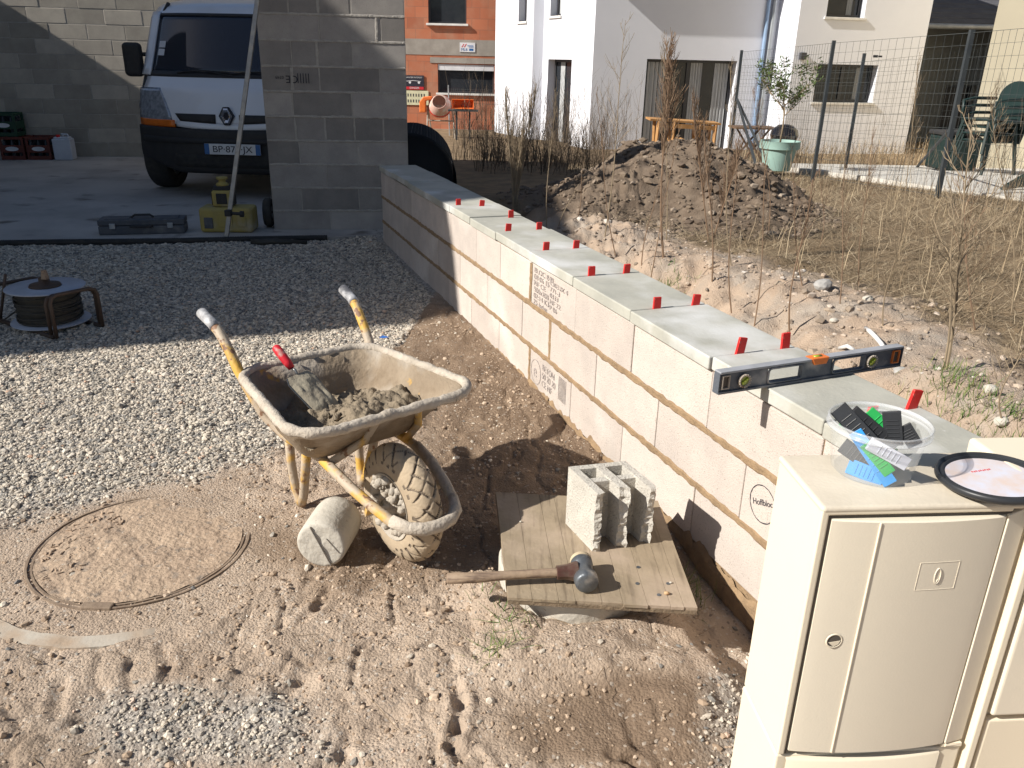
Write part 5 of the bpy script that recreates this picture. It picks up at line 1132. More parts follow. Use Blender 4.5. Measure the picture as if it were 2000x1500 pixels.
wedge('pblack', 'black wedge in front of the green one crossing the tub middle', (-.045, .0, .094), (.030, .015, .038), .028, .009)
wedge('pgreen', 'bright green wedge lying across the middle just behind the black wedge', (-.02, .028, .092), (.038, .032, .050), .018, .005)
wedge('pblack', 'upright black wedge standing in the middle of the tub', (.014, .02, .100), (.028, .012, .045), .029, .010)
wedge('pblack', 'black wedge with its corner up at the right side of the tub', (.036, .022, .079), (.060, .018, .050), .024, .008)
wedge('pblack', 'black wedge at the bottom left of the tub seen through the plastic', (-.050, -.02, .042), (.005, -.030, .018), .026, .010)
wedge('pblue', 'long blue wedge slanting down across the front of the tub', (-.034, -.03, .074), (.034, -.050, .004), .022, .006)
wedge('pblue', 'blue wedge lying flat on the bottom of the tub', (-.035, -.030, .012), (.022, -.044, .006), .026, .008)
wedge('pgreen', 'green wedge end just behind the milky white block at the tub front', (-.014, -.045, .062), (.030, -.046, .020), .020, .008)
wedge('pwhite', 'milky white ribbed spacer leaning against the front wall of the tub', (-.008, -.054, .068), (.053, -.038, .038), .022, .008, cat='spacer')
lc = at(1935, 940, z=.862); 
e = empty('bucket_lid', (lc.x+.004, lc.y+.002, .853), 0, 'black rimmed bucket lid with printed pale label lying on the cabinets', 'lid')
e.rotation_euler = (R_(-2), R_(-4), .2); e.location.z = .866
m = MB(); m.smooth = True; m.lathe([(.066, .0), (.074, -.004), (.083, -.004), (.086, .0), (.086, .004), (.084, .008), (.0815, .008), (.080, .003), (.077, .003), (.075, .006), (.073, .006), (.071, .002), (.066, .002)], 72); m.build('lid_rim', K['pblack'], e)
m = MB(); m.lathe([(1e-4, .0022), (.0705, .0022)], 48); o = m.build('lid_label', K['lidlabel'], e)
m = MB(); 
for k in range(9): m.box((-.018+.004*k, .026-.001*(k % 2), .0026), (.0022, .0035, .0004))
o2 = m.build('label_print', K['redh'], o)

# ================================================================== SPIRIT LEVEL
lvz = .662; la_, lb = at(1403, 772, z=lvz), at(1758, 716, z=lvz); lx = (lb-la_); lx.z = 0; LL = lx.length; lx.normalize(); ly = Vector((-lx.y, lx.x, 0))
e = empty('spirit_level', (la_.x, la_.y, lvz), math.atan2(lx.y, lx.x), 'dark dusty box spirit level with orange vial housing lying across the coping', 'spirit level')
H_, TH = .062, .027
def lvl_face(y0, y1):
    m = MB(); nseg = 10
    holes = [(.165, .285), (.395, .515)]
    xs = [0, .165*LL/.66, .285*LL/.66, .395*LL/.66, .515*LL/.66, LL]
    m.bb((0, y0, 0), (xs[1], y1, H_)); m.bb((xs[2], y0, 0), (xs[3], y1, H_)); m.bb((xs[4], y0, 0), (xs[5], y1, H_))
    for a, b in ((xs[1], xs[2]), (xs[3], xs[4])): m.bb((a, y0, 0), (b, y1, .0125)); m.bb((a, y0, H_-.011), (b, y1, H_))
    return m, xs
m, xs = lvl_face(.006, TH-.006); m.build('web', K['levelblue'], e, bevel=.002)
m = MB(); m.bb((0, 0, 0), (LL, TH, .007)); m.build('bottom_rail', K['levelblue'], e, bevel=.0012)
m = MB(); cut0, cut1 = LL*.47, LL*.565; m.bb((0, 0, H_-.004), (cut0, TH, H_+.0025)); m.bb((cut1, 0, H_-.004), (LL, TH, H_+.0025)); m.build('top_rail', K['leveltop'], e, bevel=.0012)
for a, b in ((xs[1], xs[2]), (xs[3], xs[4])):
    m = MB(); m.smooth = True; z0, z1 = .011, H_-.009; r = .010; pts = []
    for (cx_, cz_, a0) in ((b-r, z1-r, 0), (a+r, z1-r, 90), (a+r, z0+r, 180), (b-r, z0+r, 270)):
        for k in range(5): t = R_(a0+90*k/4); pts.append((cx_+r*math.cos(t), .003, cz_+r*math.sin(t)))
    m.tube(pts+[pts[0]], .0030, 8, False); m.build('hand_grip_rim', K['levelblue'], e)
m = MB(); m.prism([(cut0, H_+.004), (cut1, H_+.004), (cut1-.008, H_-.016), (cut0+.012, H_-.016)], -.002, TH+.002); vh = m.build('vial_housing', K['levelor'], e, bevel=.002)
m = MB(); m.smooth = True; m.cyl((cut0+.018, TH/2, H_+.001), (cut1-.018, TH/2, H_+.001), .0065, 16); m.build('vial', K['vial'], vh)
for x in (LL*.155*.8, LL*.845*.95+.01):
    m = MB(); m.smooth = True; T = Matrix.Translation((x, 0, H_/2)) @ Matrix.Rotation(R_(90), 4, 'X'); m.lathe([(.0135, -.008), (.0135, .0035), (.0165, .0045), (.0190, .003), (.0195, -.002)], 32, T); 
    for k in range(16): a = 2*math.pi*k/16; m.box((x+.0178*math.cos(a), -.004, H_/2+.0178*math.sin(a)), (.0035, .003, .0035))
    vh = m.build('vial_ring', K['barrowgry'], e)
    m = MB(); m.cyl((x, -.001, H_/2), (x, .004, H_/2), .0132, 24); m.cyl((x-.010, -.0025, H_/2-.007), (x+.010, -.0025, H_/2+.007), .0038, 12); m.build('vial', K['vial'], vh)
for x0, x1 in ((.012, .030), (LL-.034, LL-.014)):
    m = MB(); 
    for a, b in (((x0, .014), (x1, .016)), ((x0, H_-.012), (x1, H_-.014))): m.bb((x0, -.0005, a[1]-.0), (x1, .008, a[1]+.003))
    m.bb((x0-.003, -.0005, .014), (x0, .008, H_-.010)); m.bb((x1, -.0005, .014), (x1+.003, .008, H_-.010)); m.build('end_slot', K['barrowgry'] if x0 < .1 else K['levelor'], e)
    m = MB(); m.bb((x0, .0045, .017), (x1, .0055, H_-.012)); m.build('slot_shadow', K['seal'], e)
for s in (-.002, LL-.001): m = MB(); m.bb((s, .001, .001), (s+.003, TH-.001, H_-.001)); m.build('end_cap', K['levelblue'], e, bevel=.001)
# ================================================================== HOUSES
def quad_wall(m, P, u, s0, s1, z0, z1, holes, th=.3):
    """wall in the vertical plane through P along u (outward normal = u rotated -90deg), rectangular holes (a,b,z0,z1), with real thickness th"""
    u = Vector((u[0], u[1], 0)).normalized(); n = Vector((u.y, -u.x, 0)); P = Vector((P[0], P[1], 0))
    xs = sorted({s0, s1, *[h[0] for h in holes], *[h[1] for h in holes]}); zs = sorted({z0, z1, *[h[2] for h in holes], *[h[3] for h in holes]})
    xs = [x for x in xs if s0 <= x <= s1]; zs = [z for z in zs if z0 <= z <= z1]
    for i in range(len(xs)-1):
        for j in range(len(zs)-1):
            cx, cz = (xs[i]+xs[i+1])/2, (zs[j]+zs[j+1])/2
            if any(h[0] < cx < h[1] and h[2] < cz < h[3] for h in holes): continue
            A = [P+u*x+Vector((0, 0, z)) for x, z in ((xs[i], zs[j]), (xs[i+1], zs[j]), (xs[i+1], zs[j+1]), (xs[i], zs[j+1]))]
            m.add([tuple(a) for a in A], [(0, 1, 2, 3)])
    for (a, b, c, d) in holes:       # reveals
        Q = [(a, c), (b, c), (b, d), (a, d)]
        for k in range(4):
            p, q = Q[k], Q[(k+1) % 4]; f = [P+u*p[0]+Vector((0, 0, p[1])), P+u*q[0]+Vector((0, 0, q[1]))]
            m.add([tuple(f[0]), tuple(f[1]), tuple(f[1]-n*th), tuple(f[0]-n*th)], [(0, 1, 2, 3)])
def window(parent, P, u, hole, depth=.18, mull=(), sill=True, curtain=(), name='window', fr=.06, sillp=.045, glass='glass'):
    u = Vector((u[0], u[1], 0)).normalized(); n = Vector((u.y, -u.x, 0)); P = Vector((P[0], P[1], 0)); a, b, c, d = hole
    T = frame(P-n*depth, u, Vector((0, 0, 1)))      # local z = outward normal
    m = MB()
    for (x0, x1, z0, z1) in ((a, a+fr, c, d), (b-fr, b, c, d), (a+fr, b-fr, c, c+fr), (a+fr, b-fr, d-fr, d)): m.bb((x0, z0, -.03), (x1, z1, .03), T)
    for x in mull: m.bb((x-fr*.7, c+fr, -.028), (x+fr*.7, d-fr, .032), T)
    w = m.build(name, K['frame'], parent)
    m = MB(); m.bb((a+fr, c+fr, -.008), (b-fr, d-fr, .0), T); m.build('pane', K[glass], w)
    for (x0, x1) in curtain:
        m = MB(); k = 14; m.smooth = True; vs = []
        for i in range(k+1):
            x = x0+(x1-x0)*i/k; vs += [(x, c+fr, .008+.012*math.sin(i*1.9)), (x, d-fr, .008+.012*math.sin(i*1.9+.2))]
        m.add([tuple(T @ Vector(v)) for v in vs], [(2*i, 2*i+2, 2*i+3, 2*i+1) for i in range(k)]); m.build('curtain', K['curtain'], w)
    if sill:
        m = MB(); T2 = frame(P, u, Vector((0, 0, 1))); m.bb((a-.05, c-.055, -depth), (b+.05, c, sillp), T2); m.build('sill', K['sill'], parent, bevel=.006)
    return w
TH = R_(12); hu = Vector((math.cos(TH), math.sin(TH), 0)); hl = Vector((-math.sin(TH), math.cos(TH), 0)); HZ = -.75
d_ = at(1157, 140, Y=20.); HC = Vector((d_.x, 20., 0))
wh = empty('white_house', (0, 0, 0), 0, 'white rendered house with anthracite windows and projecting right wing', 'house')
def hp(px, py, P=HC, u=hu): return onplane(px, py, P, u)
mm = MB()
# main front: big sliding door
a, zt = hp(1264, 115); b, _ = hp(1440, 120)
sR = hp(1512, 60)[0]+.3
door = (a, b, HZ+.05, zt)
quad_wall(mm, HC, hu, 0, sR, HZ, 6.2, [door], .28)
window(wh, HC, hu, door, .25, mull=(a+(b-a)*.5,), sill=False, curtain=((a+(b-a)*.53, a+(b-a)*.66), (a+(b-a)*.80, a+(b-a)*.96), (a+.12, a+.55)), name='sliding_door')
# wing that stands forward on the right
WPp = HC+hu*(hp(1512, 100)[0])-hl*.95
sc = 0; wl_ = lambda px, py: onplane(px, py, WPp, hu)
WC = WPp+hu*wl_(1553, 90)[0]
wl_ = lambda px, py: onplane(px, py, WC, hu)
w1 = (wl_(1597, 130)[0], wl_(1716, 128)[0], wl_(1650, 200)[1], wl_(1650, 126)[1]); w2 = (wl_(1615, 20)[0], wl_(1681+9, 20)[0], wl_(1650, 34)[1], wl_(1650, 34)[1]+1.3)
sE = wl_(1782+22, 100)[0]
quad_wall(mm, WC, hu, 0, sE, HZ, 6.2, [w1, w2], .28)
window(wh, WC, hu, w1, .22, mull=(w1[0]+(w1[1]-w1[0])*.5,), curtain=((w1[1]-.42, w1[1]-.30),)); window(wh, WC, hu, w2, .22, curtain=((w2[1]-.35, w2[1]-.22),))
nf = -hl; back = 5
mm.add([tuple(WC+Vector((0, 0, HZ))), tuple(WC+hl*1.2+Vector((0, 0, HZ))), tuple(WC+hl*1.2+Vector((0, 0, 6.2))), tuple(WC+Vector((0, 0, 6.2)))], [(3, 2, 1, 0)])
mm.add([tuple(WC+hu*sE+Vector((0, 0, HZ))), tuple(WC+hu*sE+hl*6+Vector((0, 0, HZ))), tuple(WC+hu*sE+hl*6+Vector((0, 0, 6.2))), tuple(WC+hu*sE+Vector((0, 0, 6.2)))], [(0, 1, 2, 3)])
# left gable side, step and rear part; plane along hl, outward is -hu
LS = lambda px, py: onplane(px, py, HC, hl)
hl0 = hl; hl = Vector((-math.sin(R_(25)), math.cos(R_(25)), 0)); LS = lambda px, py: onplane(px, py, HC, hl)
s_step = LS(1060, 120)[0]
hd_ = (LS(1117, 118)[0], LS(1071, 117)[0], HZ+.05, LS(1095, 116)[1]); hw = (LS(1096, 20)[0], LS(1075, 20)[0], LS(1085, 31)[1], LS(1085, 31)[1]+1.3)
Pm = HC+hl*s_step      # traverse from far to near so that outward normal is -hu
hol = [(s_step-h[1], s_step-h[0], h[2], h[3]) for h in (hd_, hw)]
quad_wall(mm, Pm, -hl, 0, s_step, HZ, 6.2, hol, .28)
window(wh, Pm, -hl, hol[0], .22, sill=False, name='side_door', curtain=((hol[0][0]+.3, hol[0][0]+.55),)); window(wh, Pm, -hl, hol[1], .22, curtain=((hol[1][0]+.1, hol[1][0]+.8),))
# step: short front-facing strip then the rear block side
st = .02
for _ in range(60):
    q = Pm-hu*st
    z_ = onplane(1040, 120, Pm, -hu)[0]
    break
st = max(.25, z_); Pr = Pm-hu*st
quad_wall(mm, Pr, hu, 0, st, HZ, 6.2, [])
sr = onplane(967, 120, Pr, hl)[0]; sr = min(sr, 14) if sr > 0 else 14
rw = (onplane(1029, 20, Pr, hl)[0], onplane(1013, 20, Pr, hl)[0], onplane(1020, 42, Pr, hl)[1], onplane(1020, 42, Pr, hl)[1]+1.3)
hol = [(sr-rw[1], sr-rw[0], rw[2], rw[3])] if 0 < rw[0] < rw[1] < sr else []
quad_wall(mm, Pr+hl*sr, -hl, 0, sr, HZ, 6.2, hol)
if hol: window(wh, Pr+hl*sr, -hl, hol[0], .22, curtain=((hol[0][0]+.1, hol[0][0]+.8),))
print('HOUSE', s_step, st, sr); far = Pr+hl*sr; mm.add([tuple(far+Vector((0, 0, HZ))), tuple(far+hu*9+Vector((0, 0, HZ))), tuple(far+hu*9+Vector((0, 0, 6.2))), tuple(far+Vector((0, 0, 6.2)))], [(0, 1, 2, 3)])
mm.build('rendered_wall', K['render'], wh, recalc=False)
# eaves slab above the picture that shades the upper front
hl = hl0; m = MB(); ez = 3.5
EV = dict(p=.307, z=ez)
m.add([tuple(HC+hu*x-hl*y+Vector((0, 0, z))) for z in (ez, ez+.25) for x, y in ((-.22, 0.002), (-.22, EV['p']), (sR-.35, EV['p']), (sR-.35, 0.002))], [(0, 1, 2, 3), (7, 6, 5, 4)]+[(i, i+4, (i+1) % 4+4, (i+1) % 4) for i in range(4)])
m.build('balcony_slab', K['render'], wh)
m = MB(); x0 = hp(1524, 50)[0]; 
pp = HC+hu*(hp(1512, 60)[0]-.10)-hl*.07; m.cyl(pp+Vector((0, 0, HZ)), pp+Vector((0, 0, 6)), .05, 12); m.build('downpipe', K['zinc'], wh)
pp = HC+hu*(hp(1512, 60)[0]-.24)-hl*.045; m = MB(); m.cyl(pp+Vector((0, 0, HZ)), pp+Vector((0, 0, 6)), .04, 12); m.build('downpipe', K['bluefilm'], wh)
lp = wl_(1574, 112); pp = WC+hu*(lp[0]-.1)+Vector((0, 0, lp[1]+.02)); m = MB(); T = frame(pp, hu, Vector((0, 0, 1))); m.bb((-.07, -.07, 0), (.07, .08, .09), T); m.build('wall_lamp', K['frame'], wh, bevel=.01)
# ---------- brick house
def brickmat():
    m = bpy.data.materials.new('terracotta block'); m.use_nodes = True; nt = m.node_tree; p = nt.nodes['Principled BSDF']; L = nt.links.new; p.inputs['Roughness'].default_value = .9
    tc = nd(nt, 'ShaderNodeTexCoord'); mp = nd(nt, 'ShaderNodeMapping'); mp.inputs['Rotation'].default_value = (R_(90), 0, 0); L(tc.outputs['Object'], mp.inputs['Vector'])
    b = nd(nt, 'ShaderNodeTexBrick'); b.inputs['Scale'].default_value = .88; b.inputs['Brick Width'].default_value = .40; b.inputs['Row Height'].default_value = .25; b.inputs['Mortar Size'].default_value = .006
    b.inputs['Color1'].default_value = (.50, .17, .085, 1); b.inputs['Color2'].default_value = (.38, .125, .065, 1); b.inputs['Mortar'].default_value = (.30, .13, .08, 1); L(mp.outputs[0], b.inputs['Vector'])
    n = nd(nt, 'ShaderNodeTexNoise'); n.inputs['Scale'].default_value = 2.2; n.inputs['Detail'].default_value = 5; L(tc.outputs['Object'], n.inputs['Vector']); r = ramp(nt, [(.45, (0, 0, 0)), (.75, (.6, .6, .6))]); L(n.outputs[0], r.inputs[0])
    mx = nd(nt, 'ShaderNodeMix', data_type='RGBA'); L(r.outputs[0], mx.inputs[0]); L(b.outputs['Color'], mx.inputs[6]); mx.inputs[7].default_value = (.45, .26, .17, 1); L(mx.outputs[2], p.inputs['Base Color'])
    w = nd(nt, 'ShaderNodeTexWave'); w.inputs['Scale'].default_value = 14; w.inputs['Distortion'].default_value = .3; L(tc.outputs['Object'], w.inputs['Vector']); bp = nd(nt, 'ShaderNodeBump'); bp.inputs['Strength'].default_value = .35; bp.inputs['Distance'].default_value = .01; L(w.outputs[0], bp.inputs['Height']); L(bp.outputs[0], p.inputs['Normal'])
    return m
K['brick'] = brickmat()
BY = 25.0; bh = empty('brick_house', (0, BY, 0), R_(0), 'unrendered red terracotta block house with white sills and signs', 'house')
def bp_(px, py): p = at(px, py, Y=BY); return p.x, p.z
ux, uz = bp_(835, 0)[0], bp_(870, 46)[1]; hw1 = (bp_(836, 20)[0], bp_(911, 20)[0], uz, uz+1.1)
l0, l1 = bp_(855, 150)[0], bp_(965, 150)[0]; hw2 = (l0, l1, bp_(900, 182)[1], bp_(900, 126)[1])
m = MB(); quad_wall(m, (0, 0), (1, 0), -9, bp_(968, 100)[0], bp_(870, 252)[1], 6.0, [hw1, hw2], .2); m.build('brick_wall', K['brick'], bh, recalc=False)
window(bh, (0, 0), (1, 0), hw1, .14, sillp=.10, fr=.05); window(bh, (0, 0), (1, 0), hw2, .14, sillp=.08, fr=.05)
m = MB(); z1, z0 = bp_(880, 77)[1], bp_(880, 108)[1]; m.bb((-9, -.012, z0), (bp_(968, 100)[0], -.003, z1)); m.build('concrete_band', K['bandcon'], bh)
m = MB(); z1, z0 = bp_(900, 113)[1], bp_(900, 124)[1]; m.bb((bp_(840, 120)[0], -.02, z0), (bp_(968, 100)[0]-.01, -.005, z1)); m.build('lintel', K['bandcon'], bh)
m = MB(); m.bb((l0+.01, .02, hw2[3]-.16), (l1-.01, .09, hw2[3]-.005)); m.build('shutter_box', K['signw'], bh)
m = MB(); m.bb((-9, -.06, -1.6), (bp_(968, 100)[0], .2, bp_(870, 252)[1]-.002)); m.build('concrete_base', K['bandcon'], bh)
m = MB(); x0, z0 = bp_(780, 150)[0], bp_(810, 175)[1]; x1, z1 = bp_(828, 150)[0], bp_(810, 147)[1]; m.bb((x0, -.03, z0), (x1, -.012, z1)); sg = m.build('site_sign', K['signk'], bh)
m = MB(); m.bb((x0+.01, -.034, z0+.005), (x1-.01, -.0305, z0+.08)); m.build('sign_strip', K['signr'], sg)
cx = (x0+x1)/2+.05
text_obj('CHANTIER INTERDIT', .055, frame(Vector((cx, -.034, z1-.06)), (1, 0, 0), (0, 0, 1)), K['signw'], 'sign_lettering', sg); text_obj('DANGER', .07, frame(Vector((cx+.03, -.037, z0+.045)), (1, 0, 0), (0, 0, 1)), K['signw'], 'sign_lettering', sg)
m = MB(); 
for dx in (-.10, .16): m.cyl((cx+dx, -.036, (z0+z1)/2), (cx+dx, -.031, (z0+z1)/2), .035, 14)
m.tube([(cx-.2, -.034, (z0+z1)/2+.03), (cx, -.034, (z0+z1)/2+.05), (cx+.22, -.034, (z0+z1)/2+.03)], .008, 5); m.build('sign_picture', K['signw'], sg)
m = MB(); x1b, zb, ztt = bp_(837, 190)[0], bp_(815, 205)[1], bp_(815, 177)[1]; m.bb((x0, -.03, zb), (x1b, -.012, ztt)); s2 = m.build('notice_board', K['signy'], bh)
m = MB()
for i in range(9):
    for j in range(2): m.bb((x0+.07+i*.078, -.033, zb+.07+j*.16), (x0+.10+i*.078, -.0305, zb+.15+j*.16))
m.build('notice_print', K['ink'], s2)
m = MB(); sx0, sz1 = bp_(898, 83); sx1, sz0 = bp_(928, 102); m.bb((sx0, -.03, sz0), (sx1, -.014, sz1)); s3 = m.build('company_sign', K['signw'], bh)
ccx, ccz = (sx0+sx1)/2, (sz0+sz1)/2
m = MB(); 
for dx in (-.13, -.06): m.bar((ccx+dx-.03, -.032, ccz+.0), (ccx+dx+.03, -.032, ccz+.09), .02, .004, up=(0, 1, 0))
m.build('company_mark', K['signr'], s3); text_obj('MLB', .10, frame(Vector((ccx-.09, -.032, ccz-.06)), (1, 0, 0), (0, 0, 1)), K['blue'], 'sign_lettering', s3)
m = MB(); m.bb((ccx+.0, -.032, ccz+.03), (ccx+.17, -.0305, ccz+.05)); m.bb((ccx+.04, -.032, ccz+.0), (ccx+.17, -.0305, ccz+.015)); m.bb((ccx+.05, -.032, ccz-.09), (ccx+.17, -.0305, ccz-.03)); m.build('sign_print', K['blue'], s3)
# orange tub hanging under the window
q0, q1 = at(883, 193, Y=21.6), at(926, 213, Y=21.6)
e = empty('orange_trough', ((q0.x+q1.x)/2, 21.6, q1.z), 0, 'orange plastic mortar trough on its side below the brick house window', 'trough')
m = MB(); w_, h_ = (q1.x-q0.x)/2, (q0.z-q1.z); m.add([(-w_, -.1, 0), (w_, -.1, 0), (w_, -.1, h_), (-w_, -.1, h_), (-w_+.06, .14, .05), (w_-.06, .14, .05), (w_-.06, .14, h_-.05), (-w_+.06, .14, h_-.05)], [(0, 1, 5, 4), (1, 2, 6, 5), (2, 3, 7, 6), (3, 0, 4, 7), (4, 5, 6, 7)])
o = m.build('trough_shell', K['orangepl'], e); s_ = o.modifiers.new('s', 'SOLIDIFY'); s_.thickness = .012
m = MB(); m.bb((-w_-.1, -.12, -.06), (w_+.1, .2, -.02)); m.bar((-w_*.6, 0, -.03), (-w_*.6, 0, -1.0), .04); m.bar((w_*.6, 0, -.03), (w_*.6, 0, -1.0), .04); m.build('trestle', K['post'], e)
# cement mixer
q = at(840, 273, z=-.48); e = empty('cement_mixer', (q.x+.25, q.y, -.42), 0, 'small cement mixer with orange motor box and dusty drum by the brick house', 'cement mixer')
sc = q.y/18.
m = MB(); m.smooth = True; T = Matrix.Translation((.02, 0, .78)) @ Matrix.Rotation(R_(62), 4, 'X') @ Matrix.Scale(.92, 4); m.lathe([(1e-4, -.30), (.16, -.29), (.30, -.12), (.31, .05), (.20, .27), (.185, .28), (.19, .22), (.28, .05), (.27, -.1), (1e-4, -.24)], 32, T); m.build('drum', K['drum'], e)
m = MB(); m.smooth = True; m.lathe([(.312, -.02), (.33, 0), (.312, .02)], 32, T); m.build('drum_ring', K['red'], e)
m = MB(); m.prism([(-.50, .62), (-.34, .62), (-.34, .90), (-.18, .94), (-.18, 1.02), (-.40, 1.0), (-.50, .88)], -.12, .10); m.build('motor_cover', K['orangepl'], e, bevel=.02)
m = MB()
for a, b in (((-.30, 0, .75), (-.30, -.25, 0)), ((-.30, 0, .75), (-.22, .25, 0)), ((.34, 0, .78), (.42, -.22, 0)), ((.34, 0, .78), (.36, .22, 0)), ((-.30, 0, .42), (.36, 0, .42)), ((-.34, 0, .78), (.38, 0, .78))): m.tube([a, b], .02, 6)
m.build('stand', K['barrowgry'], e)
m = MB(); m.smooth = True; T = Matrix.Translation((-.26, .2, .1)) @ Matrix.Rotation(R_(90), 4, 'Y'); m.lathe([(.04, -.03), (.1, -.03), (.1, .03), (.04, .03)], 20, T); m.build('wheel', K['rubber'], e)
m = MB(); m.smooth = True; m.tube([(.40+.0, -.05+.14*math.cos(t), .72+.14*math.sin(t)) for t in np.linspace(0, 6.28, 20)], .012, 6, False); m.build('tilt_wheel', K['barrowgry'], e)
# scaffold pole / fence panel by the brick house
q = at(882, 270, z=-.5); e = empty('site_fence_panel', (q.x, q.y, 0), 0, 'grey wire site fence panel in front of the brick house window', 'fence')
m = MB(); m.tube([(-.05, 0, -.6), (-.08, 0, .85)], .018, 6); m.tube([(1.45, 0, -.6), (1.45, 0, .85)], .018, 6); m.build('panel_frame', K['zinc'], e)
m = MB()
for i in range(26): m.box((.0+i*.055, 0, .1), (.005, .005, 1.35))
for z in (-.4, .0, .4, .75): m.box((.7, 0, z), (1.5, .005, .005))
m.build('wire_mesh', K['wire'], e)
# ---------- grey house between, cream house right
gy_ = 24.; x0 = at(1792, 200, Y=gy_).x-1.2; x1 = x0+9
gh_ = empty('grey_house', (0, 0, 0), 0, 'dark grey house with low tiled roof between the white and cream houses', 'house')
zt = at(1850, 52, Y=gy_).z; m = MB(); hw_ = (at(1846, 180, Y=gy_).x, at(1905, 180, Y=gy_).x, -.7, at(1846, 166, Y=gy_).z)
gu = (math.cos(R_(24)), math.sin(R_(24))); gP = (x0, gy_-.4); ga = lambda px, py: onplane(px, py, gP, gu); hw_ = (ga(1846, 180)[0], ga(1905, 180)[0], -.7, ga(1846, 166)[1]); quad_wall(m, gP, gu, -1, 9, -.8, zt, [hw_], .2); m.build('rendered_wall', K['greyrender'], gh_, recalc=False); window(gh_, gP, gu, hw_, .15, sill=False)
m = MB(); zr = at(1850, 0, Y=gy_).z; vs = [(x0-.1, gy_-.75, zt-.06), (x1, gy_-.75, zt-.06), (x1, gy_+3.2, zt+1.6), (x0-.1, gy_+3.2, zt+1.6)]; m.add(vs+[(v[0], v[1], v[2]+.10) for v in vs], [(3, 2, 1, 0), (4, 5, 6, 7)]+[(i, (i+1) % 4, (i+1) % 4+4, i+4) for i in range(4)])
rf = m.build('roof', K['roof'], gh_)
m = MB()
for k in range(12): y = gy_-.7+k*.32; m.box(((x0+x1)/2, y, zt+.052+(k*.32)*.42), (x1-x0+.1, .03, .025))
m.build('roof_rows', K['roof'], rf)
m = MB(); m.smooth = True; m.tube([(x0-.2, gy_-.82, zt-.03), (x1, gy_-.82, zt-.03)], .07, 10); m.build('gutter', K['zinc'], rf)
CY = 14.6; q = at(1935, 0, Y=CY); q2 = at(1903, 330, Y=CY); cxx = q.x+.0
cr_ = empty('cream_house', (0, 0, 0), 0, 'cream rendered house wall at the right edge behind stacked chairs', 'house')
u_ = Vector((math.cos(R_(4)), math.sin(R_(4)), 0)); m = MB(); P_ = Vector((at(1917, 160, Y=CY).x, CY, 0)); quad_wall(m, P_, u_, 0, 8, -.6, 6, []); 
m.add([tuple(P_+Vector((0, 0, -.6))), tuple(P_+Vector((5.6, 9, -.6))), tuple(P_+Vector((5.6, 9, 6))), tuple(P_+Vector((0, 0, 6)))], [(3, 2, 1, 0)]); m.build('rendered_wall', K['cream'], cr_, recalc=False)
m = MB(); m.bb((P_.x-.0, CY+.3, 6.0), (P_.x+8, CY+3, 6.2)); m.build('roof', K['roof'], cr_)

# ================================================================== TERRACE OBJECTS
def pz(x, y): return PZ(x, y)+.022
def tat(px, py):
    z = .0
    for _ in range(15): p = at(px, py, z=z); z += (pz(p.x, p.y)-z)*.6
    return Vector((p.x, p.y, z))
# flower pot with young olive
q = tat(1521, 334); q.y += .12; q.z = pz(q.x, q.y); S_ = q.y/13.6
e = empty('flower_pot', q, 0, 'large pale green plastic flower pot on the terrace', 'flower pot')
r1, r0, hh_ = .315*S_, .20*S_, .46*S_
m = MB(); m.smooth = True; m.lathe([(1e-4, 0), (r0, 0), (r0+.015, .01), (r1-.035, hh_-.11), (r1-.005, hh_-.105), (r1, hh_-.01), (r1+.005, hh_), (r1-.02, hh_), (r1-.03, hh_-.06), (1e-4, hh_-.06)], 40); o = m.build('pot_body', K['pot'], e); es = o.modifiers.new('e', 'EDGE_SPLIT'); es.split_angle = R_(40)
m = MB(); m.lathe([(r1-.031, hh_-.05), (1e-4, hh_-.045)], 30); m.build('potting_soil', K['soil'], e)
t = empty('young_olive_tree', q+Vector((0, 0, hh_-.05)), 0, 'thin young tree with sparse green leaves growing in the pale green pot', 'tree')
m = MB(); m.smooth = True; LV = []
m.tube([(0, 0, 0), (.01, 0, .25), (-.005, 0, .55)], [.014, .012, .01], 6)
random.seed(21)
def branch(p, d, L, r, dep):
    pts = [p]; q_ = p.copy(); dd = d.copy()
    for i in range(4): dd = (dd+Vector((random.gauss(0, .14), random.gauss(0, .14), .05+random.gauss(0, .08)))).normalized(); q_ = q_+dd*L/4; pts.append(q_.copy())
    m.tube(pts, [r, r*.85, r*.7, r*.55, r*.35], 5)
    if dep < 2:
        for k in range(4): i = random.randint(1, 4); branch(pts[i], (dd+Vector((random.gauss(0, .6), random.gauss(0, .6), random.uniform(-.1, .6)))).normalized(), L*.6, r*.55, dep+1)
    if dep >= 1:
        for i in range(1, 5):
            for k in range(3): LV.append((pts[i]+Vector((random.gauss(0, .02), random.gauss(0, .02), random.gauss(0, .02))), dd))
for k in range(6): a = k*1.05+random.random(); branch(Vector((0, 0, .38+.03*k)), Vector((math.cos(a), math.sin(a), 1.0)).normalized(), .42, .008, 0)
m.build('trunk', K['stempale'], t)
m = MB()
for p, d in LV:
    L = random.uniform(.04, .075); d2 = (d*.4+Vector((random.gauss(0, 1), random.gauss(0, 1), random.gauss(0, .6)))).normalized(); s = d2.cross(Vector((random.random(), random.random(), 1))).normalized()*L*.17
    m.add([tuple(p), tuple(p+d2*L*.5+s), tuple(p+d2*L), tuple(p+d2*L*.5-s)], [(0, 1, 2, 3)])
m.build('foliage', K['olive'], t, recalc=False)
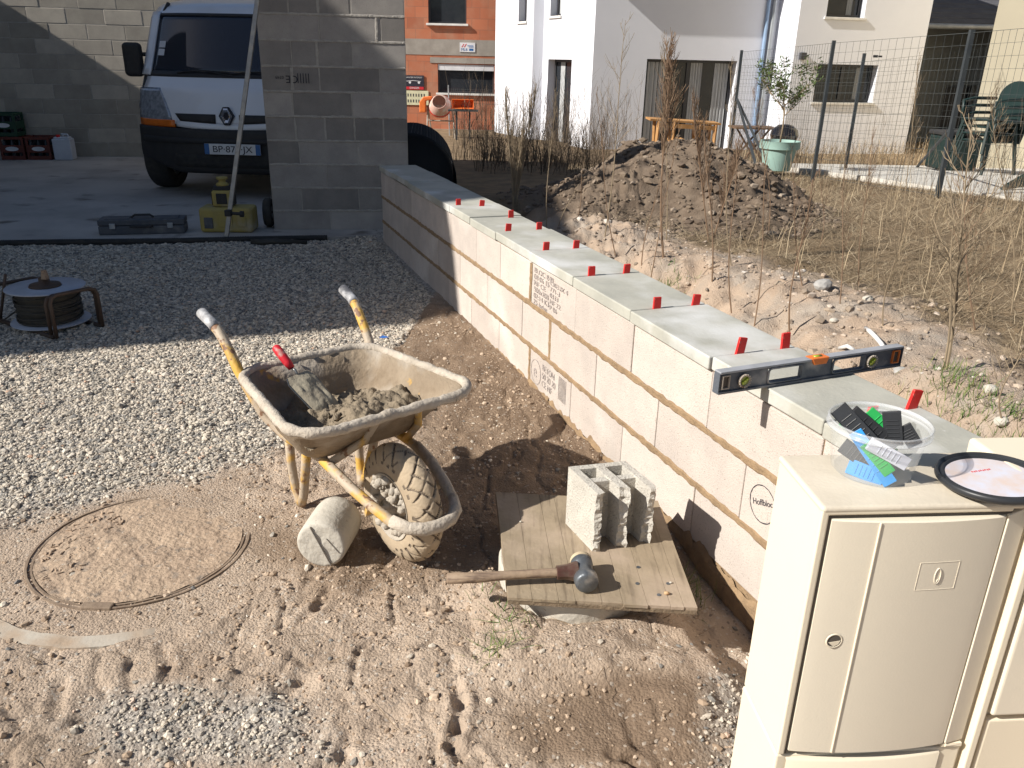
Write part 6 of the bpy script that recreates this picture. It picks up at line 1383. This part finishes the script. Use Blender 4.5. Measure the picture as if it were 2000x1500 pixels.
# kettle grill
q = tat(1532, 318); q = at(1532, 262, Y=14.6); g0_ = pz(q.x, 14.6)
e = empty('kettle_grill', (q.x, 14.6, g0_), 0, 'round black kettle barbecue behind the pale green pot', 'barbecue')
m = MB(); m.smooth = True; r = .235; zc = q.z-g0_-.02; m.lathe([(1e-4, zc-.20), (.12, zc-.17), (.21, zc-.08), (r, zc), (r+.006, zc+.004), (r, zc+.012), (.215, zc+.09), (.12, zc+.17), (1e-4, zc+.19)], 36); m.build('kettle', K['bbq'], e)
m = MB(); 
for a in (.5, 2.6, 4.7): m.tube([(.12*math.cos(a), .12*math.sin(a), zc-.15), (.24*math.cos(a), .24*math.sin(a), 0)], .011, 6)
m.build('legs_stand', K['zinc'], e); m = MB(); m.box((-.27, -.1, zc-.15), (.12, .1, .16)); m.build('side_box', K['signw'], e, bevel=.02)
# trestle table by the sliding door
a, b = at(1266, 230, Y=16.6), at(1402, 239, Y=16.9)
e = empty('trestle_table', (0, 0, 0), 0, 'orange pine trestle table in front of the big sliding door', 'table'); gz_ = -.42
m = MB(); c = (a+b)/2; w_ = (b-a); m.add([tuple(a+Vector((0, -.3, 0))), tuple(b+Vector((0, -.3, 0))), tuple(b+Vector((0, .35, 0))), tuple(a+Vector((0, .35, 0)))]+[tuple(v+Vector((0, 0, -.035))) for v in (a+Vector((0, -.3, 0)), b+Vector((0, -.3, 0)), b+Vector((0, .35, 0)), a+Vector((0, .35, 0)))], [(0, 1, 2, 3), (7, 6, 5, 4)]+[(i, i+4, (i+1) % 4+4, (i+1) % 4) for i in range(4)]); m.build('tabletop', K['pine'], e)
for f in (.12, .34, .70, .93):
    p = a.lerp(b, f); m = MB(); m.bar(p+Vector((0, -.28, -.04)), Vector((p.x-.04, p.y-.33, gz_)), .05); m.build('leg', K['pine'], e)
    m = MB(); m.bar(p+Vector((0, .25, -.04)), Vector((p.x+.04, p.y+.3, gz_)), .05); m.build('leg', K['pine'], e)
m = MB(); m.bar(a.lerp(b, .1)+Vector((0, -.29, -.10)), a.lerp(b, .95)+Vector((0, -.29, -.10)), .03, .08); m.build('apron', K['pine'], e)
q = at(1328, 278, Y=15.8); m = MB(); m.smooth = True; m.cyl((0, -.17, 0), (0, .17, 0), .085, 16); o = m.build('log', K['pine'], None); o.location = q; tag(o, 'short pale orange log end below the trestle table', 'log')
# dark garden table behind the fence corner
a, b = at(1432, 247, Y=15.6), at(1515, 249, Y=15.6); e = empty('garden_table', (0, 0, 0), 0, 'dark wooden folding garden table left of the kettle barbecue', 'table')
m = MB(); m.bb((a.x, 15.4, a.z-.03), (b.x, 16.0, a.z)); m.build('tabletop', K['darkwood'], e)
for s in (15.42, 15.98):
    m = MB(); m.bar((a.x+.15, s, a.z-.03), (b.x-.15, s, a.z-.68), .03, .04, up=(0, 1, 0)); m.build('leg', K['darkwood'], e); m = MB(); m.bar((b.x-.15, s+.035, a.z-.03), (a.x+.15, s+.035, a.z-.68), .03, .04, up=(0, 1, 0)); m.build('leg', K['darkwood'], e)
# stacked green plastic chairs
def plchair(loc, rz, lab):
    e = empty('plastic_chair', loc, rz, lab, 'chair', 'stacked dark green garden chairs')
    m = MB(); m.bb((-.24, -.24, .40), (.24, .22, .425)); 
    m.build('seat', K['chair'], e, bevel=.02, seg=3)
    m = MB(); P = [(-.22, .42), (-.25, .66)]+[(.25*math.cos(t), .72+.20*math.sin(t)) for t in np.linspace(math.pi, 0, 14)]+[(.25, .66), (.22, .42)]; m.prism(P, .20, .225, Matrix.Translation((0, -.0, 0)) @ Matrix.Rotation(R_(-8), 4, 'X')); bk = m.build('backrest', K['chair'], e, bevel=.008)
    m = MB()
    for x in (-.13, -.045, .045, .13): m.bar((x, .235+.05, .48), (x*1.1, .33, .84), .012, .012)
    m.build('back_rib', K['chair'], bk)
    for sx, sy in ((-1, -1), (1, -1), (-1, 1), (1, 1)): m = MB(); m.tube([(sx*.21, sy*.20, .41), (sx*.26, sy*.26, 0)], [.026, .020], 6); m.build('leg', K['chair'], e)
    for sx in (-1, 1): m = MB(); m.smooth = True; m.tube([(sx*.235, -.22, .41), (sx*.27, -.22, .63), (sx*.28, -.05, .66), (sx*.26, .28, .66)], .021, 6); m.build('armrest', K['chair'], e)
    return e
q = tat(1915, 338); q.x += .02
CL = ['dark green plastic chair at the bottom of the stack by the cream wall', 'dark green plastic chair second from the bottom of the stack by the cream wall', 'dark green plastic chair third from the bottom of the stack by the cream wall', 'dark green plastic chair on top of the stack by the cream wall']
for k in range(4): plchair(q+Vector((-.02*k, .0, .10*k)), R_(-75), CL[k]).scale = (1.12, 1.12, 1.12)
# dark tub/crate beside chairs
q = tat(1860, 333); e = empty('garden_box', q+Vector((0, .25, 0)), R_(5), 'dark green plastic storage box beside the stacked chairs', 'storage box')
m = MB(); m.bb((-.20, -.25, 0), (.36, .25, .50)); m.build('box_body', K['chair'], e, bevel=.03); m = MB(); m.bb((-.22, -.27, .505), (.38, .27, .57)); m.build('box_lid', K['blackpl'], e, bevel=.02)
q = tat(1985, 372); m = MB(); m.add([(-.18, 0, .0), (.45, .25, .05), (.45, .25, .32), (.30, .1, .28), (-.12, 0, .06)], [(0, 1, 2, 3, 4)]); o = m.build('parasol_cover', K['chair'], None); s_ = o.modifiers.new('s', 'SOLIDIFY'); s_.thickness = .04; o.location = q; tag(o, 'dark pointed folded plastic sheet on the terrace at the right edge', 'sheet')
# ================================================================== WIRE FENCES
def post_line(name, lab, pts, hgt, tops=None):
    e = empty(name, (0, 0, 0), 0, lab, 'fence')
    return e
pA, pB, pD = tat(1424, 312), tat(1588, 345), tat(1831, 381)
dAD = (pD-pA); pE = pD+dAD*1.0; pE.z = pz(pE.x, pE.y)
f1 = empty('wire_fence', (0, 0, 0), 0, 'tall welded wire fence with grey angle posts along the terrace', 'fence')
tops = []
for p, (tx, ty), w_ in ((pA, (1448, 98), .045), (pB, (1628, 79), .04), (pD, (1898, 58), .05), (pE, None, .045)) if False else ((pA, (1448, 98), .045), (pB, (1628, 79), .04), (pD, (1898, 58), .05)):
    t_ = at(tx, ty, Y=p.y); h_ = t_.z; m = MB(); m.bar(p-Vector((0, 0, .2)), Vector((p.x, p.y, h_)), w_, w_, up=(0, 1, 0)); m.build('post', K['post'], f1); tops.append(Vector((p.x, p.y, h_-.03)))
hE = tops[2].z+(tops[2].z-tops[0].z); m = MB(); m.bar(pE-Vector((0, 0, .2)), Vector((pE.x, pE.y, hE)), .045); m.build('post', K['post'], f1); tops.append(Vector((pE.x, pE.y, hE)))
def brace(px0, py0, px1, py1, Y0, par, w_=.035):
    a = at(px0, py0, Y=Y0); b = tat(px1, py1); m = MB(); m.bar(a, b, w_); m.build('brace', K['post'], par)
brace(1440, 194, 1478, 328, pA.y-.05, f1); brace(1442, 198, 1502, 328, pA.y-.05, f1, .03)
brace(1862, 245, 1791, 326, pD.y+.5, f1, .03)
def mesh_between(par, P, Tt, dv=.10, dh=.15, r=.0016, name='wire_mesh'):
    m = MB()
    for (p, q, a, b) in zip(P[:-1], P[1:], Tt[:-1], Tt[1:]):
        L = math.hypot(q.x-p.x, q.y-p.y); n = int(L/dv)
        for i in range(n):
            f = i/n; lo = p.lerp(q, f); hi = a.lerp(b, f); s_ = .01*math.sin(i*.9)
            m.bar(lo, (hi.x+s_*.3, hi.y, hi.z), r*1.6, r*1.6)
        for k in range(15):
            f = k/14; 
            if k in (1, 3): continue
            m.bar(p.lerp(a, f), q.lerp(b, f), r*(2.6 if k in (0, 7, 14) else 1.8))
    m.build(name, K['wire'], par)
mesh_between(f1, [pA, pB, pD, pE], tops)
pC = tat(1651, 328); f2 = empty('wire_fence', (0, 0, 0), 0, 'second lower wire fence crossing the terrace behind the pot toward the cream house', 'fence')
tC = at(1684, 104, Y=pC.y); m = MB(); m.bar(pC-Vector((0, 0, .2)), Vector((pC.x, pC.y, tC.z)), .04); m.build('post', K['post'], f2)
pF = Vector((cxx+.1, 14.5, pz(cxx, 14.5))); tF = at(1880, 92, Y=14.5); pA2 = pA+Vector((.05, .05, 0)); tA = Vector((pA2.x, pA2.y, at(1447, 128, Y=pA.y).z))
mesh_between(f2, [pA2, pC, pF], [tA, Vector((pC.x, pC.y, tC.z-.12)), Vector((pF.x, pF.y, tF.z))], .10, .15, .0013)
m = MB(); c = at(1710, 110, Y=pC.y+.1); m.box(c, (.06, .03, .035)); m.box(c+Vector((.07, 0, 0)), (.05, .02, .025)); m.build('wire_tensioner', K['blackpl'], f2)

# ================================================================== ROLLED BLACK NET, CONDUIT, SCRAPS
q = at(820, 345, z=.0); e = empty('black_mesh_roll', (-1.13, 8.95, 0), R_(6), 'big roll of black plastic netting in the shade behind the grey pillar', 'net roll')
g_ = ghs(-1.13, 8.95)-.08; m = MB(); m.smooth = True
T = Matrix.Translation((0, 0, g_+.36)) @ Matrix.Rotation(R_(-90), 4, 'X') @ Matrix.Rotation(R_(0), 4, 'Y'); m.lathe([(.0001, -.55), (.43, -.56), (.445, .0), (.43, .9), (.30, .9)], 40, T); m.build('net_core', K['net'], e)
m = MB()
for k in range(90):
    a = 2*math.pi*k/90; m.bar(T @ Vector((.46*math.cos(a), .46*math.sin(a), -.60)), T @ Vector((.46*math.cos(a), .46*math.sin(a), .9)), .006)
for k in range(40):
    z = -.60+k*.037; pts = [T @ Vector((.462*math.cos(t), .462*math.sin(t), z)) for t in np.linspace(0, 2*math.pi, 36)]; m.tube(pts, .004, 3, False)
m.build('net_mesh', K['net'], e)
m = MB(); m.smooth = True; P_ = [gat(1690, 643, .0), gat(1700, 648, .05), gat(1712, 660, .06), gat(1722, 672, .04), gat(1732, 692, .0)]; m.tube(P_, .011, 8); o = m.build('white_conduit', K['pvc'], None); tag(o, 'bent white plastic conduit end sticking out of the bank behind the level', 'conduit')
m = MB(); m.smooth = True; m.tube([gat(1640, 680, .01), gat(1655, 676, .03), gat(1668, 684, .02)], .010, 8); o = m.build('white_conduit', K['pvc'], None); tag(o, 'short white conduit end just above the orange vial of the level', 'conduit')
m = MB(); q = at(740, 661, z=.005); m.add([(0, 0, .004), (.03, .015, .012), (.055, .012, .006), (.03, .0, .003)], [(0, 1, 2, 3)]); m.add([(.0, .01, .006), (.02, .03, .01), (.035, .028, .004)], [(0, 1, 2)]); o = m.build('plastic_scrap', K['bluescrap'], None); o.location = q; s_ = o.modifiers.new('s', 'SOLIDIFY'); s_.thickness = .002; tag(o, 'small blue plastic scrap on the ground behind the wheelbarrow tray', 'scrap')
# stones on the bank worth naming
for (px, py), r, lab in (((1607, 556), .055, 'angular grey rock on top of the bank left of the dry grass'), ((1598, 560), .03, 'small grey rock touching the angular one on the bank'), ((1758, 748), .04, 'smooth grey blue stone just above the coping right of the level'), ((1960, 815), .028, 'oval pale stone on the soil above the coping at the right edge'), ((1630, 622), .022, 'white stone on the face of the bank'), ((1935, 760), .03, 'yellowish flat stone at the edge of the dry grass'), ((1695, 585), .03, 'rounded brown stone on the bank rim behind the dry grass')):
    q = gat(px, py, r*.35); m = MB(); bm = bmesh.new(); bmesh.ops.create_icosphere(bm, subdivisions=2, radius=r)
    for v in bm.verts: v.co *= 1+.35*(mnoise.noise(v.co*(18/r*.05)+Vector((px, py, 0)))); v.co.z *= .7
    me = bpy.data.meshes.new('rock'); bm.to_mesh(me); bm.free(); K.setdefault('rockg', mat('rock grey', (.40, .39, .37), (.30, .29, .28), 30, .9, .5, 80)); me.materials.append(K['rockg'] if 'grey' in lab else K['lightcon']); o = bpy.data.objects.new('rock', me); COL.objects.link(o); o.location = q; tag(o, lab, 'stone')

# ================================================================== TALL DRY WEEDS
random.seed(33)
def weed(px, py, tx, ty, lab, nb=14, spread=.5, r0=.0045, start=.35, sub=3, matl='stem', bl=.28, up_=1.3, stems=1, base=None):
    p = base or gat(px, py); h = math.hypot(1, 0); tp = at(tx, ty, Y=p.y+.001)
    m = MB(); o = empty('dry_weed', p, 0, lab, 'weed', None) if False else None
    for sI in range(stems):
        q0 = Vector((random.gauss(0, .03), random.gauss(0, .03), -.02)) if sI else Vector((0, 0, -.02)); top = tp-p+(Vector((random.gauss(0, .16), random.gauss(0, .16), random.uniform(-.35, .05))) if sI else Vector())
        n = 9; pts = []; w1_, w2_ = random.gauss(0, .02), random.gauss(0, .02)
        for i in range(n+1):
            f = i/n; pts.append(q0.lerp(top, f)+Vector((w1_*math.sin(f*5), w2_*math.sin(f*4+1), 0))*(1-f*.3))
        m.tube(pts, [r0*(1-.72*i/n) for i in range(n+1)], 5)
        H_t = (top-q0).length
        for b in range(nb):
            f = start+(1-start)*(b+random.random()*.7)/nb; i = min(n-1, int(f*n)); p0 = pts[i].lerp(pts[i+1], f*n-i)
            a = random.uniform(0, 6.283); L = bl*(1.15-f)*H_t*random.uniform(.6, 1.2)*.8+.03; d = Vector((math.cos(a)*spread, math.sin(a)*spread, up_)).normalized()
            p1 = p0+d*L*.5+Vector((0, 0, .01)); p2 = p1+(d+Vector((0, 0, .45))).normalized()*L*.5; m.tube([p0, p1, p2], [r0*.38, r0*.28, r0*.16], 3, False)
            for s_ in range(sub):
                f2 = random.uniform(.25, .95); c0 = p0.lerp(p1, f2*2) if f2 < .5 else p1.lerp(p2, f2*2-1); a2 = random.uniform(0, 6.283); d2 = (d+Vector((math.cos(a2), math.sin(a2), .3))*.7).normalized(); m.tube([c0, c0+d2*L*.22, c0+d2*L*.34+Vector((0, 0, .015))], [r0*.22, r0*.18, r0*.13], 3, False)
    o = m.build('dry_weed', K[matl], None, recalc=False); o.location = p; tag(o, lab, 'weed')
    return o
weed(1296, 500, 1302, 95, 'tall broom shaped dead weed standing before the big sliding door', 46, .42, .0085, .45, 5, 'stem', .42, 1.5)
weed(1300, 470, 1300, 90, 'thin stem twin right behind the tall broom shaped weed', 22, .5, .005, .5, 4, 'stempale', .35, 1.5)
weed(1385, 470, 1352, 205, 'bushy purple brown weed at the right flank of the spoil heap', 44, .35, .007, .28, 4, 'stem', .5, 1.6, stems=2)
weed(1005, 412, 1045, 190, 'brush like clump of stems behind the coping near the shadow edge', 30, .22, .010, .12, 2, 'stempale', .6, 1.8, stems=3)
weed(1014, 410, 1000, 270, 'straight thin stem left of the brush like clump', 3, .3, .006, .6, 1, 'stempale', .2)
weed(1180, 470, 1225, 40, 'sparse forked sapling stem before the white house corner', 15, .85, .0055, .45, 3, 'stempale', .32, .9)
weed(1068, 445, 1082, 180, 'thin upright stem before the white side wall', 10, .25, .0045, .45, 2, 'stempale', .25)
weed(1127, 425, 1140, 330, 'short leaning stem behind the second coping pair', 3, .3, .005, .5, 1, 'stem', .2)
weed(1090, 440, 1128, 360, 'short pale stick crossing behind the coping slabs', 2, .4, .005, .5, 1, 'stempale', .2)
weed(1254, 520, 1290, 330, 'stem rising between the spoil heap and the middle wedges', 6, .3, .0045, .5, 2, 'stem', .2)
weed(1390, 560, 1378, 230, 'reddish stem rising from the trench past the spoil heap', 14, .25, .0055, .35, 3, 'stem', .22, 1.6)
weed(1432, 610, 1432, 270, 'thin red brown stem left of the flower pot line', 12, .3, .005, .5, 2, 'stem', .22)
weed(1545, 650, 1580, 350, 'long slanting stem starting beside the red wedge and level', 12, .4, .006, .55, 3, 'stem', .25)
weed(1550, 640, 1420, 130, 'very tall thin stem in front of the fence corner post', 18, .4, .005, .6, 3, 'stempale', .2, base=gat(1430, 520))
weed(1845, 722, 1905, 250, 'woody forked weed at the right with wide crooked branches', 22, .95, .0075, .22, 5, 'stempale', .42, .8)
weed(1838, 724, 1872, 420, 'lower forked stem beside the woody weed at the right', 16, .8, .006, .2, 4, 'stempale', .4, .9)
weed(1975, 610, 1948, 180, 'tall feathery weed before the cream wall', 26, .55, .005, .4, 5, 'stempale', .28, 1.1)
weed(1680, 560, 1700, 260, 'slender pinkish weed in front of the wing window', 18, .45, .004, .5, 4, 'stem', .25, 1.2)
weed(1760, 520, 1790, 120, 'tall grey weed in front of the white house right edge', 20, .35, .0045, .5, 4, 'stempale', .22, 1.4)
weed(1600, 480, 1607, 300, 'short fine weed in front of the middle fence post', 14, .4, .0035, .35, 3, 'stem', .3, 1.2)
weed(1965, 840, 1990, 640, 'low twiggy weed at the right edge above the coping', 14, .7, .004, .2, 3, 'stempale', .35, .9)
weed(1500, 450, 1480, 170, 'slim feathery weed left of the potted tree', 20, .4, .0045, .45, 4, 'stem', .25, 1.2)
weed(1730, 640, 1755, 430, 'straw coloured weed standing in the middle of the dry grass', 14, .5, .004, .3, 3, 'stempale', .3, 1.1)
weed(1205, 500, 1160, 180, 'straight thin stem rising behind the middle coping pairs', 9, .3, .0045, .5, 2, 'stem', .2)
weed(1262, 560, 1330, 250, 'leaning reddish stem crossing the front of the spoil heap', 10, .3, .0045, .45, 2, 'stem', .22)
weed(1475, 640, 1500, 300, 'slender straight stem between the front wedge pairs', 10, .3, .0045, .45, 2, 'stem', .22)
weed(1640, 600, 1650, 340, 'slim brown stem in the near dry grass left of centre', 14, .4, .004, .35, 3, 'stem', .28)
weed(1900, 640, 1880, 330, 'fine branching weed between the woody weed and the terrace', 20, .7, .005, .3, 4, 'stem', .34, 1.)
weed(1570, 560, 1540, 300, 'thin tilted brown stem before the pale green pot', 12, .4, .004, .4, 3, 'stem', .25)
# thicket of dead weeds in front of the white house side
def thicket(name, lab, n, fx, hrange, wd, matl):
    px_ = []; m_V = []; V = []; Fc = []; c = 0; T_ = []
    for i in range(n):
        x, y = fx(); z = ghs(x, y); h = random.uniform(*hrange)*random.choice([1, 1, .6, 1.3]); lean = Vector((random.gauss(0, .10), random.gauss(0, .10), 1)).normalized()
        def st_(p0, d, L, w):
            nonlocal c
            s = Vector((d.y+.3, -d.x+1, 0)).normalized() if False else Vector((random.gauss(0, 1), random.gauss(0, 1), 0)).normalized()
            p1 = p0+d*L*.5+Vector((random.gauss(0, .02), random.gauss(0, .02), 0)); p2 = p1+d*L*.5+Vector((random.gauss(0, .04), random.gauss(0, .04), 0))
            for q_, w_ in ((p0, w), (p1, w*.7), (p2, w*.35)): V.append(tuple(q_-s*w_)); V.append(tuple(q_+s*w_))
            Fc.extend([(c, c+1, c+3, c+2), (c+2, c+3, c+5, c+4)]); c += 6; T_.extend([random.random()]*6); return p1, p2
        p1, p2 = st_(Vector((x, y, z-.02)), lean, h, wd)
        for k in range(7):
            b0 = Vector((x, y, z)).lerp(p2, random.uniform(.25, .95)); a = random.uniform(0, 6.283); st_(b0, Vector((math.cos(a)*.45, math.sin(a)*.45, 1)).normalized(), h*random.uniform(.12, .3), wd*.6)
    return tag(soup(name, np.array(V), np.array(Fc), matl, dict(tone=np.array(T_))), lab, 'weeds', None, 'stuff')
WT = stonemat('dead weed tones', [(0, (.06, .045, .032)), (.5, (.125, .093, .065)), (1, (.24, .18, .125))])
thicket('weed_thicket', 'dense thicket of dead weeds along the white house side and brick house', 460, lambda: (random.uniform(-1.1, 2.0), random.uniform(13.8, 17.5)), (.4, 1.25), .0042, WT)
thicket('shaded_weeds', 'dark low weeds in the shaded strip behind the black netting', 420, lambda: (random.uniform(-.6, 1.4), random.uniform(11.5, 14.5)), (.15, .55), .006, WT)
thicket('verge_weeds', 'dry straw strip at the foot of the white house wing', 700, lambda: (random.uniform(4.6, 9.6), random.uniform(16.2, 18.2)), (.15, .5), .006, ST)
thicket('fence_weeds', 'thin dead stalks growing through the wire fence', 150, lambda: (lambda f, o: (pA.x+(pE.x-pA.x)*f+o, pA.y+(pE.y-pA.y)*f+random.gauss(0, .25)))(random.uniform(0, .75), random.gauss(-.25, .25)), (.25, 1.0), .0028, WT)
